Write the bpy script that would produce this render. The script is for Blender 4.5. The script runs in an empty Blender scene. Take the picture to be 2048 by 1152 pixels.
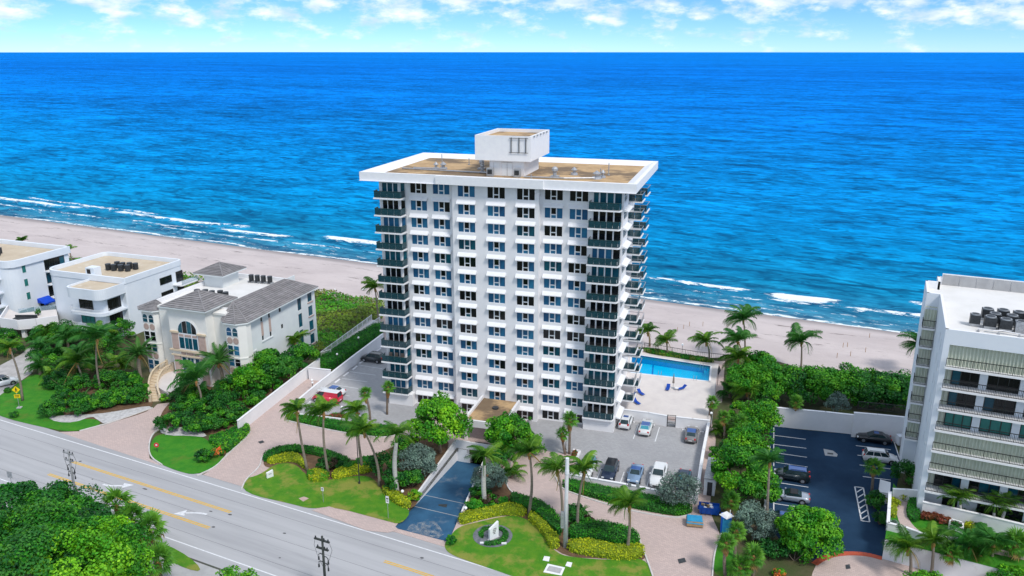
import bpy, math, random
import numpy as np
from mathutils import Vector, Matrix, geometry
# ------------------------------------------------------------------ camera, light, exposure
scene = bpy.context.scene
FPX, HCAM = 1600.0, 55.0                      # focal length in pixels of a 2048 px wide frame, camera height in metres
PITCH = math.atan(473 / FPX)
cam_d = bpy.data.cameras.new('camera')
cam_d.sensor_width = 36; cam_d.lens = 36 * FPX / 2048
cam_d.clip_start = 1; cam_d.clip_end = 120000
cam = bpy.data.objects.new('camera', cam_d)
cam.location = (0, 0, HCAM); cam.rotation_euler = (math.pi / 2 - PITCH, 0, 0)
scene.collection.objects.link(cam); scene.camera = cam

SUN_EL, SUN_AZ = math.radians(52), math.radians(142)     # azimuth clockwise from +Y: sun stands to the right, a little behind the camera
world = bpy.data.worlds.new('World'); scene.world = world; world.use_nodes = True
wn, wl = world.node_tree.nodes, world.node_tree.links
wn.clear()
def wnode(t, **k):
    n = wn.new(t)
    for a, b in k.items(): setattr(n, a, b)
    return n
sky = wnode('ShaderNodeTexSky', sky_type='NISHITA', sun_disc=False, sun_elevation=SUN_EL, sun_rotation=SUN_AZ,
            altitude=20, air_density=0.55, dust_density=0.0, ozone_density=6.0)
sat = wnode('ShaderNodeHueSaturation'); sat.inputs['Saturation'].default_value = 1.12
sat.inputs['Value'].default_value = 1.0
tint = wnode('ShaderNodeMixRGB', blend_type='MULTIPLY'); tint.inputs['Fac'].default_value = 1.0; tint.inputs[2].default_value = (0.78, 0.915, 1.05, 1)
wl.new(sky.outputs[0], tint.inputs[1]); wl.new(tint.outputs[0], sat.inputs['Color'])
tc = wnode('ShaderNodeTexCoord'); sep = wnode('ShaderNodeSeparateXYZ'); wl.new(tc.outputs['Generated'], sep.inputs[0])
def wmath(op, a, b=None):
    n = wnode('ShaderNodeMath', operation=op)
    for i, q in enumerate((a, b)):
        if q is None: continue
        if isinstance(q, (int, float)): n.inputs[i].default_value = q
        else: wl.new(q, n.inputs[i])
    return n.outputs[0]
az = wmath('ARCTAN2', sep.outputs[0], sep.outputs[1]); el = wmath('ARCSINE', sep.outputs[2])
comb = wnode('ShaderNodeCombineXYZ'); wl.new(wmath('MULTIPLY', az, 19.0), comb.inputs[0]); wl.new(wmath('MULTIPLY', el, 42.0), comb.inputs[1])
nz = wnode('ShaderNodeTexNoise'); nz.inputs['Scale'].default_value = 1.0; nz.inputs['Detail'].default_value = 10; nz.inputs['Roughness'].default_value = 0.6
wl.new(comb.outputs[0], nz.inputs['Vector'])
rise = wnode('ShaderNodeMapRange'); rise.inputs['From Min'].default_value = 0.008; rise.inputs['From Max'].default_value = 0.075
rise.inputs['To Min'].default_value = -0.10; rise.inputs['To Max'].default_value = 0.09
wl.new(el, rise.inputs['Value'])
cov = wnode('ShaderNodeMapRange', interpolation_type='SMOOTHSTEP'); cov.inputs['From Min'].default_value = 0.42; cov.inputs['From Max'].default_value = 0.64
wl.new(wmath('ADD', nz.outputs['Fac'], rise.outputs[0]), cov.inputs['Value'])
nz2 = wnode('ShaderNodeTexNoise'); nz2.inputs['Scale'].default_value = 1.6; nz2.inputs['Detail'].default_value = 5
comb2 = wnode('ShaderNodeCombineXYZ'); wl.new(wmath('MULTIPLY', az, 16.0), comb2.inputs[0]); wl.new(wmath('MULTIPLY', wmath('ADD', el, 0.012), 50.0), comb2.inputs[1])
wl.new(comb2.outputs[0], nz2.inputs['Vector'])
ccol = wnode('ShaderNodeValToRGB')
ccol.color_ramp.elements[0].position = 0.36; ccol.color_ramp.elements[0].color = (8.3, 8.5, 8.9, 1)
ccol.color_ramp.elements[1].position = 0.62; ccol.color_ramp.elements[1].color = (4.7, 5.9, 7.2, 1)
wl.new(nz2.outputs['Fac'], ccol.inputs['Fac'])
mixc = wnode('ShaderNodeMixRGB'); wl.new(wmath('MULTIPLY', cov.outputs[0], 0.85), mixc.inputs['Fac']); wl.new(sat.outputs[0], mixc.inputs[1]); wl.new(ccol.outputs[0], mixc.inputs[2])
bg = wnode('ShaderNodeBackground'); bg.inputs['Strength'].default_value = 0.108; wl.new(mixc.outputs[0], bg.inputs['Color'])
wo = wnode('ShaderNodeOutputWorld'); wl.new(bg.outputs[0], wo.inputs['Surface'])

sun_d = bpy.data.lights.new('sun', 'SUN'); sun_d.energy = 2.0; sun_d.angle = math.radians(12); sun_d.color = (1.0, 0.955, 0.89)
sun = bpy.data.objects.new('sun', sun_d); scene.collection.objects.link(sun)
sdir = Vector((math.sin(SUN_AZ) * math.cos(SUN_EL), math.cos(SUN_AZ) * math.cos(SUN_EL), math.sin(SUN_EL)))
sun.rotation_euler = sdir.to_track_quat('Z', 'Y').to_euler(); sun.location = sdir * 200
vs = scene.view_settings
vs.view_transform = 'Standard'; vs.look = 'None'; vs.gamma = 1.0; vs.use_curve_mapping = False; vs.exposure = 0.42
scene.cycles.max_bounces = 6; scene.cycles.transparent_max_bounces = 10
# ------------------------------------------------------------------ survey: photo readings to ground positions
cP, sP = math.cos(PITCH), math.sin(PITCH)
SHEET = dict(s=(0, 0, 1), a=(0, 720, 2.667), b=(540, 740, 2.796), c=(0, 460, 3.2), d=(880, 800, 3.272), e=(1400, 540, 3.160), f=(1400, 800, 3.160),
             g=(600, 620, 4.8), h=(1160, 600, 4.113), i=(1100, 800, 5.235), j=(1700, 980, 5.885), k=(1740, 860, 5.76), m=(260, 520, 4.8), n=(0, 460, 4.8),
             o=(700, 240, 3.2))
def px(sh, x, y):
    ox, oy, k = SHEET[sh]; return ox + x / k, oy + y / k
def ray(u, v):
    x = (u - 1024) / FPX; y = -(v - 576) / FPX
    return x, cP + y * sP, -sP + y * cP
def G(sh, x, y, z=0.0):
    """world point seen at a reading of the survey sheet, at height z"""
    d = ray(*px(sh, x, y)); t = (z - HCAM) / d[2]
    return Vector((d[0] * t, d[1] * t, z))
def GY(sh, x, y, Y):
    d = ray(*px(sh, x, y)); t = Y / d[1]
    return Vector((d[0] * t, Y, HCAM + d[2] * t))
def GP(sh, pts, z=0.0): return [G(sh, x, y, z).xy.copy() for x, y in pts]
def smooth(pts, n=3, closed=True):
    for _ in range(n):
        q = []; m = len(pts)
        for i in range(m if closed else m - 1):
            a, b = pts[i], pts[(i + 1) % m]
            q += [a * .75 + b * .25, a * .25 + b * .75]
        pts = q if closed else [pts[0]] + q + [pts[-1]]
    return pts
# ------------------------------------------------------------------ objects
COL = scene.collection
def tag(o, label=None, cat=None, group=None, kind=None):
    if label: o['label'] = label
    if cat: o['category'] = cat
    if group: o['group'] = group
    if kind: o['kind'] = kind
    return o
def empty(name, loc=(0, 0, 0), rz=0.0, label=None, cat=None, group=None):
    o = bpy.data.objects.new(name, None); COL.objects.link(o); o.empty_display_size = .2
    o.location = loc; o.rotation_euler = (0, 0, rz)
    return tag(o, label, cat, group)
def inst(name, mesh, parent=None, loc=(0, 0, 0), rot=(0, 0, 0), sc=1.0):
    o = bpy.data.objects.new(name, mesh); COL.objects.link(o); o.parent = parent
    o.location = loc; o.rotation_euler = rot
    o.scale = (sc, sc, sc) if isinstance(sc, (int, float)) else sc
    return o
class MB:
    def __init__(s): s.v = []; s.f = []; s.m = []
    def add(s, vs, fs, mi=0):
        k = len(s.v); s.v += [tuple(p) for p in vs]; s.f += [tuple(i + k for i in f) for f in fs]; s.m += [mi] * len(fs); return s
    def box(s, x0, y0, z0, x1, y1, z1, mi=0):
        return s.add([(x0, y0, z0), (x1, y0, z0), (x1, y1, z0), (x0, y1, z0), (x0, y0, z1), (x1, y0, z1), (x1, y1, z1), (x0, y1, z1)],
                     [(0, 3, 2, 1), (4, 5, 6, 7), (0, 1, 5, 4), (1, 2, 6, 5), (2, 3, 7, 6), (3, 0, 4, 7)], mi)
    def bar(s, a, b, w, h, mi=0):
        """square bar from a to b, w wide sideways and h high"""
        a, b = Vector(a), Vector(b); d = (b - a).normalized(); up = Vector((0, 0, 1))
        if abs(d.z) > .95: up = Vector((0, 1, 0))
        sd = d.cross(up).normalized() * w / 2; u = sd.cross(d).normalized() * h / 2
        vs = [p + i * sd + j * u for p in (a, b) for i, j in ((-1, -1), (1, -1), (1, 1), (-1, 1))]
        return s.add(vs, [(0, 1, 2, 3), (7, 6, 5, 4), (0, 4, 5, 1), (1, 5, 6, 2), (2, 6, 7, 3), (3, 7, 4, 0)], mi)
    def prism(s, poly, z0, z1, mi=0, ti=None, cap=True):
        n = len(poly); k = len(s.v)
        a = sum(poly[i][0] * poly[(i + 1) % n][1] - poly[(i + 1) % n][0] * poly[i][1] for i in range(n))
        if a < 0: poly = list(poly)[::-1]
        s.v += [(p[0], p[1], z0) for p in poly] + [(p[0], p[1], z1) for p in poly]
        for i in range(n):
            j = (i + 1) % n; s.f.append((k + i, k + j, k + n + j, k + n + i)); s.m.append(mi)
        if cap:
            s.f.append(tuple(range(k + n, k + 2 * n))); s.m.append(mi if ti is None else ti)
            s.f.append(tuple(range(k + n - 1, k - 1, -1))); s.m.append(mi)
        return s
    def tube(s, pts, rad, n=8, mi=0, cap=True):
        pts = [Vector(p) for p in pts]; k = len(s.v); m = len(pts)
        if isinstance(rad, (int, float)): rad = [rad] * m
        for i, p in enumerate(pts):
            d = (pts[min(i + 1, m - 1)] - pts[max(i - 1, 0)]).normalized()
            up = Vector((0, 0, 1)) if abs(d.z) < .9 else Vector((1, 0, 0))
            a = d.cross(up).normalized(); b = d.cross(a).normalized()
            for j in range(n):
                t = 2 * math.pi * j / n; s.v.append(tuple(p + (a * math.cos(t) + b * math.sin(t)) * rad[i]))
        for i in range(m - 1):
            for j in range(n):
                q = (j + 1) % n
                s.f.append((k + i * n + j, k + (i + 1) * n + j, k + (i + 1) * n + q, k + i * n + q)); s.m.append(mi)
        if cap:
            s.f.append(tuple(k + j for j in range(n))); s.f.append(tuple(k + (m - 1) * n + j for j in range(n - 1, -1, -1))); s.m += [mi, mi]
        return s
    def cyl(s, x, y, z0, z1, r0, r1=None, n=12, mi=0):
        return s.tube([(x, y, z0), (x, y, z1)], [r0, r0 if r1 is None else r1], n, mi)
    def ball(s, x, y, z, r, mi=0, nu=8, nv=5):
        return s.tube([(x, y, z + r * math.sin(-math.pi / 2 + math.pi * i / nv)) for i in range(nv + 1)], [max(.002, r * math.cos(-math.pi / 2 + math.pi * i / nv)) for i in range(nv + 1)], nu, mi)
    def wall(s, o, ex, w, h, ops=(), depth=.18, mi=0, ri=None):
        """upright wall face from o along ex with openings (x0,z0,x1,z1) and reveals going depth inward (to the left of ex)"""
        o = Vector(o); ex = Vector(ex).normalized(); ez = Vector((0, 0, 1)); ey = ez.cross(ex)
        xs = sorted({0.0, w, *[q for p in ops for q in (p[0], p[2])]}); zs = sorted({0.0, h, *[q for p in ops for q in (p[1], p[3])]})
        P = lambda x, z, d=0: tuple(o + ex * x + ez * z + ey * d)
        idx = {}
        def vi(x, z):
            if (x, z) not in idx: idx[x, z] = len(s.v); s.v.append(P(x, z))
            return idx[x, z]
        for i in range(len(xs) - 1):
            for j in range(len(zs) - 1):
                cx, cz = (xs[i] + xs[i + 1]) / 2, (zs[j] + zs[j + 1]) / 2
                if any(p[0] < cx < p[2] and p[1] < cz < p[3] for p in ops): continue
                s.f.append((vi(xs[i], zs[j]), vi(xs[i + 1], zs[j]), vi(xs[i + 1], zs[j + 1]), vi(xs[i], zs[j + 1]))); s.m.append(mi)
        for x0, z0, x1, z1 in ops:
            q = [(x0, z0), (x1, z0), (x1, z1), (x0, z1)]
            for a, b in zip(q, q[1:] + q[:1]):
                s.add([P(*b), P(*a), P(*a, depth), P(*b, depth)], [(0, 1, 2, 3)], mi if ri is None else ri)
        return s
    def mesh(s, name, mats, smooth=False):
        me = bpy.data.meshes.new(name); me.from_pydata(s.v, [], s.f)
        for m in (mats if isinstance(mats, (list, tuple)) else [mats]): me.materials.append(M[m] if isinstance(m, str) else m)
        me.polygons.foreach_set('material_index', s.m)
        if smooth: me.polygons.foreach_set('use_smooth', [True] * len(s.f))
        me.update(); return me
    def build(s, name, mats, parent=None, smooth=False, loc=(0, 0, 0), rz=0.0):
        return inst(name, s.mesh(name, mats, smooth), parent, loc, (0, 0, rz))
def sheet_obj(name, polys, z, mat, kind='structure', thick=0.0, holes=()):
    """flat sheet from an outline (list of 2D points) with optional holes, thick > 0 gives it a rim"""
    me = bpy.data.meshes.new(name)
    loops = [[Vector((p[0], p[1], 0)) for p in polys]] + [[Vector((p[0], p[1], 0)) for p in h] for h in holes]
    tris = geometry.tessellate_polygon(loops); flat = [p for l in loops for p in l]
    vs = [(p.x, p.y, z) for p in flat]; fs = []
    for t in tris:
        a, b, c = (flat[i] for i in t); cr = (b - a).cross(c - a).z
        if abs(cr) < 1e-9: continue
        fs.append(tuple(t) if cr > 0 else tuple(reversed(t)))
    if thick:
        k = 0
        for l in loops:
            n = len(l); base = len(vs); vs += [(p.x, p.y, z - thick) for p in l]
            for i in range(n): fs.append((k + i, k + (i + 1) % n, base + (i + 1) % n, base + i))
            k += n
    me.from_pydata(vs, [], fs); me.materials.append(M[mat]); me.update()
    o = inst(name, me)
    if kind: o['kind'] = kind
    return o
# ------------------------------------------------------------------ materials
M = {}
def mat(name, col, rough=.7, col2=None, scale=1.0, lo=.4, hi=.65, detail=4, bump=0.0, bscale=None, spec=.4, metal=0.0, alpha=None, coord='Object', stretch=(1, 1, 1),
        island=0.0, objrand=0.0, emit=None, dirt=None, trans=0.0, rot=0.0, coat=0.0):
    m = bpy.data.materials.new(name); m.use_nodes = True; nt = m.node_tree; b = nt.nodes['Principled BSDF']; M[name] = m
    b.inputs['Roughness'].default_value = rough; b.inputs['Specular IOR Level'].default_value = spec; b.inputs['Metallic'].default_value = metal
    if coat: b.inputs['Coat Weight'].default_value = coat; b.inputs['Coat Roughness'].default_value = .06
    L = nt.links.new
    def N(t, **k):
        n = nt.nodes.new(t)
        for a, c in k.items(): setattr(n, a, c)
        return n
    tcn = N('ShaderNodeTexCoord'); mp = N('ShaderNodeMapping', vector_type='TEXTURE'); mp.inputs['Scale'].default_value = tuple(1 / q for q in stretch); mp.inputs['Rotation'].default_value = (0, 0, rot)
    if coord == 'World': geo = N('ShaderNodeNewGeometry'); L(geo.outputs['Position'], mp.inputs['Vector'])
    else: L(tcn.outputs[coord], mp.inputs['Vector'])
    out = None
    if col2 is not None:
        nz = N('ShaderNodeTexNoise'); nz.inputs['Scale'].default_value = scale; nz.inputs['Detail'].default_value = detail; nz.inputs['Roughness'].default_value = .6
        L(mp.outputs[0], nz.inputs['Vector'])
        r = N('ShaderNodeValToRGB'); e = r.color_ramp.elements
        e[0].position = lo; e[0].color = (*col, 1); e[1].position = hi; e[1].color = (*col2, 1)
        L(nz.outputs['Fac'], r.inputs['Fac']); out = r.outputs[0]
    if dirt:                                    # (colour, scale, threshold, strength): stains with a shape of their own
        nz = N('ShaderNodeTexNoise'); nz.inputs['Scale'].default_value = dirt[1]; nz.inputs['Detail'].default_value = 7; nz.inputs['Roughness'].default_value = .65
        L(mp.outputs[0], nz.inputs['Vector'])
        r = N('ShaderNodeMapRange', interpolation_type='SMOOTHSTEP'); r.inputs['From Min'].default_value = dirt[2]; r.inputs['From Max'].default_value = dirt[2] + .13; r.inputs['To Max'].default_value = dirt[3]
        L(nz.outputs['Fac'], r.inputs['Value'])
        mx = N('ShaderNodeMixRGB'); L(r.outputs[0], mx.inputs['Fac']); mx.inputs[2].default_value = (*dirt[0], 1)
        if out: L(out, mx.inputs[1])
        else: mx.inputs[1].default_value = (*col, 1)
        out = mx.outputs[0]
    if island or objrand:
        hs = N('ShaderNodeHueSaturation'); sm = N('ShaderNodeMath', operation='ADD'); sm.inputs[0].default_value = 0; sm.inputs[1].default_value = 0
        for k, (amt, nd, sock) in enumerate(((island, 'ShaderNodeNewGeometry', 'Random Per Island'), (objrand, 'ShaderNodeObjectInfo', 'Random'))):
            if amt:
                g = N(nd); r = N('ShaderNodeMapRange'); r.inputs['To Min'].default_value = -amt; r.inputs['To Max'].default_value = amt
                L(g.outputs[sock], r.inputs['Value']); L(r.outputs[0], sm.inputs[k])
        at_ = N('ShaderNodeAttribute', attribute_name='tint'); s2 = N('ShaderNodeMath', operation='ADD'); L(sm.outputs[0], s2.inputs[0]); L(at_.outputs['Fac'], s2.inputs[1]); sm = s2
        ad = N('ShaderNodeMath', operation='ADD'); ad.inputs[1].default_value = 1; L(sm.outputs[0], ad.inputs[0]); L(ad.outputs[0], hs.inputs['Value'])
        hu = N('ShaderNodeMath', operation='MULTIPLY_ADD'); hu.inputs[1].default_value = -.045; hu.inputs[2].default_value = .5; L(sm.outputs[0], hu.inputs[0]); L(hu.outputs[0], hs.inputs['Hue'])
        if out: L(out, hs.inputs['Color'])
        else: hs.inputs['Color'].default_value = (*col, 1)
        out = hs.outputs[0]
    if out: L(out, b.inputs['Base Color'])
    else: b.inputs['Base Color'].default_value = (*col, 1)
    if bump:
        nb = N('ShaderNodeTexNoise'); nb.inputs['Scale'].default_value = bscale or scale * 6; nb.inputs['Detail'].default_value = 6
        L(mp.outputs[0], nb.inputs['Vector'])
        bp = N('ShaderNodeBump'); bp.inputs['Strength'].default_value = bump; bp.inputs['Distance'].default_value = .1
        L(nb.outputs['Fac'], bp.inputs['Height']); L(bp.outputs[0], b.inputs['Normal'])
    if alpha is not None: b.inputs['Alpha'].default_value = alpha
    if trans:
        tr = N('ShaderNodeBsdfTranslucent'); mx = N('ShaderNodeMixShader'); mx.inputs[0].default_value = trans
        if out: L(out, tr.inputs['Color'])
        else: tr.inputs['Color'].default_value = (*col, 1)
        L(b.outputs[0], mx.inputs[1]); L(tr.outputs[0], mx.inputs[2]); L(mx.outputs[0], nt.nodes['Material Output'].inputs['Surface'])
    if emit: b.inputs['Emission Color'].default_value = (*emit[0], 1); b.inputs['Emission Strength'].default_value = emit[1]
    return m
W_ = 'World'
mat('white_stucco', (.80, .79, .80), .85, (.74, .735, .75), .35, bump=.05, bscale=6, dirt=((.62, .60, .60), .22, .62, .35))
mat('white_paint', (.82, .82, .83), .6, (.78, .78, .80), 1.5, dirt=((.60, .58, .56), .8, .66, .3))
mat('cool_white', (.74, .78, .83), .8, (.69, .74, .80), .3, bump=.05, bscale=6, dirt=((.58, .60, .64), .3, .6, .4))
mat('cream_stucco', (.80, .785, .745), .85, (.76, .74, .70), .4, bump=.05, bscale=6, dirt=((.56, .52, .46), .3, .62, .4))
mat('pale_stucco', (.70, .73, .73), .85, (.65, .68, .69), .4, bump=.05, bscale=6, dirt=((.55, .56, .56), .3, .62, .3))
mat('pink_stone', (.50, .37, .32), .8, (.43, .31, .27), 2, bump=.1)
mat('cream_stone', (.66, .55, .40), .8, (.58, .47, .34), 2, bump=.1)
mat('gravel_roof', (.52, .355, .19), .95, (.40, .26, .135), .5, bump=.35, bscale=9, dirt=((.12, .088, .062), .13, .465, .8), detail=8)
mat('tan_roof', (.56, .475, .36), .95, (.50, .41, .30), .3, bump=.2, bscale=8, dirt=((.66, .60, .52), .25, .58, .7))
mat('white_roof', (.72, .71, .70), .9, (.66, .65, .63), .3, bump=.08, bscale=5, dirt=((.50, .47, .40), .25, .6, .5))
mat('roof_tile', (.215, .205, .208), .85, (.285, .270, .272), .9, bump=.3, bscale=8, island=.12)
mat('soffit', (.70, .70, .72), .8)
mat('frame_white', (.74, .76, .78), .45)
mat('frame_dark', (.02, .025, .025), .5)
mat('pane_blue', (.018, .110, .22), .2, (.028, .145, .28), .7, spec=.35, objrand=.25)
mat('pane_teal', (.006, .065, .10), .15, (.010, .095, .14), .7, spec=.5, objrand=.25)
mat('pane_dark', (.004, .005, .007), .08, (.010, .013, .016), .9, spec=.45)
mat('pane_green', (.02, .16, .14), .2, (.03, .20, .18), .5, spec=.4)
mat('balcony_glass', (.010, .050, .068), .1, (.016, .072, .092), .8, spec=.5, alpha=.9)
mat('clear_glass', (.30, .42, .50), .1, spec=.5, alpha=.35)
mat('rail_green', (.03, .07, .075), .4, spec=.4)
mat('rail_black', (.015, .017, .018), .5)
mat('shutter', (.60, .63, .52), .7, (.54, .58, .48), 1.2, objrand=.05)
mat('shutter_cream', (.60, .62, .52), .6, (.55, .57, .48), 1.2)
mat('awning_blue', (.0, .06, .55), .6, (.0, .05, .46), 2)
mat('metal', (.45, .46, .48), .4, (.36, .37, .39), 3, metal=.6)
mat('galv', (.42, .44, .46), .45, (.30, .31, .33), 4, metal=.4)
mat('dark_metal', (.03, .035, .04), .45, (.05, .055, .06), 3)
mat('ac_black', (.018, .022, .026), .5, (.035, .04, .045), 4)
mat('concrete', (.42, .42, .42), .9, (.36, .36, .365), .8, bump=.1, bscale=10)
mat('kerb', (.62, .60, .58), .85, (.52, .50, .48), 1.2, coord=W_)
mat('pole_concrete', (.50, .52, .52), .8, (.44, .46, .46), 2)
mat('wood_pole', (.030, .038, .036), .85, (.055, .062, .058), 4, stretch=(1, 1, .1))
mat('weathered_pole', (.25, .26, .27), .85, (.33, .34, .35), 4, stretch=(1, 1, .1))
mat('sign_yellow', (.85, .62, .0), .5)
mat('sign_black', (.01, .01, .01), .5)
mat('sign_red', (.62, .03, .05), .5)
mat('globe', (.85, .86, .88), .25, emit=((1, .98, .95), .05))
mat('deck_paver', (.68, .63, .60), .85, (.62, .57, .55), .5, bump=.08, bscale=5, coord=W_)
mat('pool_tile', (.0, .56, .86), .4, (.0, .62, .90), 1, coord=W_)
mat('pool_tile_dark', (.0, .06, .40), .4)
mat('blue_canvas', (.0, .05, .36), .7, (.0, .065, .42), 3)
mat('umbrella_cloth', (.22, .19, .17), .8, (.28, .24, .21), 4)
mat('dumpster_blue', (.0, .07, .38), .5, (.0, .09, .45), 2, dirt=((.08, .06, .05), 2, .6, .7))
mat('tarp_blue', (.02, .25, .48), .6, (.03, .32, .55), 2)
mat('cardboard', (.34, .22, .11), .9, (.42, .29, .16), 3)
mat('mulch', (.11, .065, .035), .95, (.17, .10, .055), 1.5, bump=.5, bscale=6, coord=W_)
mat('red_mulch', (.30, .08, .035), .95, (.36, .12, .05), 1.5, bump=.5, bscale=6, coord=W_)
mat('white_gravel', (.55, .54, .54), .95, (.40, .39, .39), 1.6, bump=.6, bscale=7, coord=W_)
mat('dark_gravel', (.12, .13, .15), .95, (.19, .20, .22), 2, bump=.5, bscale=8, coord=W_)
mat('lawn', (.050, .200, .005), .95, (.100, .240, .008), .7, bump=.9, bscale=5, coord=W_, dirt=((.27, .25, .05), .24, .48, .72), detail=10)
mat('lawn_lush', (.026, .190, .006), .95, (.052, .230, .008), .7, bump=.8, bscale=5, coord=W_, dirt=((.12, .17, .02), .25, .52, .55), detail=10)
mat('soil', (.055, .075, .022), .95, (.10, .085, .045), .35, bump=.5, bscale=3, coord=W_)
# vegetation
def leafmat(name, c, c2, sc=.5, island=.33, objr=.12, rough=.55): mat(name, c, rough, c2, sc, lo=.35, hi=.65, island=island, objrand=objr, spec=.3, trans=.22, coord='Object')
leafmat('leaf_green', (.031, .226, .011), (.081, .323, .013))
leafmat('leaf_bright', (.067, .348, .009), (.161, .433, .013))
leafmat('leaf_dark', (.011, .122, .015), (.028, .183, .018))
leafmat('leaf_silver', (.125, .205, .165), (.175, .255, .210), island=.3)
leafmat('leaf_yellow', (.42, .47, .010), (.28, .40, .012), 1.4, island=.28)
leafmat('leaf_hedge', (.020, .213, .011), (.042, .287, .011), 1.0, island=.28)
leafmat('leaf_red', (.20, .05, .03), (.28, .10, .03), 1.5)
leafmat('leaf_bronze', (.05, .035, .022), (.09, .06, .03), 1.2)
leafmat('flower', (.75, .16, .06), (.80, .30, .04), 2.0)
leafmat('dune_leaf', (.105, .230, .016), (.170, .240, .028), .15)
leafmat('dune_grass', (.20, .22, .05), (.13, .20, .035), .2)
leafmat('frond_coco', (.042, .183, .013), (.140, .262, .017), .6, island=.25, objr=.5)
leafmat('frond_dark', (.020, .144, .020), (.056, .207, .022), .6, island=.22, objr=.25)
leafmat('frond_date', (.048, .183, .035), (.081, .238, .040), .6, island=.2, objr=.25)
leafmat('frond_sabal', (.048, .207, .018), (.098, .275, .020), .6, island=.22, objr=.3)
leafmat('frond_dead', (.26, .17, .05), (.32, .24, .07), .8)
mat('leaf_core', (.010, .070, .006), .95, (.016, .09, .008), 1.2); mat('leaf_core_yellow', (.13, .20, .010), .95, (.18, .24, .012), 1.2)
mat('bark', (.17, .13, .10), .9, (.24, .19, .15), 3, bump=.4, bscale=9)
mat('palm_bark', (.20, .165, .13), .9, (.29, .245, .20), 2, stretch=(.3, .3, 5), bump=.5, bscale=5)
mat('palm_white', (.42, .41, .38), .85, (.52, .51, .48), 1.5, stretch=(.3, .3, 4), bump=.2, bscale=5)
mat('palm_boot', (.30, .15, .05), .95, (.40, .22, .08), 5, bump=.6)
mat('crownshaft', (.10, .24, .03), .5, (.13, .29, .04), 2)
# surfaces
mat('asphalt_road', (.425, .425, .438), .95, (.335, .336, .350), .55, bump=.15, bscale=14, coord=W_, detail=9, stretch=(.05, 1, 1), rot=math.radians(-25.8), dirt=((.27, .27, .28), .9, .60, .6), lo=.38, hi=.68)
mat('asphalt_blue', (.010, .032, .070), .9, (.018, .050, .100), .16, bump=.12, bscale=16, coord=W_, detail=8, dirt=((.030, .065, .115), .11, .53, .8), spec=.15)
mat('ramp_blue', (.018, .080, .165), .85, (.030, .115, .22), .35, bump=.12, bscale=16, coord=W_, detail=8, dirt=((.20, .24, .28), .20, .56, .75))
mat('line_white', (.72, .73, .75), .7, (.60, .61, .63), 3, coord=W_)
mat('line_yellow', (.74, .44, .02), .7, (.62, .37, .03), 3, coord=W_)
mat('patch_dark', (.09, .09, .095), .9)
mat('red_kerb', (.52, .10, .05), .85, (.42, .08, .045), 1.5, coord=W_)
mat('path_grey', (.46, .44, .43), .9, (.36, .345, .335), .8, bump=.2, bscale=5, coord=W_)
def paver(name, c1, c2, mortar, th, bw=.42, stain=(.2, .15, .13)):
    m = mat(name, c1, .9); nt = m.node_tree; b = nt.nodes['Principled BSDF']; L = nt.links.new
    geo = nt.nodes.new('ShaderNodeNewGeometry'); mp = nt.nodes.new('ShaderNodeMapping'); mp.inputs['Rotation'].default_value = (0, 0, th); L(geo.outputs['Position'], mp.inputs['Vector'])
    br = nt.nodes.new('ShaderNodeTexBrick'); br.inputs['Scale'].default_value = 1; br.inputs['Brick Width'].default_value = bw; br.inputs['Row Height'].default_value = bw * .52
    br.inputs['Mortar Size'].default_value = .018; br.inputs['Color1'].default_value = (*c1, 1); br.inputs['Color2'].default_value = (*c2, 1); br.inputs['Mortar'].default_value = (*mortar, 1)
    L(mp.outputs[0], br.inputs['Vector'])
    nz = nt.nodes.new('ShaderNodeTexNoise'); nz.inputs['Scale'].default_value = .13; nz.inputs['Detail'].default_value = 9; nz.inputs['Roughness'].default_value = .68; L(mp.outputs[0], nz.inputs['Vector'])
    r = nt.nodes.new('ShaderNodeMapRange'); r.inputs['From Min'].default_value = .45; r.inputs['From Max'].default_value = .72; r.inputs['To Max'].default_value = .75; L(nz.outputs['Fac'], r.inputs['Value'])
    mx = nt.nodes.new('ShaderNodeMixRGB'); L(r.outputs[0], mx.inputs['Fac']); L(br.outputs['Color'], mx.inputs[1]); mx.inputs[2].default_value = (*stain, 1)
    L(mx.outputs[0], b.inputs['Base Color'])
    bp = nt.nodes.new('ShaderNodeBump'); bp.inputs['Strength'].default_value = .3; bp.inputs['Distance'].default_value = .02; L(br.outputs['Fac'], bp.inputs['Height']); bp.invert = True; L(bp.outputs[0], b.inputs['Normal'])
paver('paver_pink', (.58, .455, .415), (.49, .385, .355), (.38, .30, .28), math.radians(16), stain=(.45, .365, .345))
paver('paver_grey', (.42, .42, .43), (.35, .35, .36), (.26, .26, .27), math.radians(16), stain=(.29, .29, .305))
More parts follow.
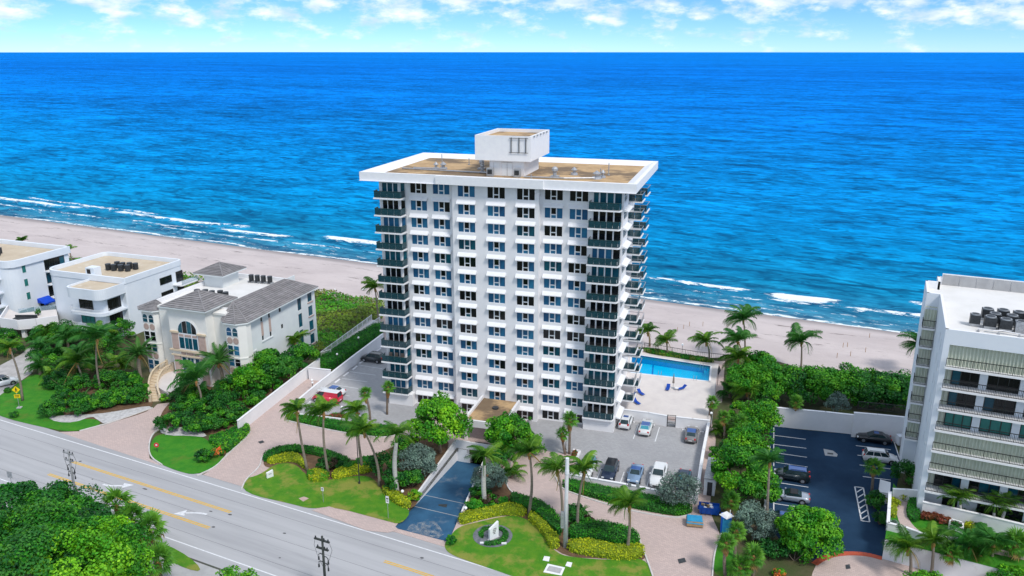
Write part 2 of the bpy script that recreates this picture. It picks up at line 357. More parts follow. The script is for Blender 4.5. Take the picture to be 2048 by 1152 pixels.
# ================================================================== SETTING
SH, SO = math.radians(-25.2), Vector((0, 197.6))           # shoreline: direction and a point on it
RD, RO = math.radians(-25.8), Vector((-33.8, 91.4))        # road: direction, a point on its far edge line
def shore(s, t): return Vector((SO.x + s * math.cos(SH) - t * math.sin(SH), SO.y + s * math.sin(SH) + t * math.cos(SH)))
def rd(x, y): return Vector((RO.x + x * math.cos(RD) - y * math.sin(RD), RO.y + x * math.sin(RD) + y * math.cos(RD)))
SEA = -1.8
rng = np.random.default_rng(7)
def vnoise(x, y, seed=0):
    """smooth value noise on numpy arrays, 0..1"""
    xi, yi = np.floor(x).astype(np.int64), np.floor(y).astype(np.int64); fx, fy = x - xi, y - yi
    fx = fx * fx * (3 - 2 * fx); fy = fy * fy * (3 - 2 * fy)
    def h(a, b):
        n = (a * 374761393 + b * 668265263 + seed * 1442695041) & 0xffffffff; n = ((n ^ (n >> 13)) * 1274126177) & 0xffffffff
        return ((n ^ (n >> 16)) & 0xffff) / 65535.0
    return (h(xi, yi) * (1 - fx) + h(xi + 1, yi) * fx) * (1 - fy) + (h(xi, yi + 1) * (1 - fx) + h(xi + 1, yi + 1) * fx) * fy
def fbm(x, y, seed=0, o=4):
    r = 0; a = .5
    for k in range(o): r = r + a * vnoise(x * 2 ** k, y * 2 ** k, seed + k); a *= .5
    return r / (1 - .5 ** o)
def grid_mesh(name, X, Y, Z, mats, smooth=True):
    n, m = X.shape; v = np.stack([X, Y, Z], -1).reshape(-1, 3)
    i = np.arange(n * m).reshape(n, m); q = np.stack([i[:-1, :-1], i[:-1, 1:], i[1:, 1:], i[1:, :-1]], -1).reshape(-1, 4)
    me = bpy.data.meshes.new(name); me.from_pydata(v.tolist(), [], q.tolist()); me.materials.append(M[mats])
    if smooth: me.polygons.foreach_set('use_smooth', [True] * len(q))
    me.update(); return me
def sh_arr(S, T):
    return SO.x + S * math.cos(SH) - T * math.sin(SH), SO.y + S * math.sin(SH) + T * math.cos(SH)
# ---- ocean material: colour by depth (distance from shore), painted ripple shading, foam
def ocean_material():
    m = mat('ocean', (.0, .12, .35), .28, spec=0.0); nt = m.node_tree; b = nt.nodes['Principled BSDF']; L = nt.links.new
    b.inputs['IOR'].default_value = 1.33
    def N(t, **k):
        n = nt.nodes.new(t)
        for a, c in k.items(): setattr(n, a, c)
        return n
    geo = N('ShaderNodeNewGeometry'); mp = N('ShaderNodeMapping', vector_type='TEXTURE'); mp.inputs['Rotation'].default_value = (0, 0, SH); mp.inputs['Location'].default_value = (SO.x, SO.y, 0)
    L(geo.outputs['Position'], mp.inputs['Vector']); sp = N('ShaderNodeSeparateXYZ'); L(mp.outputs[0], sp.inputs[0])
    def mth(op, a, c=None, d=None):
        n = N('ShaderNodeMath', operation=op)
        for i, q in enumerate((a, c, d)):
            if q is None: continue
            if isinstance(q, (int, float)): n.inputs[i].default_value = q
            else: L(q, n.inputs[i])
        return n.outputs[0]
    def noise(sx, sy, det=5, ro=.6, src=mp.outputs[0], dist=0.0):
        k = N('ShaderNodeMapping'); k.inputs['Scale'].default_value = (sx, sy, 1); L(src, k.inputs['Vector'])
        n = N('ShaderNodeTexNoise'); n.inputs['Scale'].default_value = 1; n.inputs['Detail'].default_value = det; n.inputs['Roughness'].default_value = ro; n.inputs['Distortion'].default_value = dist
        L(k.outputs[0], n.inputs['Vector']); return n.outputs['Fac']
    big = noise(.0035, .006, 3)
    # offshore distance, warped by the sand bars, on a log scale
    tt = mth('MAXIMUM', mth('ADD', sp.outputs[1], mth('MULTIPLY', mth('SUBTRACT', big, .5), mth('MULTIPLY', sp.outputs[1], .9))), 1.0)
    lg = mth('DIVIDE', mth('LOGARITHM', tt, 10.0), 4.6)
    r = N('ShaderNodeValToRGB'); e = r.color_ramp.elements
    stops = [(0.0, (.10, .22, .25)), (.22, (.030, .205, .29)), (.32, (.004, .205, .35)), (.41, (.0, .215, .45)), (.50, (.0, .235, .60)), (.60, (.0, .195, .68)), (.72, (.0, .165, .68)), (.84, (.0, .205, .76)), (.93, (.0, .200, .76)), (1.0, (.0, .25, .80))]
    e[0].position, e[0].color = stops[0][0], (*stops[0][1], 1); e[1].position, e[1].color = stops[-1][0], (*stops[-1][1], 1)
    for p, c in stops[1:-1]:
        q = e.new(p); q.color = (*c, 1)
    L(lg, r.inputs['Fac'])
    # swell and chop: ripple shading painted into the colour, troughs and crest lines darker
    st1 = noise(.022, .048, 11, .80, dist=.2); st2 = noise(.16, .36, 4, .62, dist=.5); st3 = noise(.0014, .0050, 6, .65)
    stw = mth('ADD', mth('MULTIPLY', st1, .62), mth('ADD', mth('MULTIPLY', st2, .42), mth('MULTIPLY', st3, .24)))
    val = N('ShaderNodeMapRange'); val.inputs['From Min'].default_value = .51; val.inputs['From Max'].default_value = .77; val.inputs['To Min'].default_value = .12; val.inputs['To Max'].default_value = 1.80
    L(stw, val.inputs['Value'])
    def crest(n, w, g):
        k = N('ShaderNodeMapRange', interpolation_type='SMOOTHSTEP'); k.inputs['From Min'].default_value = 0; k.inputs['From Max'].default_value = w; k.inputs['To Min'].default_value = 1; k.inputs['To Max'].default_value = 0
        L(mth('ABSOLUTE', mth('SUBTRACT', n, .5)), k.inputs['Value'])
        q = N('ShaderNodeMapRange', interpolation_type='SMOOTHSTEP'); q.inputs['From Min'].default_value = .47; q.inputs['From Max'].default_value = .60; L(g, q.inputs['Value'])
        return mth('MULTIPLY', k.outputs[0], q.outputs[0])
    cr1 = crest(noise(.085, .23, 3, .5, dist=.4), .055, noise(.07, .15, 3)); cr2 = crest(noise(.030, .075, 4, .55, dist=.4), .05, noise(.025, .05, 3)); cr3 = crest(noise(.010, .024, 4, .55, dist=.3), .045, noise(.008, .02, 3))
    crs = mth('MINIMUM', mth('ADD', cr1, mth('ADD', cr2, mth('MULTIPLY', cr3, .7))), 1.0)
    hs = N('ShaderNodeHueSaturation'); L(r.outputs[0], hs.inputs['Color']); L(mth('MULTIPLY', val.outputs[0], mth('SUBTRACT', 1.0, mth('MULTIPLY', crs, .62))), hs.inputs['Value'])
    # foam: breaker bands stored on the mesh, broken up by fine noise, and sparse whitecaps
    at = N('ShaderNodeAttribute', attribute_name='foam')
    fn = noise(.30, .75, 9, .74, dist=.8)
    fm = N('ShaderNodeMapRange', interpolation_type='SMOOTHSTEP'); fm.inputs['From Min'].default_value = .58; fm.inputs['From Max'].default_value = .80
    L(mth('ADD', at.outputs['Fac'], mth('MULTIPLY', mth('SUBTRACT', fn, .5), 2.5)), fm.inputs['Value'])
    wc = N('ShaderNodeMapRange', interpolation_type='SMOOTHSTEP'); wc.inputs['From Min'].default_value = .735; wc.inputs['From Max'].default_value = .80; wc.inputs['To Max'].default_value = .5
    L(noise(.12, .5, 6, .7, dist=.5), wc.inputs['Value'])
    foam = mth('MINIMUM', mth('ADD', fm.outputs[0], wc.outputs[0]), 1.0)
    mx = N('ShaderNodeMixRGB'); L(foam, mx.inputs['Fac']); L(hs.outputs[0], mx.inputs[1]); mx.inputs[2].default_value = (.78, .84, .86, 1)
    L(mx.outputs[0], b.inputs['Base Color'])
    L(mth('MULTIPLY_ADD', foam, .4, .45), b.inputs['Roughness'])
    bp = N('ShaderNodeBump'); bp.inputs['Strength'].default_value = .55; bp.inputs['Distance'].default_value = .8; L(stw, bp.inputs['Height']); L(bp.outputs[0], b.inputs['Normal'])
    gl = N('ShaderNodeBsdfGlossy'); gl.inputs['Color'].default_value = (.05, .42, .95, 1); gl.inputs['Roughness'].default_value = .32; L(bp.outputs[0], gl.inputs['Normal'])
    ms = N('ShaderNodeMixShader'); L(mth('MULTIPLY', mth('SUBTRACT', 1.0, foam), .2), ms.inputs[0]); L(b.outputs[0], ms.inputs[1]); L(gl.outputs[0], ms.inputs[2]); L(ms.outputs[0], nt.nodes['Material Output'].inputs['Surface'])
ocean_material()
s_ = np.arange(-330, 190.1, 1.6); t_ = np.concatenate([np.arange(-4, 70, .7), np.arange(70, 260, 2.0)])
S, T = np.meshgrid(s_, t_)
amp = np.clip(T / 60, .25, 1) * np.clip((258 - T) / 40, 0, 1) * np.clip((S + 330) / 20, 0, 1) * np.clip((190 - S) / 20, 0, 1)
swell = np.sin(T * .55 + 2.6 * fbm(S * .02, T * .02, 3) * 3 + S * .03) * .16 + (fbm(S * .07, T * .22, 5) - .5) * .9
foam = np.zeros_like(S)
def breaker(t0, s0, s1, w, strength=1.0, wob=5.0, seed=0):
    global swell
    c = t0 + (fbm(S * .03 + seed, S * 0 + seed * 3.1, 11) - .5) * wob
    d = T - c
    win = np.clip((S - s0) / 6, 0, 1) * np.clip((s1 - S) / 6, 0, 1)
    prof = np.where(d > 0, np.exp(-(d / .8) ** 2), np.exp(-(d / w) ** 2)) * win
    brk = np.clip(fbm(S * .08 + seed * 7, T * .02, 13 + seed) * 2.6 - .55, 0, 1)
    foam[:] = np.maximum(foam, prof * strength * (.62 + .38 * brk)); foam[:] = np.maximum(foam, win * .40 * np.exp(-((d + 3.5) / 4.5) ** 2))
    swell = swell + .38 * np.exp(-(d / 1.3) ** 2) * win
for k, (t0, a, b_, w, st) in enumerate([(24, -330, -186, 3.4, .95), (27.5, -236, -150, 2.2, .8), (23, -176, -104, 3.0, .95), (18, -118, -82, 3.2, .95), (22, -80, -38, 3.8, 1.0), (14, -330, -120, 1.6, .7), (11, -140, -30, 1.6, .7),
                                      (19.5, 26, 60, 2.8, .95), (17.5, 58, 80, 6.5, 1.1), (14.2, 76, 118, 3.0, .95), (25.5, 88, 130, 2.6, .95), (12, 30, 66, 1.4, .6), (8, 20, 100, 1.0, .55), (20, 118, 190, 3, .9)]):
    breaker(t0, a, b_, w, st * 1.08, seed=k)
edge = (fbm(S * .05, S * 0, 31) - .5) * 4
foam = np.maximum(foam, .86 * np.exp(-((T - 1.0 - edge) / 1.0) ** 2)); foam = np.maximum(foam, .55 * np.exp(-((T - 4.5 - edge * 1.3) / 1.0) ** 2))
Xo, Yo = sh_arr(S, T)
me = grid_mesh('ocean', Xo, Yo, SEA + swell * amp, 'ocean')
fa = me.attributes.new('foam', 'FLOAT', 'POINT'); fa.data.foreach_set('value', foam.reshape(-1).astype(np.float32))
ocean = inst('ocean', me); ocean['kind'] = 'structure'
# the open sea beyond: rings out to the horizon, joined edge to edge with the near water
def far_ring():
    mb = MB()
    def q(s0, t0, s1, t1):
        a, b, c, d = shore(s0, t0), shore(s1, t0), shore(s1, t1), shore(s0, t1)
        mb.add([(*p, SEA) for p in (a, b, c, d)], [(0, 1, 2, 3)])
    cuts = [258.0, 900, 3000, 9000, 26000, 70000]
    q(-60000, -4, -330, 258.0); q(190.0, -4, 60000, 258.0)
    for a, b in zip(cuts, cuts[1:]): q(-60000, a, 60000, b)
    return mb.build('open_sea', 'ocean')
far_ring()['kind'] = 'structure'
# ---- beach
def sand_material():
    m = mat('sand', (.56, .48, .455), .95); nt = m.node_tree; b = nt.nodes['Principled BSDF']; L = nt.links.new
    def N(t, **k):
        n = nt.nodes.new(t)
        for a, c in k.items(): setattr(n, a, c)
        return n
    geo = N('ShaderNodeNewGeometry'); mp = N('ShaderNodeMapping', vector_type='TEXTURE'); mp.inputs['Rotation'].default_value = (0, 0, SH); mp.inputs['Location'].default_value = (SO.x, SO.y, 0)
    L(geo.outputs['Position'], mp.inputs['Vector']); sp = N('ShaderNodeSeparateXYZ'); L(mp.outputs[0], sp.inputs[0])
    def noise(sx, sy, det=6, ro=.6):
        k = N('ShaderNodeMapping'); k.inputs['Scale'].default_value = (sx, sy, 1); L(mp.outputs[0], k.inputs['Vector'])
        n = N('ShaderNodeTexNoise'); n.inputs['Scale'].default_value = 1; n.inputs['Detail'].default_value = det; n.inputs['Roughness'].default_value = ro; L(k.outputs[0], n.inputs['Vector']); return n.outputs['Fac']
    def mth(op, a, c=None):
        n = N('ShaderNodeMath', operation=op)
        for i, q in enumerate((a, c)):
            if q is None: continue
            if isinstance(q, (int, float)): n.inputs[i].default_value = q
            else: L(q, n.inputs[i])
        return n.outputs[0]
    def rng_(v, a, c, lo=0.0, hi=1.0):
        n = N('ShaderNodeMapRange', interpolation_type='SMOOTHSTEP'); n.inputs['From Min'].default_value = a; n.inputs['From Max'].default_value = c; n.inputs['To Min'].default_value = lo; n.inputs['To Max'].default_value = hi
        L(v, n.inputs['Value']); return n.outputs[0]
    def mix(f, c1, c2):
        n = N('ShaderNodeMixRGB'); L(f, n.inputs['Fac'])
        for i, q in ((1, c1), (2, c2)):
            if isinstance(q, tuple): n.inputs[i].default_value = (*q, 1)
            else: L(q, n.inputs[i])
        return n.outputs[0]
    base = mix(rng_(noise(.05, .12), .35, .7), (.57, .50, .485), (.49, .425, .415))
    base = mix(rng_(noise(.6, 1.4, 5, .7), .5, .75, 0, .35), base, (.40, .345, .335))
    t_wob = mth('ADD', sp.outputs[1], mth('MULTIPLY', mth('SUBTRACT', noise(.03, .0, 4), .5), 6.0))
    base = mix(rng_(t_wob, -6.5, -1.0), base, (.31, .27, .265))                     # wet sand at the waterline
    # wrack lines: thin weed streaks along old tide marks
    band = mth('MAXIMUM', mth('MULTIPLY', rng_(t_wob, -11.5, -10.0), rng_(t_wob, -7.5, -9.0)), mth('MULTIPLY', rng_(t_wob, -22.5, -20), rng_(t_wob, -15, -18)))
    weed = mth('MULTIPLY', band, rng_(noise(.16, .8, 7, .75), .55, .65, 0, .8))
    base = mix(weed, base, (.10, .075, .065))
    L(base, b.inputs['Base Color'])
    bp = N('ShaderNodeBump'); bp.inputs['Strength'].default_value = .5; bp.inputs['Distance'].default_value = .25; L(noise(.9, 1.6, 7, .7), bp.inputs['Height']); L(bp.outputs[0], b.inputs['Normal'])
sand_material()
s_ = np.concatenate([np.arange(-700, -260, 20.), np.arange(-260, 160, 2.5), np.arange(160, 560, 20.)]); t_ = np.concatenate([np.arange(-40.5, 14, 1.5), [20, 40]])
S, T = np.meshgrid(s_, t_)
Z = np.interp(T, [-90, -34, -22, -8, 0, 12, 40], [-.35, -.3, -.32, -.75, SEA, SEA - 1.2, SEA - 4]) + (fbm(S * .12, T * .2, 51) - .5) * .45 * np.clip((-T) / 12, 0, 1)
Xo, Yo = sh_arr(S, T)
inst('beach', grid_mesh('beach', Xo, Yo, Z, 'sand'))['kind'] = 'structure'
# ---- ground sheet with the holes for the garage ramp and the swimming pool
RAMP_Z = -2.1
ramp = [G('s', 789, 1056).xy, G('s', 897, 1084).xy, G('b', 1180, 530, RAMP_Z).xy + Vector((.9, -.3)), G('b', 1045, 508, RAMP_Z).xy]
pool = GP('h', [(430, 448), (1072, 546), (1060, 669), (415, 597)])
outer = [shore(-420, -430), shore(520, -430), shore(520, -34)] + [shore(s, -35.5 + 2.2 * math.sin(s * .11) + 1.6 * math.sin(s * .31)) for s in range(160, -421, -6)]
sheet_obj('ground', outer, 0.0, 'soil', thick=.6, holes=[ramp, pool])
# ---- road with its markings and the path on its near side
sheet_obj('road', [rd(-420, -13.0), rd(420, -13.0), rd(420, 1.3), rd(-420, 1.3)], .020, 'asphalt_road')
sheet_obj('path', [rd(-420, -17.8), rd(420, -17.8), rd(420, -13.25), rd(-420, -13.25)], .016, 'concrete')
def stripe(name, x0, x1, y, w, m='line_white', z=.026):
    return sheet_obj(name, [rd(x0, y - w / 2), rd(x1, y - w / 2), rd(x1, y + w / 2), rd(x0, y + w / 2)], z, m)
stripe('road_edge_line', -420, 420, 0, .17); stripe('road_edge_line', -420, 420, -11.35, .17)
for y in (-3.85, -4.12): stripe('road_centre_line', -29.2, .6, y, .15, 'line_yellow')
for y in (-7.55, -7.82): stripe('road_centre_line', -28.6, .8, y, .15, 'line_yellow')
for x0, x1 in ((23.5, 120), (-420, -60)):
    for y in (-3.85, -4.12, -7.55, -7.82): stripe('road_centre_line', x0, x1, y, .15, 'line_yellow')
def turn_arrow(x, y, g):
    mb = MB(); c = [Vector((-1.9 + 2.7 * i / 8, .95 * (i / 8) ** 1.9 - .35)) for i in range(9)]
    def W2(p): q = rd(x + g * p.x, y + g * p.y); return (q.x, q.y, .027)
    for p, q in zip(c, c[1:]): mb.add([W2(p + Vector((0, -.17))), W2(q + Vector((0, -.17))), W2(q + Vector((0, .17))), W2(p + Vector((0, .17)))], [(0, 1, 2, 3)])
    e = c[-1]; mb.add([W2(e + Vector((.30, -.62))), W2(e + Vector((1.15, .72))), W2(e + Vector((-.42, .50)))], [(0, 1, 2)]); tag(mb.build('turn_arrow', 'line_white'), kind='structure')
turn_arrow(-17.7, -5.95, 1); turn_arrow(-3.6, -6.0, -1)
for x, y, w, h in ((-27.9, -3.4, .5, .3), (-13.6, -4.7, .9, .25), (-13.5, -7.2, .6, .25), (.9, -4.4, .6, .3), (1.1, -7.3, .5, .3), (9.7, -4.6, .5, .25), (27, -1.6, .5, .3), (12.5, -8.6, .3, .2), (-1.8, -4.9, .6, .2), (-22, -6.0, .3, .2)):
    sheet_obj('asphalt_patch', [rd(x - w * .5, y - h * .4), rd(x + w * .1, y - h * .6), rd(x + w * .5, y - h * .1), rd(x + w * .2, y + h * .5), rd(x - w * .3, y + h * .3)], .028, 'patch_dark')
for x0, x1, y in ((-420, 420, -1.9), (-420, 420, -5.85), (-420, 420, -9.6)): stripe('road_seam', x0, x1, y, .035, 'patch_dark', .0235)
stripe('path_joint', -420, 420, -13.12, .10, 'patch_dark', .018)
# ---- tower plot: pavers, grey car parks, lawns, planting beds, ramp
plot = [rd(-9.6, 1.32), rd(66, 1.32)] + GP('s', [(1448, 1085), (1440, 860), (1450, 722)]) + [shore(60, -37.5), shore(38, -37.5), shore(-14, -37.5)] + GP('s', [(668, 752), (640, 738), (600, 768), (530, 824), (478, 866), (450, 912), (425, 938)])
sheet_obj('paved_forecourt', plot, .020, 'paver_pink', holes=[ramp, pool])
sheet_obj('pool_deck', GP('h', [(300, 900), (1068, 1004), (1098, 880), (1112, 700), (1142, 528), (900, 492), (510, 432), (250, 392)]), .045, 'deck_paver', holes=[pool])
sheet_obj('car_park', GP('i', [(-190, 200), (-330, 330), (-210, 470), (60, 560), (300, 545), (220, 830), (1000, 970), (1545, 1080), (1660, 300), (700, 100)]), .040, 'paver_grey')
sheet_obj('car_park', GP('g', [(0, 915), (330, 660), (840, 320), (1250, 420), (1340, 900), (1060, 1110), (600, 1110), (300, 1060), (0, 1000)]), .040, 'paver_grey')
# marked bays
def line_px(sh, a, b, w=.14, z=.05, m='line_white', name='bay_line'):
    p, q = G(sh, *a).xy, G(sh, *b).xy; d = (q - p).normalized(); n = Vector((-d.y, d.x)) * w / 2
    return sheet_obj(name, [p - n, q - n, q + n, p + n], z, m)
for a, b in (((872, 410), (926, 258)), ((1100, 438), (1146, 288)), ((474, 868), (538, 716)), ((724, 904), (776, 756)), ((1004, 946), (1048, 796))): line_px('i', a, b)
for a, b in (((560, 530), (790, 566)), ((480, 594), (725, 628)), ((400, 658), (645, 692)), ((310, 718), (560, 756)), ((640, 470), (700, 480)), ((410, 815), (475, 828))): line_px('g', a, b)
def block_px(name, sh, a, b, w=.25, h=.14, m='white_paint', label=None, cat=None, group=None, z0=.04):
    p, q = G(sh, *a), G(sh, *b); mb = MB().bar((p.x, p.y, z0 + h / 2), (q.x, q.y, z0 + h / 2), w, h)
    return tag(mb.build(name, m), label, cat, group)
for k_, (a, b) in enumerate((((735, 400), (775, 372)), ((505, 580), (548, 545)), ((420, 640), (466, 606)), ((335, 704), (382, 670)), ((250, 770), (295, 735)), ((60, 918), (100, 888)), ((570, 520), (600, 500)))):
    block_px('wheel_stop', 'g', a, b, label=('topmost', 'third from the top', 'fourth from the top', 'fifth from the top', 'sixth from the top', 'lowest', 'second from the top')[k_] + ' white wheel stop along the low wall of the left car park', cat='wheel stop', group='wheel stops in the left car park')
for k_, (a, b) in enumerate((((1385, 318), (1425, 326)), ((1568, 336), (1610, 342)), ((868, 238), (884, 242)), ((1075, 268), (1094, 272)))):
    block_px('wheel_stop', 'i', a, b, label='white wheel stop at the pool wall ' + ('left of the grey sedan', 'right of the grey sedan', 'beside the white hatchback', 'beside the white sedan')[k_], cat='wheel stop', group='wheel stops by the pool wall')
sheet_obj('paved_drive', GP('a', [(312, 385), (430, 381), (560, 347), (700, 302), (815, 260), (840, 236), (905, 228), (880, 300), (862, 350), (840, 380), (812, 395), (790, 450), (798, 525), (865, 566)]), .030, 'paver_pink')
LAWNS = [
 ('lawn_lush', smooth(GP('a', [(-40, 215), (90, 130), (200, 60), (330, 160), (330, 330), (505, 310), (550, 345), (420, 382), (300, 378), (-60, 290)]), 2)),
 ('lawn_lush', smooth(GP('a', [(840, 395), (940, 395), (1080, 410), (1120, 440), (1210, 510), (1150, 575), (1040, 615), (960, 598), (865, 562), (800, 520), (802, 445)]), 2)),
 ('lawn', smooth(GP('b', [(-150, 610), (-60, 590), (30, 525), (140, 520), (210, 600), (340, 620), (480, 590), (580, 600), (640, 700), (800, 780), (735, 868), (650, 845), (340, 762), (230, 780), (120, 750), (-150, 690)]), 2)),
 ('lawn', smooth(GP('d', [(22, 955), (60, 900), (120, 830), (250, 800), (470, 750), (590, 790), (680, 880), (760, 1010), (900, 1035), (1120, 1050), (1345, 1030), (1395, 1170), (1420, 1300), (900, 1300), (520, 1170), (200, 1062), (60, 1010)]), 2)),
]
for m, p in LAWNS: sheet_obj('lawn', p, .055, m)
sheet_obj('planting_bed', smooth(GP('a', [(240, 310), (300, 330), (500, 320), (550, 345), (720, 300), (825, 258), (800, 130), (600, 20), (330, 60), (210, 120)]), 2), .045, 'mulch')
sheet_obj('gravel_bed', smooth(GP('a', [(250, 305), (300, 333), (400, 335), (490, 300), (520, 320), (560, 345), (700, 300), (815, 258), (790, 245), (650, 270), (520, 290), (350, 295)]), 1), .062, 'white_gravel')
sheet_obj('gravel_bed', smooth(GP('a', [(845, 385), (900, 405), (1000, 405), (1110, 415), (1080, 380), (980, 360), (880, 355)]), 1), .066, 'white_gravel')
sheet_obj('planting_bed', smooth(GP('a', [(850, 380), (850, 300), (900, 230), (1000, 150), (1350, 0), (1620, 40), (1300, 340), (1250, 380), (1100, 405), (960, 370)]), 2), .046, 'mulch')
sheet_obj('planting_bed', smooth(GP('b', [(-40, 560), (-30, 470), (60, 437), (180, 432), (320, 460), (470, 515), (600, 470), (800, 380), (920, 380), (1030, 400), (850, 680), (810, 780), (700, 780), (600, 640), (480, 590), (340, 620), (210, 620), (140, 520)]), 2), .048, 'mulch')
sheet_obj('planting_bed', smooth(GP('d', [(120, 830), (200, 640), (260, 480), (430, 440), (430, 560), (470, 615), (700, 700), (790, 800), (960, 800), (1290, 890), (1340, 1000), (1340, 1060), (1100, 1040), (800, 1030), (690, 900), (560, 760), (300, 760)]), 2), .048, 'mulch')
sheet_obj('planting_bed', smooth(GP('d', [(800, 560), (820, 545), (1300, 655), (1660, 705), (1640, 750), (1560, 770), (1300, 715), (1000, 640)]), 1), .049, 'mulch')
sheet_obj('planting_bed', smooth(GP('b', [(92, 285), (95, 255), (300, 240), (480, 300), (690, 330), (700, 372), (600, 382), (360, 345)]), 1), .049, 'mulch')
sheet_obj('planting_bed', GP('f', [(60, 700), (100, 250), (50, 40), (200, 0), (440, 60), (440, 330), (430, 800), (520, 900), (700, 980), (720, 1060), (690, 1180), (70, 1180), (90, 960), (130, 860)]), .049, 'soil')
sheet_obj('lawn', smooth(GP('f', [(80, 1090), (90, 960), (140, 900), (250, 940), (200, 1100), (150, 1130)]), 1), .058, 'lawn_lush')
def kerb_px(sh, pts, label, w=.16, h=.13, m='kerb', closed=False, name='kerb'):
    c = smooth([G(sh, *p).xy for p in pts], 2, closed); mb = MB()
    if closed: c = c + [c[0]]
    L_, R_ = [], []
    for i, p in enumerate(c):
        d = (c[min(i + 1, len(c) - 1)] - c[max(i - 1, 0)]).normalized(); n = Vector((-d.y, d.x)) * w / 2; L_.append(p + n); R_.append(p - n)
    for i in range(len(c) - 1):
        q = [R_[i], R_[i + 1], L_[i + 1], L_[i]]
        vs = [(*p, 0) for p in q] + [(*p, .04 + h) for p in q]
        mb.add(vs, [(4, 5, 6, 7), (0, 1, 5, 4), (2, 3, 7, 6)] + ([(3, 0, 4, 7)] if i == 0 else []) + ([(1, 2, 6, 5)] if i == len(c) - 2 else []))
    return tag(mb.build(name, m), kind='structure')
kerb_px('a', [(425, 381), (560, 345), (700, 300), (815, 258)], '')
kerb_px('a', [(865, 562), (800, 520), (793, 450), (815, 395), (850, 372)], '')
kerb_px('a', [(1050, 620), (1150, 575), (1205, 515), (1310, 420), (1336, 385)], '')
kerb_px('a', [(1290, 690), (1310, 640), (1390, 570), (1395, 520), (1450, 480)], '')
kerb_px('b', [(92, 285), (360, 345), (600, 382), (700, 372), (760, 340)], '')
kerb_px('d', [(480, 390), (432, 480), (435, 560), (470, 612), (600, 665), (760, 745)], '')
kerb_px('d', [(755, 505), (790, 582), (900, 625), (1100, 690), (1300, 740), (1500, 770), (1570, 772), (1640, 752)], '')
kerb_px('d', [(1300, 900), (1340, 1010), (1392, 1152), (1420, 1260)], '')
kerb_px('d', [(1840, 880), (1795, 1000), (1782, 1152), (1775, 1260)], '')
sheet_obj('paver_apron', GP('b', [(232, 785), (330, 765), (690, 870), (720, 895), (660, 912), (540, 900)]), .058, 'paver_pink')
for sh, q in (('d', [(1555, 1045), (1600, 1035), (1612, 1062), (1565, 1074)]), ('a', [(1375, 438), (1400, 430), (1412, 440), (1388, 448)]), ('f', [(918, 1045), (945, 1040), (952, 1068), (922, 1072)]), ('f', [(805, 334), (842, 338), (842, 348), (805, 344)])):
    sheet_obj('drain_grate', GP(sh, q), .062, 'dark_metal')
sheet_obj('drain_patch', GP('f', [(780, 310), (840, 322), (870, 345), (865, 360), (790, 352)]), .046, 'concrete')
sheet_obj('utility_cover', GP('b', [(160, 720), (190, 710), (218, 720), (186, 738)]), .066, 'pink_stone')
for q in ([(672, 1052), (682, 1025), (720, 1030), (712, 1060)], [(820, 1088), (832, 1062), (866, 1068), (856, 1098)], [(676, 1130), (705, 1075), (818, 1100), (795, 1152)]):
    sheet_obj('concrete_pad', GP('d', q), .085, 'white_paint', thick=.08)
sheet_obj('pad_panel', GP('d', [(695, 1120), (715, 1088), (800, 1107), (785, 1140)]), .092, 'concrete')
# monument sign circle
ring = [Vector((G('d', 345, 890).x + 2.35 * math.cos(t), G('d', 345, 890).y + 2.35 * math.sin(t))) for t in np.linspace(0, 2 * math.pi, 28, endpoint=False)]
sheet_obj('gravel_bed', ring, .075, 'dark_gravel')
# ramp surface, its side walls and the garage mouth
mb = MB(); A, B, C, D = ramp
mb.add([(*A, .03), (*B, .03), (*C, RAMP_Z), (*D, RAMP_Z)], [(0, 1, 2, 3)]); mb.build('ramp', 'ramp_blue')['kind'] = 'structure'
def rampz(p):
    t = ((p - (A + B) / 2).length) / (((C + D) / 2 - (A + B) / 2).length); return .03 + (RAMP_Z - .03) * t
for fa_, fb in ((.28, .28), (.44, .44)):
    pts = [A.lerp(D, fa_), B.lerp(C, fb)]; n = (D - A).normalized() * .06; mb = MB(); zz = .03 + (RAMP_Z - .03) * fa_
    mb.add([(*(pts[0] - n), zz + .02), (*(pts[1] - n), zz + .02), (*(pts[1] + n), zz + .005), (*(pts[0] + n), zz + .005)], [(0, 1, 2, 3)]); mb.build('ramp_joint', 'concrete')['kind'] = 'structure'
q = A.lerp(D, .36).lerp(B.lerp(C, .36), .52); zz = .03 + (RAMP_Z - .03) * .36
mb = MB().box(q.x - .55, q.y - .35, zz - .2, q.x + .55, q.y + .35, zz + .03); mb.build('drain_grate', 'dark_metal')['kind'] = 'structure'
def thickwall(mb, p, q, w, z0p, z0q, z1p, z1q, mi=0):
    d = (q - p).normalized(); n = Vector((-d.y, d.x)) * w
    vs = [(*p, z0p), (*q, z0q), (*(q + n), z0q), (*(p + n), z0p), (*p, z1p), (*q, z1q), (*(q + n), z1q), (*(p + n), z1p)]
    return mb.add(vs, [(0, 3, 2, 1), (4, 5, 6, 7), (0, 1, 5, 4), (1, 2, 6, 5), (2, 3, 7, 6), (3, 0, 4, 7)], mi)
rw = empty('retaining_wall', (0, 0, 0), 0, 'white retaining wall along the left of the blue ramp with a white door', 'wall')
n_ = (A.lerp(D, .3) - B.lerp(C, .3)).normalized()
mb = MB(); thickwall(mb, A.lerp(D, .30), D, .25, -1.2, RAMP_Z - .2, .55, 1.25); mb.build('wall', 'white_stucco', rw)
mb = MB(); thickwall(mb, D - (C - D).normalized() * .02, D.lerp(C, .42), .25, RAMP_Z - .2, RAMP_Z - .2, 1.25, 1.25); mb.build('wall', 'white_stucco', rw)
dd = (C - D).normalized(); nn = Vector((dd.y, -dd.x)) * .04
p0 = D.lerp(C, .06) + nn; p1 = D.lerp(C, .34) + nn
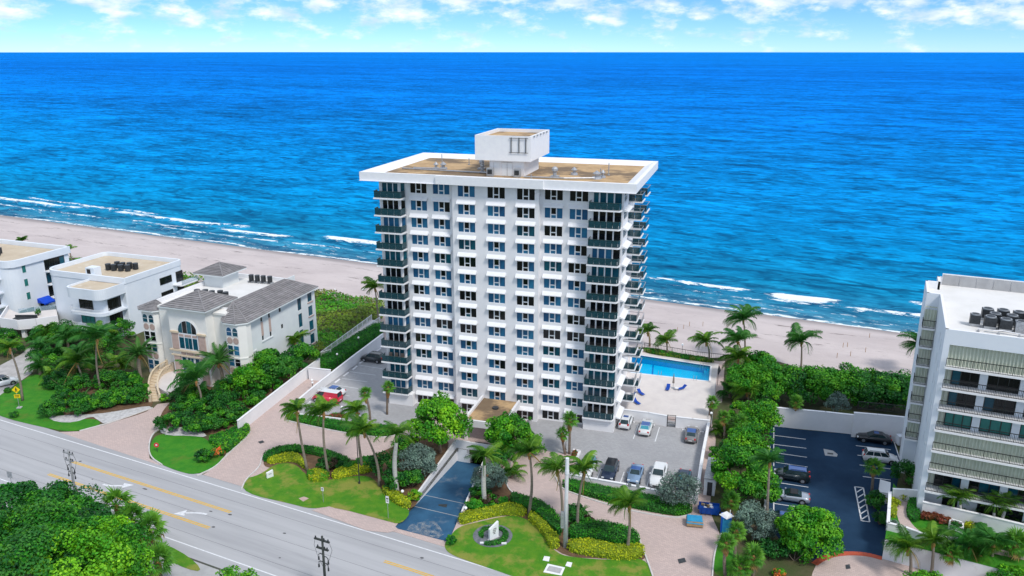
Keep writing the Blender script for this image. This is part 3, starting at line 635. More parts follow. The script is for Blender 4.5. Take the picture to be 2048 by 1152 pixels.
mb = MB(); thickwall(mb, p0, p1, .03, RAMP_Z, RAMP_Z, RAMP_Z + 2.0, RAMP_Z + 2.0); dr = mb.build('door', 'frame_white', rw)
mb = MB(); h0 = p0.lerp(p1, .86) + nn; mb.ball(h0.x, h0.y, RAMP_Z + 1.0, .06); mb.build('handle', 'dark_metal', dr)
mb = MB(); thickwall(mb, D.lerp(C, .42), C + dd * 2.5, .25, .1, .1, 1.2, 1.2); mb.build('lintel', 'white_stucco', rw)
mb = MB(); thickwall(mb, D.lerp(C, .42) - nn * 60, C - nn * 60, .1, RAMP_Z, RAMP_Z, .1, .1); mb.build('garage_door', 'dark_metal', rw)
rw2 = empty('retaining_wall', (0, 0, 0), 0, 'low white wall edging the right of the blue ramp under shrubs', 'wall')
mb = MB(); thickwall(mb, C, B.lerp(C, .28), .2, RAMP_Z - .2, -1.0, .25, .25); mb.build('wall', 'white_stucco', rw2)
wm_ = mat('worn_concrete', (.42, .44, .45), .9, (.52, .53, .53), 1.0, coord=W_); nt_ = wm_.node_tree; nz_ = nt_.nodes.new('ShaderNodeTexNoise'); nz_.inputs['Scale'].default_value = 1.3; nz_.inputs['Detail'].default_value = 9; nz_.inputs['Roughness'].default_value = .7
gp_ = nt_.nodes.new('ShaderNodeNewGeometry'); nt_.links.new(gp_.outputs['Position'], nz_.inputs['Vector']); mr_ = nt_.nodes.new('ShaderNodeMapRange'); mr_.inputs['From Min'].default_value = .42; mr_.inputs['From Max'].default_value = .72; mr_.inputs['To Max'].default_value = .75; nt_.links.new(nz_.outputs['Fac'], mr_.inputs['Value']); nt_.links.new(mr_.outputs[0], nt_.nodes['Principled BSDF'].inputs['Alpha'])
mb = MB(); zr = lambda f: .03 + (RAMP_Z - .03) * f + .012
mb.add([(*A.lerp(D, fa_).lerp(B.lerp(C, fa_), g_), zr(fa_)) for fa_, g_ in ((.005, .22), (.0, .5), (.005, .8), (.06, .86), (.12, .74), (.17, .55), (.13, .36), (.07, .2))], [tuple(range(8))]); mb.build('worn_patch', 'worn_concrete')['kind'] = 'structure'
# pool basin and water
mb = MB(); n = len(pool)
for i in range(n):
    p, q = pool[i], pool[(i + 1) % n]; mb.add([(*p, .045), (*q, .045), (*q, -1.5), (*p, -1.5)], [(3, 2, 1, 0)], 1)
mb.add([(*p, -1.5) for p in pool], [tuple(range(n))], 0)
cx = sum((p for p in pool), Vector((0, 0))) / n
def inset(f): return [p.lerp(cx, f) for p in pool]
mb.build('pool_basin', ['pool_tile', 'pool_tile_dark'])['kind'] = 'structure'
mb = MB(); a, b = pool[0].lerp(pool[1], .28), pool[3].lerp(pool[2], .28); n2 = (pool[1] - pool[0]).normalized() * .16
mb.add([(*(a - n2), -1.49), (*(a + n2), -1.49), (*(b + n2), -1.49), (*(b - n2), -1.49)], [(0, 1, 2, 3)]); mb.build('pool_lane_line', 'pool_tile_dark')['kind'] = 'structure'
mb = MB()
for f0, f1, zz in ((.0, .035, -.55), (.035, .07, -.95)):
    a, b, c, d = pool[1].lerp(pool[0], f0), pool[1].lerp(pool[0], f1), pool[2].lerp(pool[3], f1), pool[2].lerp(pool[3], f0)
    mb.prism([a, b, c, d], -1.48, zz)
mb.build('pool_steps', 'pool_tile')['kind'] = 'structure'
w = mat('pool_water', (.0, .50, .90), .05, alpha=.30, spec=.12, bump=.15, bscale=2.2, coord=W_)
sheet_obj('pool_water', pool, -.10, 'pool_water')
rim = MB()
for i in range(4):
    p, q = pool[i], pool[(i + 1) % 4]; d = (q - p).normalized(); o_ = Vector((d.y, -d.x)) * .3
    if (p + o_ - cx).length < (p - cx).length: o_ = -o_
    rim.add([(*p, .05), (*q, .05), (*(q + o_), .05), (*(p + o_), .05), (*p, .10), (*q, .10), (*(q + o_), .10), (*(p + o_), .10)], [(4, 5, 6, 7), (0, 1, 5, 4), (2, 3, 7, 6)])
rim.build('pool_coping', 'white_paint')['kind'] = 'structure'
# ---- right-hand neighbour's car park
sheet_obj('car_park', GP('f', [(462, 165), (655, 190), (960, 215), (1215, 258), (1272, 395), (1225, 640), (1195, 800), (1150, 1005), (1050, 974), (930, 968), (830, 982), (722, 1035), (560, 1010), (300, 900), (360, 600), (420, 330), (440, 160)]), .042, 'asphalt_blue')
sheet_obj('paved_forecourt', GP('f', [(690, 1180), (712, 1090), (735, 1042), (830, 992), (940, 978), (1050, 985), (1152, 1008), (1500, 1060), (2100, 1130), (2100, 1500), (690, 1500)]), .043, 'paver_pink')
rk = smooth([G('f', *p).xy for p in [(722, 1040), (760, 1012), (830, 982), (930, 970), (1050, 976), (1150, 1003)]], 2, False)
for i in range(len(rk) - 1): pass
mb = MB()
for i in range(len(rk) - 1):
    d = (rk[i + 1] - rk[i]).normalized(); n2 = Vector((-d.y, d.x)) * .38
    mb.add([(*(rk[i] - n2), .06), (*(rk[i + 1] - n2), .06), (*(rk[i + 1] + n2), .06), (*(rk[i] + n2), .06)], [(0, 1, 2, 3)])
mb.build('painted_kerb', 'red_kerb')['kind'] = 'structure'
for a, b in (((468, 225), (668, 250)), ((468, 282), (672, 307)), ((468, 334), (676, 364)), ((480, 396), (680, 425)), ((470, 520), (685, 553)), ((470, 656), (700, 690)), ((460, 812), (560, 828)),
             ((985, 290), (1205, 316)), ((995, 350), (1200, 376)), ((1008, 412), (1210, 438)), ((1028, 485), (1205, 508)), ((466, 176), (466, 420)), ((466, 640), (466, 720)), ((1225, 262), (1268, 392))): line_px('f', a, b)
hp = [(978, 550), (1032, 556), (1072, 772), (1020, 765)]
for a, b in zip(hp, hp[1:] + hp[:1]): line_px('f', a, b, .16)
for k in range(6):
    y0 = 580 + k * 34; x0 = 985 + k * 6.5; line_px('f', (x0, y0 + 8), (x0 + 48, y0 - 22), .16)
sheet_obj('paved_forecourt', GP('c', [(-60, 900), (0, 868), (130, 800), (230, 715), (260, 740), (240, 850), (200, 920), (100, 990), (0, 1060), (-100, 1080)]), .041, 'path_grey')
sheet_obj('grass_verge', smooth(GP('a', [(740, 945), (830, 962), (960, 1020), (1050, 1085), (1075, 1130), (1000, 1118), (880, 1060), (760, 1010)]), 1), .05, 'lawn')
# ================================================================== BUILDINGS
R_ = random.Random(4)
def pane_mesh(key, w, h, m, t=.03, _c={}):
    k = (round(w, 3), round(h, 3), m)
    if k not in _c: _c[k] = MB().box(0, 0, 0, w, t, h).mesh('pane', m)
    return _c[k]
def frame_mesh(w, h, cuts, zc=(), b=.07, d=.10, m='frame_white', _c={}):
    """window frame w x h with vertical mullions at cuts [(x0,x1)] and transoms zc [(x0,x1,z0,z1)]"""
    k = (w, h, tuple(cuts), tuple(zc), b, d, m)
    if k not in _c:
        mb = MB(); mb.box(0, 0, 0, w, d, b); mb.box(0, 0, h - b, w, d, h); mb.box(0, 0, b, b, d, h - b); mb.box(w - b, 0, b, w, d, h - b)
        for x0, x1 in cuts: mb.box(x0, .005, b, x1, d, h - b)
        for x0, x1, z0, z1 in zc: mb.box(x0, .01, z0, x1, d, z1)
        _c[k] = mb.mesh('window_frame', m)
    return _c[k]
def simple_window(parent, loc, w, h, n=2, m='pane_dark', rz=0.0, fm='frame_white', name='window', rows=1, b=.06):
    """window with n panes side by side (and rows of them), each pane its own piece; lies in local x/z, looking along -y"""
    cuts = [(w * i / n - b / 2, w * i / n + b / 2) for i in range(1, n)]
    zc = [(b, w - b, h * j / rows - b / 2, h * j / rows + b / 2) for j in range(1, rows)]
    o = inst(name, frame_mesh(w, h, cuts, zc, b, .10, fm), parent, loc, (0, 0, rz))
    for i in range(n):
        for j in range(rows):
            x0 = b if i == 0 else w * i / n + b / 2; x1 = w - b if i == n - 1 else w * (i + 1) / n - b / 2
            z0 = b if j == 0 else h * j / rows + b / 2; z1 = h - b if j == rows - 1 else h * (j + 1) / rows - b / 2
            mm = m if isinstance(m, str) else R_.choice(m)
            inst('pane', pane_mesh(0, x1 - x0, z1 - z0, mm), o, (x0, .05, z0))
    return o
# ------------------------------------------------------------------ the tower
T = empty('apartment_tower', (15.22, 109.15, 0), math.radians(-16.5), 'tall white apartment tower with window awnings and green glass balconies', 'building')
FL = 2.643; TOPW = 34.6; NROW = 14
def wz(k): return TOPW - FL * k if k < 13 else .22
WW, WH = 2.66, 1.64
COLS = [(-32.25, 1.3), (-28.6, 1.3), (-24.28, .3), (-19.7, .3), (-15.24, .3), (-11.4, 1.4), (-7.72, 1.4)]
ZT = 36.5
w = MB()
def section(x0, x1, y, cols):
    w.wall((x0, y, 0), (1, 0, 0), x1 - x0, ZT, [(c - x0, wz(k), c - x0 + WW, wz(k) + WH) for c in cols for k in range(NROW)], .16)
section(-33.0, -25.15, 1.3, [-32.25, -28.6]); section(-25.15, -11.95, .3, [-24.28, -19.7, -15.24]); section(-11.95, -4.65, 1.4, [-11.4, -7.72])
w.wall((-25.15, 1.3, 0), (0, -1, 0), 1.0, ZT); w.wall((-11.95, .3, 0), (0, 1, 0), 1.1, ZT)
def bz(k): return 33.7 - FL * k           # underside of balcony slabs
# right loggia back wall, right flank
DX = [(-4.35 + i * 1.03) for i in range(4)]
w.wall((-4.65, 1.4, 2.0), (1, 0, 0), 4.65, ZT - 2.0, [(.28, bz(k) + .2 - 2.0 + .02, 4.45, bz(k) + .2 - 2.0 + 2.2) for k in range(13)], .12)
w.wall((0, 1.4, 0), (0, 1, 0), 4.8, ZT, [(.6, bz(k) + .9, 3.6, bz(k) + 2.4) for k in range(13)] + [(.6, .5, 3.6, 1.7)], .14)
w.wall((0, 6.2, 0), (-1, 0, 0), 1.5, ZT); 
w.wall((-1.5, 6.2, 0), (0, 1, 0), 17.5, ZT, [(1.6 + 6.3 * j, bz(k) + .25, 4.4 + 6.3 * j, bz(k) + 2.35) for k in range(13) for j in (0, 1)], .12)
w.wall((-1.5, 23.7, 0), (-1, 0, 0), 35.7, ZT); w.wall((-37.2, 23.7, 0), (0, -1, 0), 22.7, ZT)
# left corner bay: front with three panes, an angled return with one
w.wall((-37.2, 1.0, 1.9), (1, 0, 0), 3.3, ZT - 1.9, [(.35, bz(k) + .2 - 1.9 + .35, 3.15, bz(k) + .2 - 1.9 + 2.2) for k in range(13)], .12)
w.wall((-33.9, 1.0, 1.9), (.9, .5, 0), 1.03, ZT - 1.9, [(.16, bz(k) + .2 - 1.9 + .35, .90, bz(k) + .2 - 1.9 + 2.2) for k in range(13)], .08)
w.prism([(-36.75, 23.6), (-36.75, .12), (-32.6, .12), (-32.6, 1.6), (-32.9, 1.6), (-32.9, 23.6)], 0, 2.0)
w.prism([(-4.66, 23.6), (-4.66, 0), (0, 0), (0, 1.41), (-.02, 1.41), (-.02, 6), (-1.55, 6.2), (-1.55, 23.6)], 0, 2.0)
w.build('wall', 'white_stucco', T)
inner = MB(); inner.box(-36.5, 2.2, .3, -2.2, 23.2, 36.0); inner.build('interior_core', 'pane_dark', T)
fm = frame_mesh(WW, WH, [(.83, .99), (1.67, 1.83)], [(.99, 1.67, .46, .60)], .025, .10)
aw = MB()
a0, a1, out, up = -.14, WW + .14, .46, .50
aw.add([(a0, 0, up), (a1, 0, up), (a1, -out, .02), (a0, -out, .02), (a1, 0, .02), (a0, 0, .02), (a1, -out, -.10), (a0, -out, -.10), (a0 , 0, up - .05), (a1, 0, up - .05), (a1, -out + .04, -.03), (a0, -out + .04, -.03)],
       [(3, 2, 1, 0), (2, 3, 7, 6), (8, 9, 10, 11), (1, 2, 4), (0, 5, 3), (6, 7, 11, 10)])
awm = aw.mesh('awning', 'white_paint')
for ci, (cx_, cy) in enumerate(COLS):
    for k in range(NROW):
        o = inst('window', fm, T, (cx_, cy + .06, wz(k)))
        r = R_.random(); mid_dark = R_.random() < .72
        if r < .66: ms = ['pane_blue', 'pane_blue']
        elif r < .82: ms = ['pane_teal', 'pane_teal']
        elif r < .88: ms = ['pane_blue', 'pane_dark'] if R_.random() < .5 else ['pane_dark', 'pane_blue']
        else: ms = ['pane_dark', 'pane_dark']
        if k == 0 and ci not in (1, 2): ms = ['pane_dark'] * 2
        if k >= 13: ms = ['pane_dark'] * 2
        if 7 <= k <= 8 and R_.random() < .3: ms = ['pane_dark'] * 2
        mc = 'pane_dark' if mid_dark or ms[0] == 'pane_dark' else ms[0]
        ml = ms[0] if ms[0] != 'pane_dark' else R_.choice(['pane_dark', 'pane_dark', 'pane_teal'])
        inst('pane', pane_mesh(0, .805, WH - .05, ms[0]), o, (.025, .05, .025)); inst('pane', pane_mesh(0, .805, WH - .05, ms[1]), o, (1.83, .05, .025))
        inst('pane', pane_mesh(0, .68, WH - .625, mc), o, (.99, .05, .60)); inst('vent_pane', pane_mesh(0, .68, .435, ml), o, (.99, .05, .025))
        if k > 0: inst('awning', awm, T, (cx_, cy, wz(k) + WH + .06))
def glass(name, parent, p, q, z0, z1, n, th=.03, m='balcony_glass'):
    """n glass panels between p and q, hung under a rail"""
    p, q = Vector(p), Vector(q); d = (q - p) / n; ang = math.atan2(d.y, d.x)
    me = pane_mesh(0, d.length - .03, z1 - z0, m, th)
    for i in range(n):
        a = p + d * i; inst(name, me, parent, (a.x + .015 * math.cos(ang), a.y + .015 * math.sin(ang), z0), (0, 0, ang))
def rails(parent, pts, z, m='frame_white', r=.05, posts=()):
    mb = MB()
    for p, q in zip(pts, pts[1:]): mb.bar((*p, z), (*q, z), .08, .06)
    for p in posts: mb.bar((*p, z - 1.0), (*p, z), .05, .05)
    mb.build('handrail', m, parent)
dfm = frame_mesh(4.17, 2.18, [(.80, 1.02), (1.86, 2.06), (2.92, 3.12)], (), .10, .10)
for k in range(13):
    z = bz(k)
    # right front balcony
    b = MB().prism([(-4.72, -.55), (-.28, -.55), (-.02, .0), (-.02, 1.38), (-4.72, 1.38)], z, z + .2).build('balcony', 'white_paint', T)
    glass('glass_panel', b, (-4.55, -.46), (-.33, -.46), z + .28, z + 1.20, 5); glass('glass_panel', b, (-.30, -.40), (-.08, .05), z + .28, z + 1.20, 1); glass('glass_panel', b, (-4.58, 1.3), (-4.58, -.40), z + .28, z + 1.2, 2)
    rails(b, [(-4.58, 1.34), (-4.58, -.46), (-.31, -.46), (-.05, .05)], z + 1.23, 'rail_green')
    o = inst('balcony_door', dfm, T, (-4.37, 1.45, z + .22)); dm = R_.choice(['pane_dark', 'pane_teal', 'pane_dark', 'pane_blue'] if k in (1, 2, 3, 4, 7, 10) else ['pane_dark', 'pane_dark', 'pane_teal'])
    for x in (.10, 1.02, 2.06, 3.12): inst('door_pane', pane_mesh(0, .70 if x < .5 else .84 if x < 3 else .94, 1.98, dm if R_.random() < .8 else 'pane_dark'), o, (x, .05, .10))
    # left front balcony wraps the bay
    b = MB().prism([(-37.55, -.45), (-33.10, -.45), (-33.0, 1.28), (-33.9, .98), (-37.55, .98)], z, z + .2).build('balcony', 'white_paint', T)
    glass('glass_panel', b, (-37.45, -.36), (-33.2, -.36), z + .28, z + 1.20, 4); glass('glass_panel', b, (-33.19, -.34), (-33.08, 1.2), z + .28, z + 1.20, 2); glass('glass_panel', b, (-37.45, .9), (-37.45, -.30), z + .28, z + 1.2, 1)
    rails(b, [(-37.45, .9), (-37.45, -.36), (-33.19, -.36), (-33.08, 1.2)], z + 1.23, 'rail_green')
    wm = R_.choice(['pane_dark', 'pane_dark', 'pane_teal', 'pane_blue'])
    simple_window(T, (-36.85, 1.06, z + .55), 2.8, 1.85, 3, wm, b=.13); a_ = math.atan2(.5, .9)
    simple_window(T, (-33.9 + .16 * math.cos(a_) - .04 * math.sin(a_), 1.0 + .16 * math.sin(a_) + .04 * math.cos(a_), z + .55), .74, 1.85, 1, wm, a_, b=.08)
    # two balconies on the right flank
    for y0, y1 in ((7.4, 10.7), (13.4, 17.0)):
        b = MB().box(-1.5, y0, z, 1.85, y1, z + .16).build('balcony', 'white_paint', T)
        glass('glass_panel', b, (-.2, y0 + .08), (1.74, y0 + .08), z + .28, z + 1.22, 2); glass('glass_panel', b, (1.76, y0 + .1), (1.76, y1 - .06), z + .28, z + 1.22, 3)
        rails(b, [(-.2, y0 + .08), (1.77, y0 + .08), (1.77, y1 - .05), (-1.4, y1 - .05)], z + 1.25, 'metal')
    for y in (7.8, 14.1): simple_window(T, (-1.44, y, z + .25), 2.8, 2.1, 2, 'pane_dark', math.pi / 2, name='sliding_door')
    simple_window(T, (-.07, 2.0, z + .9), 3.0, 1.5, 3, 'pane_teal', math.pi / 2, rows=2)
simple_window(T, (-.07, 2.0, .5), 3.0, 1.2, 3, 'pane_dark', math.pi / 2)
s_aw = MB(); s_aw.add([(0, 0, .34), (0, 4.2, .34), (.75, 4.2, 0), (.75, 0, 0), (0, 0, .28), (0, 4.2, .28), (.75, 4.2, -.08), (.75, 0, -.08), (0, 0, 0), (0, 4.2, 0)], [(3, 2, 1, 0), (4, 5, 6, 7), (3, 7, 6, 2), (0, 8, 3), (1, 2, 9), (3, 8, 4, 7)])
sam = s_aw.mesh('side_awning', 'white_paint')
for k in range(1, 13): inst('side_awning', sam, T, (.004, 1.5, bz(k) + 2.42))
inst('side_awning', sam, T, (.004, 1.5, 1.72))
# roof: fascia ring, gravel sheet
mb = MB(); ro = [(-39.65, -.45), (-27.3, -.45), (-27.3, -.80), (-11.1, -.80), (-11.1, -.50), (1.95, -.50), (1.95, 24.5), (-39.65, 24.5)]
ri = [(-38.2, 1.0), (1.0 - 0.2, 1.0), (.8, 23.6), (-38.2, 23.6)]
mb.wall((-39.65, -.45, 36.45), (1, 0, 0), 12.35, 1.25); mb.wall((-27.3, -.45, 36.45), (0, -1, 0), .35, 1.25); mb.wall((-27.3, -.8, 36.45), (1, 0, 0), 16.2, 1.25); mb.wall((-11.1, -.8, 36.45), (0, 1, 0), .3, 1.25)
mb.wall((-11.1, -.5, 36.45), (1, 0, 0), 13.05, 1.25); mb.wall((1.95, -.5, 36.45), (0, 1, 0), 25.0, 1.25); mb.wall((1.95, 24.5, 36.45), (-1, 0, 0), 41.6, 1.25); mb.wall((-39.65, 24.5, 36.45), (0, -1, 0), 24.95, 1.25)
k0 = len(mb.v)
def ring_faces(mb, o4, i4, z, flip=False):
    k = len(mb.v); n = len(o4); mb.v += [(*p, z) for p in o4] + [(*p, z) for p in i4]
    for i in range(n):
        j = (i + 1) % n; f = (k + i, k + j, k + n + j, k + n + i); mb.f.append(f[::-1] if flip else f); mb.m.append(0)
o4 = [(-39.65, -.45), (1.95, -.5), (1.95, 24.5), (-39.65, 24.5)]; i4 = [(-39.1, .1), (1.4, .1), (1.4, 24.0), (-39.1, 24.0)]
ring_faces(mb, o4, i4, 37.70); mb.add([(-27.3, -.449, 37.7), (-27.3, -.8, 37.7), (-11.1, -.8, 37.7), (-11.1, -.481, 37.7)], [(0, 1, 2, 3)])
ro_ = [(-39.1, .1), (1.4, .1), (1.4, 24.0), (-39.1, 24.0)]; rb = [(-37.6, 1.4), (-.1, 1.4), (-.1, 22.8), (-37.6, 22.8)]
k = len(mb.v); mb.v += [(*p, 37.70) for p in ro_] + [(*p, 37.0) for p in rb]
for i in range(4):
    j = (i + 1) % 4; mb.f.append((k + i, k + j, k + 4 + j, k + 4 + i)); mb.m.append(0)
mb.build('roof_fascia', 'white_paint', T)
mb = MB(); mb.add([(-39.64, -.79, 36.452), (1.94, -.79, 36.452), (1.94, 24.49, 36.452), (-39.64, 24.49, 36.452)], [(3, 2, 1, 0)]); mb.build('soffit', 'soffit', T)
rf = MB().add([(-37.7, 1.3, 37.04), (0, 1.3, 37.04), (0, 22.9, 37.04), (-37.7, 22.9, 37.04)], [(0, 1, 2, 3)]).build('roof', 'gravel_roof', T)
# penthouse: narrow plant room below, wide white box above
pl = MB(); pl.wall((-21.2, 6.1, 37.05), (1, 0, 0), 5.4, 2.4, [(.6, 0, 1.6, 2.0), (1.9, 0, 3.6, 2.05)], .06); pl.wall((-15.8, 6.1, 37.05), (0, 1, 0), 8.6, 2.4); pl.wall((-15.8, 14.7, 37.05), (-1, 0, 0), 5.4, 2.4); pl.wall((-21.2, 14.7, 37.05), (0, -1, 0), 8.6, 2.4)
pl.build('plant_room', 'white_stucco', T)
for x, ww in ((-20.6, 1.0), (-19.3, .83), (-18.45, .83)): MB().box(x + .02, 6.13, 37.06, x + ww - .02, 6.17, 39.05).build('door', 'frame_white', T)
simple_window(T, (-15.78, 9.2, 38.3), 1.2, .7, 2, 'pane_teal', math.pi / 2)
pb = MB(); pb.box(-23.3, 5.5, 39.35, -14.65, 16.9, 42.55)
for a in ((-23.3, 5.5, -14.65, 5.8), (-23.3, 16.6, -14.65, 16.9), (-23.3, 5.8, -23.0, 16.6), (-14.95, 5.8, -14.65, 16.6)): pb.box(a[0], a[1], 42.55, a[2], a[3], 43.05)
pb.build('penthouse', 'white_paint', T)
MB().add([(-22.99, 5.81, 42.56), (-14.96, 5.81, 42.56), (-14.96, 16.59, 42.56), (-22.99, 16.59, 42.56)], [(0, 1, 2, 3)]).build('penthouse_roof', 'gravel_roof', T)
fr = MB()
for x in (-17.6, -16.4, -15.35): fr.bar((x, 5.38, 40.6), (x, 5.38, 42.85), .10, .10)
for z in (40.65, 42.75): fr.bar((-17.95, 5.36, z), (-15.0, 5.36, z), .07, .07)
fr.build('steel_frame', 'dark_metal', T)
for i in range(5): MB().box(-14.62, 7.0 + i * 1.9, 42.78, -14.45, 7.35 + i * 1.9, 43.02).build('bracket', 'galv', T)
def turbine_vent(x, y, r=.45):
    o = MB().box(x - r * 1.2, y - r * 1.2, 37.045, x + r * 1.2, y + r * 1.2, 37.30).cyl(x, y, 37.3, 37.9, r * .55).build('roof_vent', 'galv', T)
    MB().ball(x, y, 38.2, r, nu=12).build('turbine', 'metal', o)
def cone_vent(x, y, r=.5):
    MB().cyl(x, y, 37.045, 37.35, r * 1.3, r * 1.1).cyl(x, y, 37.35, 37.75, r * .5).tube([(x, y, 37.75), (x, y, 37.85), (x, y, 38.25)], [r, r, .05], 12).build('roof_vent', 'metal', T)
def stack(x, y, h): MB().cyl(x, y, 37.045, 37.045 + h, .07).cyl(x, y, 37.045, 37.2, .2).build('vent_pipe', 'galv', T)
turbine_vent(-24.3, 11.5); turbine_vent(-23.0, 8.0, .35); turbine_vent(-11.2, 6.6, .5); cone_vent(-30.2, 10.0); cone_vent(-31.3, 9.6, .4); cone_vent(-9.0, 10.0, .45); cone_vent(-5.0, 7.2, .6); cone_vent(-4.3, 8.3, .35); stack(-31.6, 13, 2.0); stack(-3.9, 11, 1.9); stack(-14.0, 3.5, .8); stack(-4.9, 9.6, 1.2); stack(-28, 16, 1.1)
for pts in ([(-36.5, 8.2), (-30, 7.6), (-21.4, 7.2)], [(-35, 9.2), (-29.5, 9.3)], [(-15.5, 5.0), (-9.5, 5.2), (-4.8, 6.8)]):
    MB().tube([(*p, 37.22) for p in pts], .13, 6).build('roof_pipe', 'metal', T)
for x, y in ((-20.8, 5.2), (-16.6, 5.2)):
    o = MB().box(x - .5, y - .35, 37.05, x + .5, y + .35, 38.3).build('condenser', 'galv', T); MB().cyl(x, y - .36, 37.9, 37.91, .1).box(x - .36, y - .37, 37.4, x + .36, y - .352, 38.1).build('grille', 'ac_black', o)
# entrance canopy
pc = empty('entrance_canopy', (0, 0, 0)); pc.parent = T
cn = MB(); cn.box(-20.9, -8.6, 2.35, -14.6, .25, 3.0)
for a in ((-20.9, -8.6, -14.6, -8.25), (-20.9, -8.25, -20.55, .25), (-14.95, -8.25, -14.6, .25)): cn.box(a[0], a[1], 3.0, a[2], a[3], 3.4)
cn.build('canopy_slab', 'white_stucco', pc); MB().add([(-20.54, -8.24, 3.01), (-14.96, -8.24, 3.01), (-14.96, .24, 3.01), (-20.54, .24, 3.01)], [(0, 1, 2, 3)]).build('canopy_roof', 'gravel_roof', pc)
for x, y in ((-20.5, -8.2), (-15.0, -8.2), (-20.5, -4), (-15.0, -4)): MB().box(x - .2, y - .2, 0, x + .2, y + .2, 2.35).build('column', 'white_stucco', pc)
MB().cyl(-17.6, -3.0, 3.01, 3.25, .5).build('roof_drain', 'dark_metal', pc)
# three chairs on a left balcony
for i in range(3):
    z = bz(10) + .2; x = -36.4 + i * 1.0
    c = empty('deck_chair', (0, 0, 0), 0, ('leftmost', 'middle', 'rightmost')[i] + ' of three brown slatted chairs on a left corner balcony of the tower', 'chair', 'chairs on the left balcony')
    c.matrix_world = T.matrix_basis @ Matrix.Translation((x, .35, z))
    MB().box(-.28, -.3, .40, .28, .25, .45).build('seat', 'bark', c); MB().add([(-.28, .25, .45), (.28, .25, .45), (.28, .45, 1.25), (-.28, .45, 1.25), (-.28, .29, .45), (.28, .29, .45), (.28, .49, 1.25), (-.28, .49, 1.25)], [(0, 1, 2, 3), (7, 6, 5, 4), (3, 2, 6, 7)]).build('backrest', 'bark', c)
    for sx in (-.26, .26):
        for sy in (-.28, .24): MB().box(sx - .02, sy - .02, 0, sx + .02, sy + .02, .4).build('leg', 'bark', c)
# ------------------------------------------------------------------ right-hand condominium with shutters
RBT = math.radians(-25); CR = Vector((47.95, 83.5))
RB = empty('condominium', (CR.x, CR.y, 0), RBT, 'white condominium with cream storm shutters and black balcony railings at the right edge', 'building')
RZ = [21.28, 18.72, 16.16, 13.6, 10.98, 8.38, 5.76]; RTOP = 25.6; RW = 26.0; RD_ = 24.0
w = MB(); w.wall((0, 0, -.3), (1, 0, 0), .62, RTOP + .3); w.wall((.62, 0, 23.85), (1, 0, 0), RW - .62, RTOP - 23.85)
w.wall((.62, 0, -.3), (0, 1, 0), 1.5, 24.15); w.wall((.62, 1.5, -.3), (1, 0, 0), RW - .62, 24.15)
w.wall((0, 14.6, -.3), (0, -1, 0), 14.6, RTOP + .3, [(14.6 - y0 - .35, z + .7 + .3, 14.6 - y0, z + 2.1 + .3) for z in RZ for y0 in (3.0, 5.6)], .15)
w.wall((-1.5, 14.6, -.3), (1, 0, 0), 1.5, RTOP + .3); w.wall((-1.5, 21, -.3), (0, -1, 0), 6.4, RTOP + .3); w.wall((0, RD_, -.3), (0, -1, 0), 3, RTOP + .3); w.wall((0, 21, -.3), (-1, 0, 0), 1.5, RTOP + .3)
w.wall((RW, RD_, -.3), (-1, 0, 0), RW, RTOP + .3); w.wall((RW, 0, -.3), (0, 1, 0), RD_, RTOP + .3)
w.add([(.62, 0, 23.85), (RW, 0, 23.85), (RW, 1.5, 23.85), (.62, 1.5, 23.85)], [(3, 2, 1, 0)])
w.build('wall', 'cool_white', RB)
mb = MB().add([(.3, .3, 24.55), (RW, .3, 24.55), (RW, RD_ - .3, 24.55), (.3, RD_ - .3, 24.55)], [(0, 1, 2, 3)]).add([(-1.2, 14.9, 24.56), (.3, 14.9, 24.56), (.3, 20.7, 24.56), (-1.2, 20.7, 24.56)], [(0, 1, 2, 3)]).build('roof', 'white_roof', RB)
pp = MB()
for p, q in (((0, 0), (RW, 0)), ((0, 14.6), (0, 0)), ((-1.5, 14.6), (0, 14.6)), ((-1.5, 21), (-1.5, 14.6)), ((0, 21), (-1.5, 21)), ((0, RD_), (0, 21)), ((RW, RD_), (0, RD_))):
    p, q = Vector(p), Vector(q); d = (q - p).normalized(); n = Vector((-d.y, d.x)) * .3
    pp.add([(*p, RTOP), (*q, RTOP), (*(q + n), RTOP), (*(p + n), RTOP), (*(p + n), 24.5), (*(q + n), 24.5)], [(0, 1, 2, 3), (3, 2, 5, 4)])
pp.build('parapet', 'white_paint', RB)
for i in range(9): MB().box(.7 + i * 2.0, RD_ - .42, 24.56, 2.62 + i * 2.0, RD_ - .31, 26.0).build('parapet_panel', 'concrete', RB)
MB().box(.6, RD_ - .32, 25.55, RW, RD_ - .02, 26.05).build('parapet', 'white_paint', RB)
def corrugated(x0, x1, y, z0, z1, parent, name='shutter', m='shutter', pitch=.32, d=.16):
    mb = MB(); n = max(2, int((x1 - x0) / pitch)); xs = np.linspace(x0, x1, n * 4 + 1); k = 0
    ys = [y + (0 if (i % 4) in (0, 1) else d) for i in range(n * 4 + 1)]
    vs = [(x, yy, z) for x, yy in zip(xs, ys) for z in (z0, z1)]
    mb.add(vs, [(2 * i, 2 * i + 2, 2 * i + 3, 2 * i + 1) for i in range(n * 4)]); return mb.build(name, m, parent)
def railing(parent, pts, z, h=1.05, gap=.16, m='rail_black', closed=False, name='railing', t=.026):
    mb = MB()
    for p, q in zip(pts, pts[1:]):
        p, q = Vector(p), Vector(q); mb.bar((*p, z + h), (*q, z + h), .08, .07); mb.bar((*p, z + .10), (*q, z + .10), .04, .04)
        n = max(1, int((q - p).length / gap))
        for i in range(n + 1): c = p.lerp(q, i / n); tt = t * (2 if i % 8 == 0 else 1); mb.box(c.x - tt / 2, c.y - tt / 2, z + .05, c.x + tt / 2, c.y + tt / 2, z + h)
    return mb.build(name, m, parent)
kinds = 'sddgssd'          # from the top: shutters, dark glass, green glass
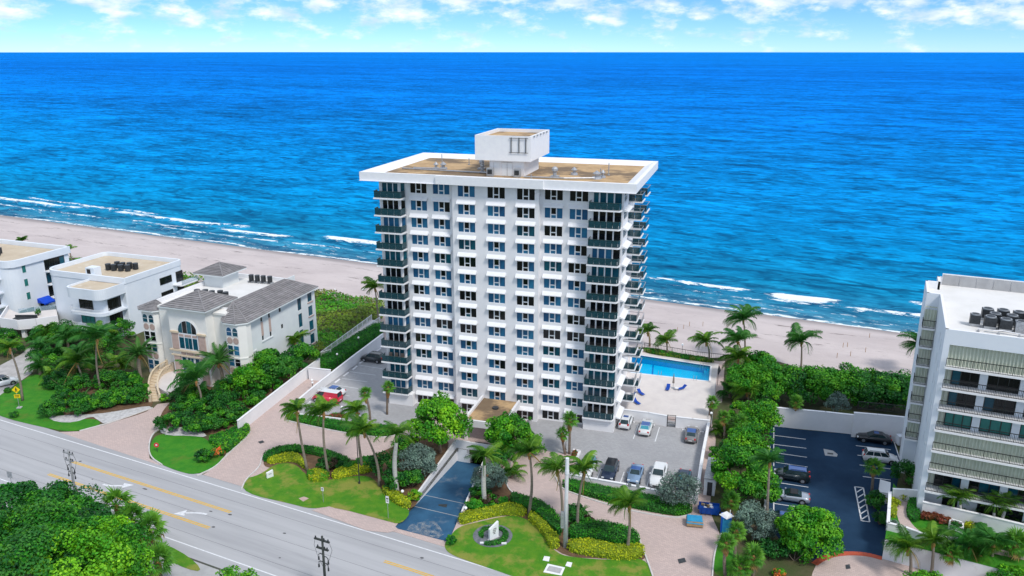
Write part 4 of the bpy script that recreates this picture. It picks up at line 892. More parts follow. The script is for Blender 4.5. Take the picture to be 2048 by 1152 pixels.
tops = [23.85] + RZ[:-1]
for i, z in enumerate(RZ):
    b = MB().box(.45, -.35, z - .22, RW, 1.49, z).build('balcony', 'white_paint', RB)
    railing(b, [(.55, -.25), (RW, -.25)], z)
    zt = tops[i] - (.24 if i else .02)
    if kinds[i] == 's':
        for j in range(4): corrugated(.66 + j * 3.5, .66 + j * 3.5 + 3.48, .42, z + .01, zt, RB)
    else:
        corrugated(.64, 1.38, 1.30, z + .01, zt, RB, m='shutter_cream')
        x = 1.42
        while x < RW - 3:
            mm = 'pane_green' if kinds[i] == 'g' else 'pane_dark'
            simple_window(RB, (x, 1.38, z + .02), 2.75 if x < 2 else 3.1, zt - z - .04, 3, [mm] if kinds[i] == 'g' else ['pane_dark', 'pane_dark', 'pane_teal'], fm='frame_dark', name='sliding_door', b=.09)
            x += 2.75 if x < 2 else 3.1
            MB().box(x, 1.20, z + .005, x + .78, 1.48, zt).build('pier', 'cool_white', RB); x += .8
    for y0 in (3.0, 5.6): MB().box(.10, y0, z + .7, .14, y0 + .35, z + 2.1).build('slit_window', 'pane_teal', RB)
    # balcony in the corner bay
    bb = MB().box(-1.6, 13.2, z - .2, -.05, 14.55, z).build('bay_balcony', 'white_paint', RB); railing(bb, [(-1.52, 14.5), (-1.52, 13.28), (-.06, 13.28)], z)
    corrugated(-1.45, -.1, 14.0, z + .01, z + 2.3, RB, m='shutter_cream' if i % 3 else 'shutter')
corrugated(-1.45, -.1, 14.0, 21.3 + 2.55, 24.0, RB)
simple_window(RB, (2.6, 1.38, 3.0), 1.6, 2.2, 2, 'pane_dark', fm='frame_dark', name='door'); simple_window(RB, (6.2, 1.38, 3.0), 4.6, 2.2, 3, 'pane_dark', fm='frame_dark')
for i in range(4): MB().box(-.06, 1.5, 6.2 + i * 4.6, .0, 1.62, 6.5 + i * 4.6).build('wall_lamp', 'globe', RB)
ordn = ['nearest to the white parapet edge', 'second from the parapet edge', 'third in the front row', 'fourth in the front row', 'first in the back row', 'second in the back row', 'third in the back row', 'fifth in the front row', 'fourth in the back row', 'first in the middle row', 'second in the middle row']
wr = RB.matrix_basis
for i, (x, y, s) in enumerate(((3.3, 6.2, .52), (4.8, 5.9, .6), (6.3, 5.6, .62), (7.8, 5.4, .6), (4.8, 9.2, .6), (6.4, 9.4, .6), (8.0, 9.3, .6), (9.3, 5.2, .62), (9.6, 9.2, .6), (5.4, 7.5, .6), (7.1, 7.5, .6))):
    a = empty('roof_condenser', wr @ Vector((x, y, 24.58)), RBT, 'grey air conditioning condenser on the right condominium roof, ' + ordn[i], 'air conditioner', 'condensers on the right condominium roof')
    MB().box(-s, -s, .3, s, s, 1.3).build('casing', 'ac_black' if i != 3 else 'galv', a); MB().cyl(0, 0, 1.3, 1.42, s * .92, n=18).build('fan_guard', 'galv', a); MB().cyl(0, 0, 1.42, 1.43, s * .74, n=18).build('fan', 'ac_black', a); MB().box(-s, -s, 0, s, -s + .12, .3).box(-s, s - .12, 0, s, s, .3).build('stand', 'galv', a)
a = empty('duct_unit', wr @ Vector((10.5, 9.0, 24.58)), RBT, 'large grey air handler with sloped duct on the right condominium roof', 'air handler')
MB().box(-1.6, -1.2, .2, 1.4, 1.4, 2.0).build('casing', 'galv', a); MB().add([(1.4, -1.2, .2), (2.8, -1.2, .2), (2.8, 1.4, .2), (1.4, 1.4, .2), (1.4, -1.2, 2.0), (1.4, 1.4, 2.0), (2.8, -1.2, .8), (2.8, 1.4, .8)], [(4, 0, 1, 6), (5, 7, 2, 3), (4, 6, 7, 5), (6, 1, 2, 7)]).build('duct', 'cool_white', a)
MB().tube([(-.9, -1.3, 2.0), (-.9, -1.3, 2.05)], .6, 14).build('fan', 'ac_black', a)
pr = empty('pipe_run', wr @ Vector((3.5, 4.4, 24.6)), RBT, 'white refrigerant pipes lying in front of the roof condensers', 'pipes'); MB().tube([(0, 0, .2), (1.5, -.3, .25), (2.5, .1, .25), (4.5, -.6, .25), (6, .2, .25), (9, -.4, .25)], .07, 6).build('pipe', 'white_paint', pr); MB().tube([(0.6, -.7, .15), (9, -1.1, .15)], .06, 6).build('pipe', 'galv', pr)
for x in (0, 2, 4, 6, 8): MB().box(x, -.8, 0, x + .15, -.2, .15).build('pipe_support', 'galv', pr)
# ------------------------------------------------------------------ mediterranean villa
MT = math.radians(-19.5)
V = empty('villa', (-38.0, 145.5, 0), MT, 'cream mediterranean villa with grey tiled roofs and a tall arched entrance window', 'building')
def tiles(mb, e0, e1, t0, t1, n, seg=2.4, rise=.13):
    """tile courses on a roof slope between eave e0-e1 and top t0-t1"""
    e0, e1, t0, t1 = map(Vector, (e0, e1, t0, t1)); nrm = (e1 - e0).cross(t0 - e0).normalized() if (t0 - e0).length > .01 else (e1 - e0).cross(t1 - e0).normalized()
    if nrm.z < 0: nrm = -nrm
    for i in range(n):
        a0, a1 = e0.lerp(t0, i / n), e1.lerp(t1, i / n); b0, b1 = e0.lerp(t0, (i + 1) / n), e1.lerp(t1, (i + 1) / n)
        L_ = (a1 - a0).length; m = max(1, int(L_ / seg))
        for j in range(m):
            p, q, r, s = a0.lerp(a1, j / m), a0.lerp(a1, (j + 1) / m), b0.lerp(b1, (j + 1) / m), b0.lerp(b1, j / m)
            up = nrm * rise; mb.add([p + up, q + up, r, s, p, q], [(0, 1, 2, 3), (4, 5, 1, 0)])
def hip(parent, x0, y0, x1, y1, ze, zr, ridge=None, n=9, name='roof', under=True):
    mb = MB(); a, b, c, d = (x0, y0, ze), (x1, y0, ze), (x1, y1, ze), (x0, y1, ze)
    if ridge is None: r0 = r1 = ((x0 + x1) / 2, (y0 + y1) / 2, zr)
    else: r0, r1 = (*ridge[0], zr), (*ridge[1], zr)
    tiles(mb, a, b, r0, r0 if ridge is None or ridge[0][1] != ridge[1][1] else r1, n); tiles(mb, c, d, r1, r1 if ridge is None or ridge[0][1] != ridge[1][1] else r0, n)
    tiles(mb, b, c, r1 if ridge is None or ridge[0][1] == ridge[1][1] else r0, r1, n); tiles(mb, d, a, r0 if ridge is None or ridge[0][1] == ridge[1][1] else r1, r0, n)
    o = mb.build(name, 'roof_tile', parent)
    if under: MB().prism([(x0, y0), (x1, y0), (x1, y1), (x0, y1)], ze - .22, ze - .02).build('eave', 'pale_stucco', o)
    rc = MB()
    for p, q in ((a, r0), (b, r0 if ridge is None or ridge[0][1] != ridge[1][1] else r1), (c, r1), (d, r1 if ridge is None or ridge[0][1] != ridge[1][1] else r0)): rc.tube([Vector(p) + Vector((0, 0, .06)), Vector(q) + Vector((0, 0, .06))], .12, 5)
    if ridge: rc.tube([Vector(r0) + Vector((0, 0, .06)), Vector(r1) + Vector((0, 0, .06))], .12, 5)
    rc.build('ridge_cap', 'roof_tile', o); return o
EZ = 11.95
# body walls
w = MB()
side_ops = [(21.5 - 15.9, 10.3, 21.5 - 15.4, 11.1), (21.5 - 13.7, 10.3, 21.5 - 13.2, 11.1), (21.5 - 15.9, 6.9, 21.5 - 15.4, 7.7), (21.5 - 13.7, 6.9, 21.5 - 13.2, 7.7), (21.5 - 10.6, 10.4, 21.5 - 10.0, 11.2), (21.5 - 10.3, 7.2, 21.5 - 9.7, 8.0),
            (21.5 - 4.9, 8.9, 21.5 - 3.7, 11.2), (21.5 - 4.9, 5.6, 21.5 - 3.7, 8.2), (21.5 - 4.9, 2.4, 21.5 - 3.7, 5.0), (21.5 - 15.9, 3.6, 21.5 - 15.4, 4.4), (21.5 - 13.7, 3.6, 21.5 - 13.2, 4.4)] + [(19.9, z, 21.3, z + 1.9) for z in (1.2, 3.9, 6.8, 9.6)]
w.wall((0, -20.6, 0), (0, 1, 0), 21.4, EZ, [(a - .9, b, c - .9, d) for a, b, c, d in side_ops], .14)
w.wall((0, .8, 0), (-1, 0, 0), 21.4, EZ); w.wall((-21.4, .8, 0), (0, -1, 0), 20.0, EZ)
w.build('wall', 'pale_stucco', V)
for a, b, c, d in side_ops: MB().box(-.13, a - 21.5 + .003, b + .003, -.09, c - 21.5 - .003, d - .003).build('window', 'pane_dark' if (c - a) < 1 else 'pane_teal', V)
for y in (-15.65, -13.45): MB().box(0, y - .28, 7.75, .04, y + .28, 10.25).build('wall_panel', 'pink_stone', V)
for z in (.95, 3.65, 6.55, 9.35): MB().box(0, -1.75, z, .16, 0.0, z + .2).build('window_sill', 'pink_stone', V)
MB().box(0, -20.5, 5.7, .12, -17.6, 5.95).build('ledge', 'pale_stucco', V); MB().box(-.1, -16.1, 6.62, .14, -12.9, 6.82).build('window_sill', 'pale_stucco', V)
def arch_pts(cx, w, z0, zs, n=9):
    return [(cx - w / 2, z0), (cx + w / 2, z0)] + [(cx + w / 2 * math.cos(t), zs + w / 2 * math.sin(t)) for t in np.linspace(0, math.pi, n)]
def slab_xz(pts, y0, y1, name, m, parent, o=(0, 0, 0), rz=0):
    n = len(pts); vs = [(p[0], y0, p[1]) for p in pts] + [(p[0], y1, p[1]) for p in pts]
    return MB().add(vs, [tuple(range(n)), tuple(range(2 * n - 1, n - 1, -1))] + [(i, n + i, n + (i + 1) % n, (i + 1) % n) for i in range(n)]).build(name, m, parent, loc=o, rz=rz)
def octa_bay(x0, x1, y, z1, parent):
    c = .95; pts = [(x0, y + 2.2), (x0, y + c), (x0 + c, y), (x1 - c, y), (x1, y + c), (x1, y + 2.2)]
    bay = MB().prism(pts, 0, z1, cap=False).build('bay', 'cream_stucco', parent)
    MB().prism([(p[0], p[1] - .12) for p in pts], 5.6, 5.85).build('ledge', 'cream_stucco', bay)
    face = [(Vector(pts[1]), Vector(pts[2])), (Vector(pts[2]), Vector(pts[3])), (Vector(pts[3]), Vector(pts[4]))]
    ws = []
    for p, q in face[1:2]:
        L_ = (q - p).length; ang = math.atan2((q - p).y, (q - p).x); cs = [L_ * .26, L_ * .76] if L_ > 1.8 else [L_ * .5]
        for c0 in cs:
            for zb in (6.25, .9):
                P0 = p.lerp(q, c0 / L_)
                wd = 1.12
                for part, pt, m in (('window', arch_pts(0, wd, zb + 3.35, zb + 4.35), 'frame_white'), ('window', [(-wd / 2, zb), (wd / 2, zb), (wd / 2, zb + 1.75), (-wd / 2, zb + 1.75)], 'frame_white')):
                    n2 = Vector((math.sin(ang), -math.cos(ang)))
                    f = slab_xz(pt, -.05, .05, part, m, parent, (P0.x, P0.y, 0), ang)
                    zz0, zz1 = min(t[1] for t in pt), max(t[1] for t in pt)
                    if len(pt) > 4: g = [((t[0]) * .84, zz0 + .08 + (t[1] - zz0) * .90) for t in pt]
                    else: g = [(t[0] * .84, zz0 + .08 + (t[1] - zz0) * .91) for t in pt]
                    slab_xz(g, -.07, -.04, 'pane', R_.choice(['pane_teal', 'pane_dark', 'pane_blue']), f); MB().box(-wd / 2 * .84, -.085, (zz0 + zz1) / 2 - .03, wd / 2 * .84, -.065, (zz0 + zz1) / 2 + .03).build('glazing_bar', 'frame_white', f)
                oc = [(math.cos(t) * wd / 2 * 1.04, zb + 2.55 + math.sin(t) * .62) for t in np.linspace(math.pi / 8, 2 * math.pi + math.pi / 8, 8, endpoint=False)]
                slab_xz(oc, -.04, .05, 'wall_panel', 'pink_stone', parent, (P0.x, P0.y, 0), ang)
octa_bay(-3.4, .9, -21.9, EZ, V); octa_bay(-21.9, -17.4, -20.9, EZ, V)
# right wing roof with its faceted front, left wing roof
mb = MB(); E0, E1 = (1.3, -20.9, EZ), (.7, 1.2, EZ); r0, r1 = (-4.3, -17.2, 13.9), (-4.3, -2.2, 13.9)
tiles(mb, E0, E1, r0, r1, 12); tiles(mb, E1, (-4.3, 1.2, EZ), r1, r1, 12)
fp = [(1.3, -20.9, EZ), (-.1, -22.3, EZ), (-2.6, -22.3, EZ), (-3.9, -21.1, EZ), (-4.3, -19.5, EZ)]
for p, q in zip(fp, fp[1:]): tiles(mb, q, p, r0, r0, 12)
o = mb.build('roof', 'roof_tile', V); MB().prism([p[:2] for p in fp[::-1]] + [(.7, 1.2)] + [(-4.3, 1.2)], EZ - .25, EZ - .02).build('eave', 'pale_stucco', o)
rc = MB(); rc.tube([(r0[0], r0[1], 13.95), (r1[0], r1[1], 13.95)], .13, 5)
for p in fp[:4]: rc.tube([(p[0], p[1], p[2] + .05), (r0[0], r0[1], 13.95)], .11, 5)
rc.tube([(E1[0], E1[1], EZ + .05), (r1[0], r1[1], 13.95)], .11, 5); rc.build('ridge_cap', 'roof_tile', o)
MB().prism([(-4.45, -17.2), (-4.3, -17.2), (-4.3, 1.0), (-4.45, 1.0)], 12.0, 13.85).build('parapet', 'pale_stucco', V)
mb = MB(); lf = [(-17.1, -20.3, EZ), (-18.2, -21.4, EZ), (-21.1, -21.4, EZ), (-22.4, -20.2, EZ), (-22.4, 1.0, EZ)]; la, lb = (-19.6, -18.6, 13.1), (-19.6, 0.5, 13.1)
tiles(mb, lf[0], (-17.1, -18.6, EZ), la, la, 8); tiles(mb, lf[1], lf[0], la, la, 8); tiles(mb, lf[2], lf[1], la, la, 8); tiles(mb, lf[3], lf[2], la, la, 8); tiles(mb, lf[4], lf[3], lb, la, 8); o = mb.build('roof', 'roof_tile', V)
MB().prism([p[:2] for p in lf] + [(-19.6, 1.0), (-17.1, -18.6)], EZ - .25, EZ - .02).build('eave', 'pale_stucco', o)
# flat roof with white parapets
MB().add([(-19.4, -18.5, 12.35), (-4.4, -18.5, 12.35), (-4.4, .6, 12.35), (-19.4, .6, 12.35)], [(0, 1, 2, 3)]).build('flat_roof', 'white_roof', V)
pp = MB()
for a in ((-19.6, -18.6, -19.3, .8), (-19.3, .5, -4.45, .8), (-5.8, -18.6, -4.46, -18.3)): pp.box(a[0], a[1], 12.0, a[2], a[3], 13.15)
pp.build('parapet', 'white_paint', V)
# entrance block with pyramid roof, giant arched window
eb = MB(); AW, AZ = 4.1, 9.55
eb.prism([(-13.6, -22.5), (-5.9, -22.5), (-5.9, -15.4), (-13.6, -15.4)], 0, 13.7, cap=False); eb.box(-17.3, -20.6, 0, -13.6, -18, 12.6); eb.box(-5.9, -20.6, 0, -3.4, -18, 12.6)
ebo = eb.build('entrance_block', 'cream_stucco', V)
for x0, x1 in ((-17.4, -13.7), (-5.8, -3.2)): MB().box(x0, -20.8, 12.6, x1, -17.9, 12.95).build('cornice', 'cream_stucco', ebo)
hip(V, -14.4, -23.3, -5.1, -14.9, 13.85, 15.9, n=10)
AX = -9.85
slab_xz(arch_pts(AX, AW + .5, 6.2, AZ, 15), -22.56, -22.49, 'arch_surround', 'cream_stucco', V)
fo = slab_xz(arch_pts(AX, AW, 6.3, AZ, 15), -22.62, -22.56, 'window', 'frame_white', V)
n_f = 4
for i in range(4):           # fan of arched panes above, three casements below
    x0, x1 = AX - AW / 2 + .14 + i * (AW - .28) / 4, AX - AW / 2 + .14 + (i + 1) * (AW - .28) / 4 - .09
    r = AW / 2 - .12; arc = lambda x: AZ + math.sqrt(max(.02, r * r - (x - AX) ** 2))
    xs = np.linspace(x0, x1, 6); slab_xz([(x0, AZ - .25), (x1, AZ - .25)] + [(x, arc(x)) for x in xs[::-1]], -22.65, -22.61, 'pane', 'pane_dark' if i % 2 else 'pane_teal', fo)
for x0, x1 in ((-11.7, -10.75), (-10.55, -9.87), (-9.79, -9.12), (-8.92, -8.0)): MB().box(x0, -22.65, 6.5, x1, -22.61, 8.45).build('pane', R_.choice(['pane_dark', 'pane_teal']), fo)
for x0, x1 in ((-11.7, -10.75), (-10.5, -9.17), (-8.92, -8.0)): MB().box(x0, -22.66, 8.62, x1, -22.61, 9.05).build('spandrel', 'pink_stone', fo)
for x0, x1 in ((-11.7, -10.75), (-10.5, -9.17), (-8.92, -8.0)):
    MB().box(x0, -22.62, 5.35, x1, -22.56, 5.75).build('spandrel', 'pink_stone', V)
    simple_window(V, (x0, -22.62, 1.9), x1 - x0, 3.0, 1 if x1 - x0 < 1.2 else 2, 'pane_teal')
for x in (-13.3, -7.75):      # pilasters with capitals
    MB().box(x + .1, -22.72, 6.3, x + 1.4, -22.52, 9.2).build('pilaster', 'pink_stone', V); MB().box(x - .1, -22.85, 9.2, x + 1.6, -22.5, 9.5).build('capital', 'cream_stone', V)
    MB().box(x + .1, -22.72, .4, x + 1.4, -22.52, 5.0).build('pilaster', 'pink_stone', V)
MB().box(-13.9, -22.85, 5.9, -5.7, -22.53, 6.2).build('band', 'cream_stone', V); MB().box(-13.7, -22.80, 5.02, -5.9, -22.53, 5.25).build('band', 'cream_stone', V)
# rear roof pavilion
MB().prism([(-19.2, -6.6), (-14.9, -6.6), (-14.9, -2.0), (-19.2, -2.0)], 12.35, 15.0).build('pavilion', 'pale_stucco', V)
hip(V, -20.5, -7.9, -13.7, -1.0, 15.05, 16.6, n=9)
vm = V.matrix_basis
for i, (x, y) in enumerate(((-12.3, -1.6), (-11.0, -1.5), (-9.7, -1.4), (-8.3, -1.3))):
    a = empty('roof_condenser', vm @ Vector((x, y, 12.36)), MT, ('leftmost', 'second from left', 'third from left', 'rightmost') [i] + ' of four condensers along the back of the villa roof', 'air conditioner', 'villa condensers')
    MB().cyl(0, 0, .35, 1.45, .46, n=14).build('casing', 'ac_black', a); MB().cyl(0, 0, 1.45, 1.52, .48, n=14).build('fan_guard', 'dark_metal', a)
    MB().box(-.5, -.5, 0, -.38, .5, .35).box(.38, -.5, 0, .5, .5, .35).build('stand', 'galv', a)
for i, (x, y) in enumerate(((-14.9, -13.6), (-13.4, -13.2), (-11.8, -13.4), (-10.5, -12.8), (-9.0, -13.2))):
    a = empty('roof_condenser', vm @ Vector((x, y, 12.36)), MT, ('first', 'second', 'third', 'fourth', 'last')[i] + ' of the condensers half hidden behind the entrance roof of the villa', 'air conditioner', 'condensers behind the villa entrance roof')
    MB().cyl(0, 0, .35, 1.6, .5, n=14).build('casing', 'ac_black', a); MB().cyl(0, 0, 1.6, 1.68, .52, n=14).build('fan_guard', 'dark_metal', a)
pr = empty('pipe_run', vm @ Vector((-6.4, -2.5, 12.36)), MT, 'bent dark pipes on the villa roof beside the tiled ridge', 'pipes')
for i in range(5): MB().tube([(.1 * i, -i * 1.1, .1), (.3 + .1 * i, -i * 1.1 - .3, .5), (.1 + .1 * i, -i * 1.1 - .6, .25), (.5 + .1 * i, -i * 1.1 - .9, .4)], .09, 6).build('pipe', 'dark_metal', pr)
MB().box(-17.5, -16.5, 12.36, -15.5, -15.3, 12.8).build('skylight', 'galv', V)
# ------------------------------------------------------------------ modern white block B and its neighbour A
def rounded(x0, y0, x1, y1, rad, n=7):
    out = []
    for (cx, cy, a0), r in zip(((x0, y0, 180), (x1, y0, 270), (x1, y1, 0), (x0, y1, 90)), rad):
        sx = cx + r if cx == x0 else cx - r; sy = cy + r if cy == y0 else cy - r
        if r < .05: out.append((cx, cy)); continue
        out += [(sx + r * math.cos(math.radians(a0 + 90 * k / n)), sy + r * math.sin(math.radians(a0 + 90 * k / n))) for k in range(n + 1)]
    return out
BT = math.radians(-19.5)
Bb = empty('beach_house', (-71.9, 166.8, 0), BT, 'white modern beach house with rounded corners and curved balconies beside the villa', 'building')
BH = 11.7
body = rounded(-20.6, -15.6, .6, .6, (3.0, .3, 1.2, 1.4)); 
MB().prism(body, 0, BH - .8).build('wall', 'cool_white', Bb)
def parapet_ring(poly, z0, z1, t, parent, m='white_paint'):
    c = Vector((sum(p[0] for p in poly) / len(poly), sum(p[1] for p in poly) / len(poly))); n = len(poly); mb = MB()
    pin = []
    for i in range(n):
        a, b, d = Vector(poly[i - 1]), Vector(poly[i]), Vector(poly[(i + 1) % n]); tdir = (d - a).normalized(); nn = Vector((-tdir.y, tdir.x))
        if (b + nn - c).length > (b - nn - c).length: nn = -nn
        pin.append(b + nn * t)
    k = 0; mb.v = [(*p, z0) for p in poly] + [(*p, z1) for p in poly] + [(*p, z1) for p in pin] + [(*p, z0) for p in pin]
    for i in range(n):
        j = (i + 1) % n
        for a, b in ((0, n), (n, 2 * n), (2 * n, 3 * n)): mb.f.append((a + i, a + j, b + j, b + i)); mb.m.append(0)
    return mb.build('parapet', m, parent)
parapet_ring(rounded(-20.7, -15.7, .7, .7, (3.1, .3, 1.2, 1.4)), BH - .81, BH + .35, .45, Bb, 'cool_white')
MB().prism(rounded(-20.2, -15.2, .2, .2, (2.8, .2, 1, 1)), BH - .79, BH - .5, ti=0).build('roof', 'tan_roof', Bb)
# projecting front bay with curved balconies
bayp = rounded(-8.6, -21.8, .5, -15.2, (1.6, 1.8, 0, 0))
MB().prism(rounded(-7.6, -19.8, -.7, -15.2, (.6, .6, 0, 0)), 0, BH - 2.2).build('bay', 'cool_white', Bb)
MB().prism(bayp, BH - 2.6, BH - 1.0).build('bay_fascia', 'cool_white', Bb); parapet_ring(bayp, BH - 1.0, BH - .55, .35, Bb, 'cool_white'); MB().prism([(p[0] * .93 - .3, p[1] * .965 - .65) for p in bayp], BH - 1.0, BH - .92).build('bay_roof', 'tan_roof', Bb)
for k, z in enumerate((BH - 5.6, BH - 8.6)):
    o = MB().prism(bayp, z - .3, z).build('balcony', 'cool_white', Bb)
    mb = MB(); pts = bayp[:16]
    for zz in (.35, .6, .85, 1.05):
        for p, q in zip(pts, pts[1:]): mb.bar((*p, z + zz), (*q, z + zz), .05, .06)
    mb.build('railing', 'white_paint', o)
    simple_window(Bb, (-7.2, -19.92, z + .2), 3.4, 2.2, 3, 'pane_dark' if k == 0 else 'pane_green', fm='frame_dark'); simple_window(Bb, (-.62, -19.2, z + .2), 3.2, 2.2, 3, 'pane_dark', math.pi / 2, fm='frame_dark')
for k, z in enumerate((BH - 3.6, BH - 6.7)):
    simple_window(Bb, (.68, -6.5, z), 3.4, 1.5, 2, 'pane_dark', math.pi / 2, fm='frame_dark'); simple_window(Bb, (.68, -1.8, z - .6), 2.0, 2.3, 2, 'pane_dark', math.pi / 2, fm='frame_dark')
    o = MB().prism(rounded(.6, -3.0, 3.0, 2.6, (0, .6, 1.2, 0)), z - 1.0, z - .75).build('balcony', 'white_paint', Bb); glass('glass_panel', o, (2.9, -2.8), (2.9, 2.2), z - .7, z + .25, 4, m='clear_glass')
bm_ = Bb.matrix_basis
for i in range(8):
    x, y = -9.8 + (i % 4) * 1.45 + (.5 if i > 3 else 0) + R_.uniform(-.15, .15), -9.2 + (i // 4) * 1.7 + .25 * (i % 4) + R_.uniform(-.3, .3)
    a = empty('roof_condenser', bm_ @ Vector((x, y, BH - .5)), BT, ('front', 'back')[i // 4] + ' row condenser, ' + ('leftmost', 'second', 'third', 'rightmost')[i % 4] + ' in the cluster on the white beach house roof', 'air conditioner', 'beach house condensers')
    MB().cyl(0, 0, .15, 1.30, .55, n=14).build('casing', 'ac_black', a); MB().cyl(0, 0, 1.30, 1.38, .57, n=14).build('fan_guard', 'dark_metal', a)
MB().box(-9.6, -15.2, BH - .5, -7.4, -13.4, BH + 1.6).build('stair_head', 'cool_white', Bb); MB().box(-9.2, -15.26, BH - .2, -8.3, -15.2, BH + 1.3).build('hatch', 'pane_dark', Bb)
AT = math.radians(-20)
Ab = empty('beach_house', (-101.2, 176.6, 0), AT, 'white modern beach house with a blue door canopy at the far left edge', 'building')
MB().prism(rounded(-30, -14.6, 0, .5, (.3, 2.6, .3, .3)), 0, 11.2).build('wall', 'cool_white', Ab); parapet_ring(rounded(-30.1, -14.7, .4, .9, (.3, 2.6, .3, .3)), 11.0, 12.5, .6, Ab, 'cool_white'); MB().prism(rounded(-29.6, -14.2, -.3, .2, (.2, 2.2, .2, .2)), 11.2, 11.55).build('roof', 'tan_roof', Ab)
for z in (9.3, 6.3, 3.3):
    simple_window(Ab, (.06, -11.6, z), .95, 1.65, 1, 'pane_green', math.pi / 2, fm='frame_white', b=.04); simple_window(Ab, (.06, -6.1, z - .8), 5.2, 2.35, 4, ['pane_teal', 'pane_dark'], math.pi / 2, fm='frame_dark')
    o = MB().prism(rounded(0, -6.2, 1.3, 2.4, (0, .4, .5, 0)), z - 1.1, z - .85).build('balcony', 'white_paint', Ab); glass('glass_panel', o, (1.25, -6.0), (1.25, 2.2), z - .8, z + .15, 6, m='clear_glass')
    o = MB().prism(rounded(-9.5, -18.2, -2.6, -14.5, (1.5, 1.5, 0, 0)), z - .9, z - .6).build('balcony', 'cool_white', Ab); mb = MB(); pts = rounded(-9.5, -18.2, -2.6, -14.5, (1.5, 1.5, 0, 0))[:16]
    for zz in (.4, .7, 1.0):
        for p, q in zip(pts, pts[1:]): mb.bar((*p, z - .6 + zz), (*q, z - .6 + zz), .05, .06)
    mb.build('railing', 'white_paint', o); simple_window(Ab, (-8.5, -14.72, z - .5), 4.4, 2.2, 3, 'pane_dark', fm='frame_dark')
simple_window(Ab, (.06, -13.9, .0), 3.6, 1.5, 2, 'pane_green', math.pi / 2, fm='frame_white'); simple_window(Ab, (.06, -8.7, .0), 1.9, 1.7, 2, 'pane_dark', math.pi / 2, fm='frame_dark', name='door')
mb = MB(); mb.add([(.05, -9.3, 2.9), (.05, -6.4, 2.9), (1.9, -6.4, 1.95), (1.9, -9.3, 1.95), (1.9, -6.4, 1.65), (1.9, -9.3, 1.65), (.05, -9.3, 1.95), (.05, -6.4, 1.95)], [(3, 2, 1, 0), (3, 5, 4, 2), (0, 6, 3), (1, 2, 7)]); mb.build('door_canopy', 'awning_blue', Ab)
am = Ab.matrix_basis
for i in range(5):
    a = empty('roof_condenser', am @ Vector((-13.4 + (i % 3) * 1.5, -8.6 + (i // 3) * 1.6, 11.56)), AT, ('first', 'second', 'third', 'fourth', 'fifth')[i] + ' black condenser in the cluster on the far left house roof', 'air conditioner', 'far left condensers')
    MB().cyl(0, 0, .15, 1.3, .56, n=14).build('casing', 'ac_black', a); MB().cyl(0, 0, 1.3, 1.38, .58, n=14).build('fan_guard', 'dark_metal', a)
# raised terrace with white parapet in front of A and B
tr = empty('terrace', (0, 0, 0), 0, 'raised white entrance terrace between the two modern houses with glass rails', 'terrace')
tp = GP('n', [(10, 880), (180, 905), (350, 890), (560, 860), (540, 760), (340, 780), (180, 800), (90, 760)], 3.0)
MB().prism(tp, 2.3, 3.0).build('slab', 'deck_paver', tr)
mb = MB()
for p, q in zip(tp[:3], tp[1:4]): thickwall(mb, p, q, -.25, 1.9, 1.9, 3.9, 3.9)
thickwall(mb, tp[7], tp[0], -.25, 1.9, 1.9, 3.9, 3.9); mb.build('parapet', 'white_stucco', tr)
for p in tp[:4]: MB().box(p.x - .1, p.y + .5, 0, p.x + .6, p.y + 1.2, 2.3).build('column', 'white_stucco', tr)
g = MB(); 
for p, q in ((tp[5], tp[6]), (tp[4], tp[5])): thickwall(g, p, q, .05, 3.0, 3.0, 4.0, 4.0)
g.build('glass_rail', 'clear_glass', tr)
# ================================================================== WALLS AND FENCES
def wall_px(sh, pts, h, label, t=.25, m='white_stucco', cap=True, z0=0.0, h1=None, name='wall', sheetz=0.0):
    root = empty('boundary_wall', (0, 0, 0), 0, label, 'wall')
    c = [G(sh, *p, sheetz).xy.copy() for p in pts]
    for i, (p, q) in enumerate(zip(c, c[1:])):
        mb = MB(); d = (q - p).normalized(); n = Vector((-d.y, d.x)); za, zb = (h, h) if h1 is None else (h + (h1 - h) * i / (len(c) - 1), h + (h1 - h) * (i + 1) / (len(c) - 1))
        thickwall(mb, p - n * t / 2, q - n * t / 2, t, z0, z0, za, zb); mb.build('wall_section', m, root)
        if cap:
            mb = MB(); thickwall(mb, p - n * (t / 2 + .05) - d * .04, q - n * (t / 2 + .05) + d * .04, t + .1, za + .002, zb + .002, za + .08, zb + .08); mb.build('coping', 'white_paint', root)
    return root
wall_px('s', [(478, 866), (530, 824), (600, 768), (640, 738)], 2.0, 'long white boundary wall between the villa garden and the pink paver drive')
wall_px('g', [(0, 905), (150, 792), (300, 690), (500, 545), (680, 420), (800, 340)], 1.0, 'low white wall along the left car park up to the tower', h1=2.4)
wall_px('g', [(90, 668), (300, 690)], 2.2, 'short white wall closing the top of the pink service drive')
wall_px('h', [(350, 985), (560, 1012), (712, 1040)], 1.75, 'white wall between the parked cars and the pool deck, tower side of the gate')
wall_px('h', [(785, 1048), (920, 1064), (1058, 1078)], 1.75, 'white wall between the car park and the pool deck, right of the gate')
wall_px('i', [(1656, 330), (1600, 620), (1570, 800), (1530, 1095)], 1.5, 'white side wall on the right of the tower car park', t=.3)
wall_px('i', [(205, 848), (500, 902), (800, 955), (1050, 1005), (1510, 1090)], 1.0, 'low white wall with hedge in front of the row of parked cars')
wall_px('i', [(205, 848), (222, 770)], 1.0, 'stub of low white wall beside the palm bed corner', cap=False)
wall_px('d', [(895, 385), (915, 345), (870, 335)], .35, 'white kerb wall round the sabal palm bed', t=.35, cap=False)
wall_px('b', [(92, 270), (190, 205)], .7, 'white kerb wall at the corner of the left car park hedge', cap=False)
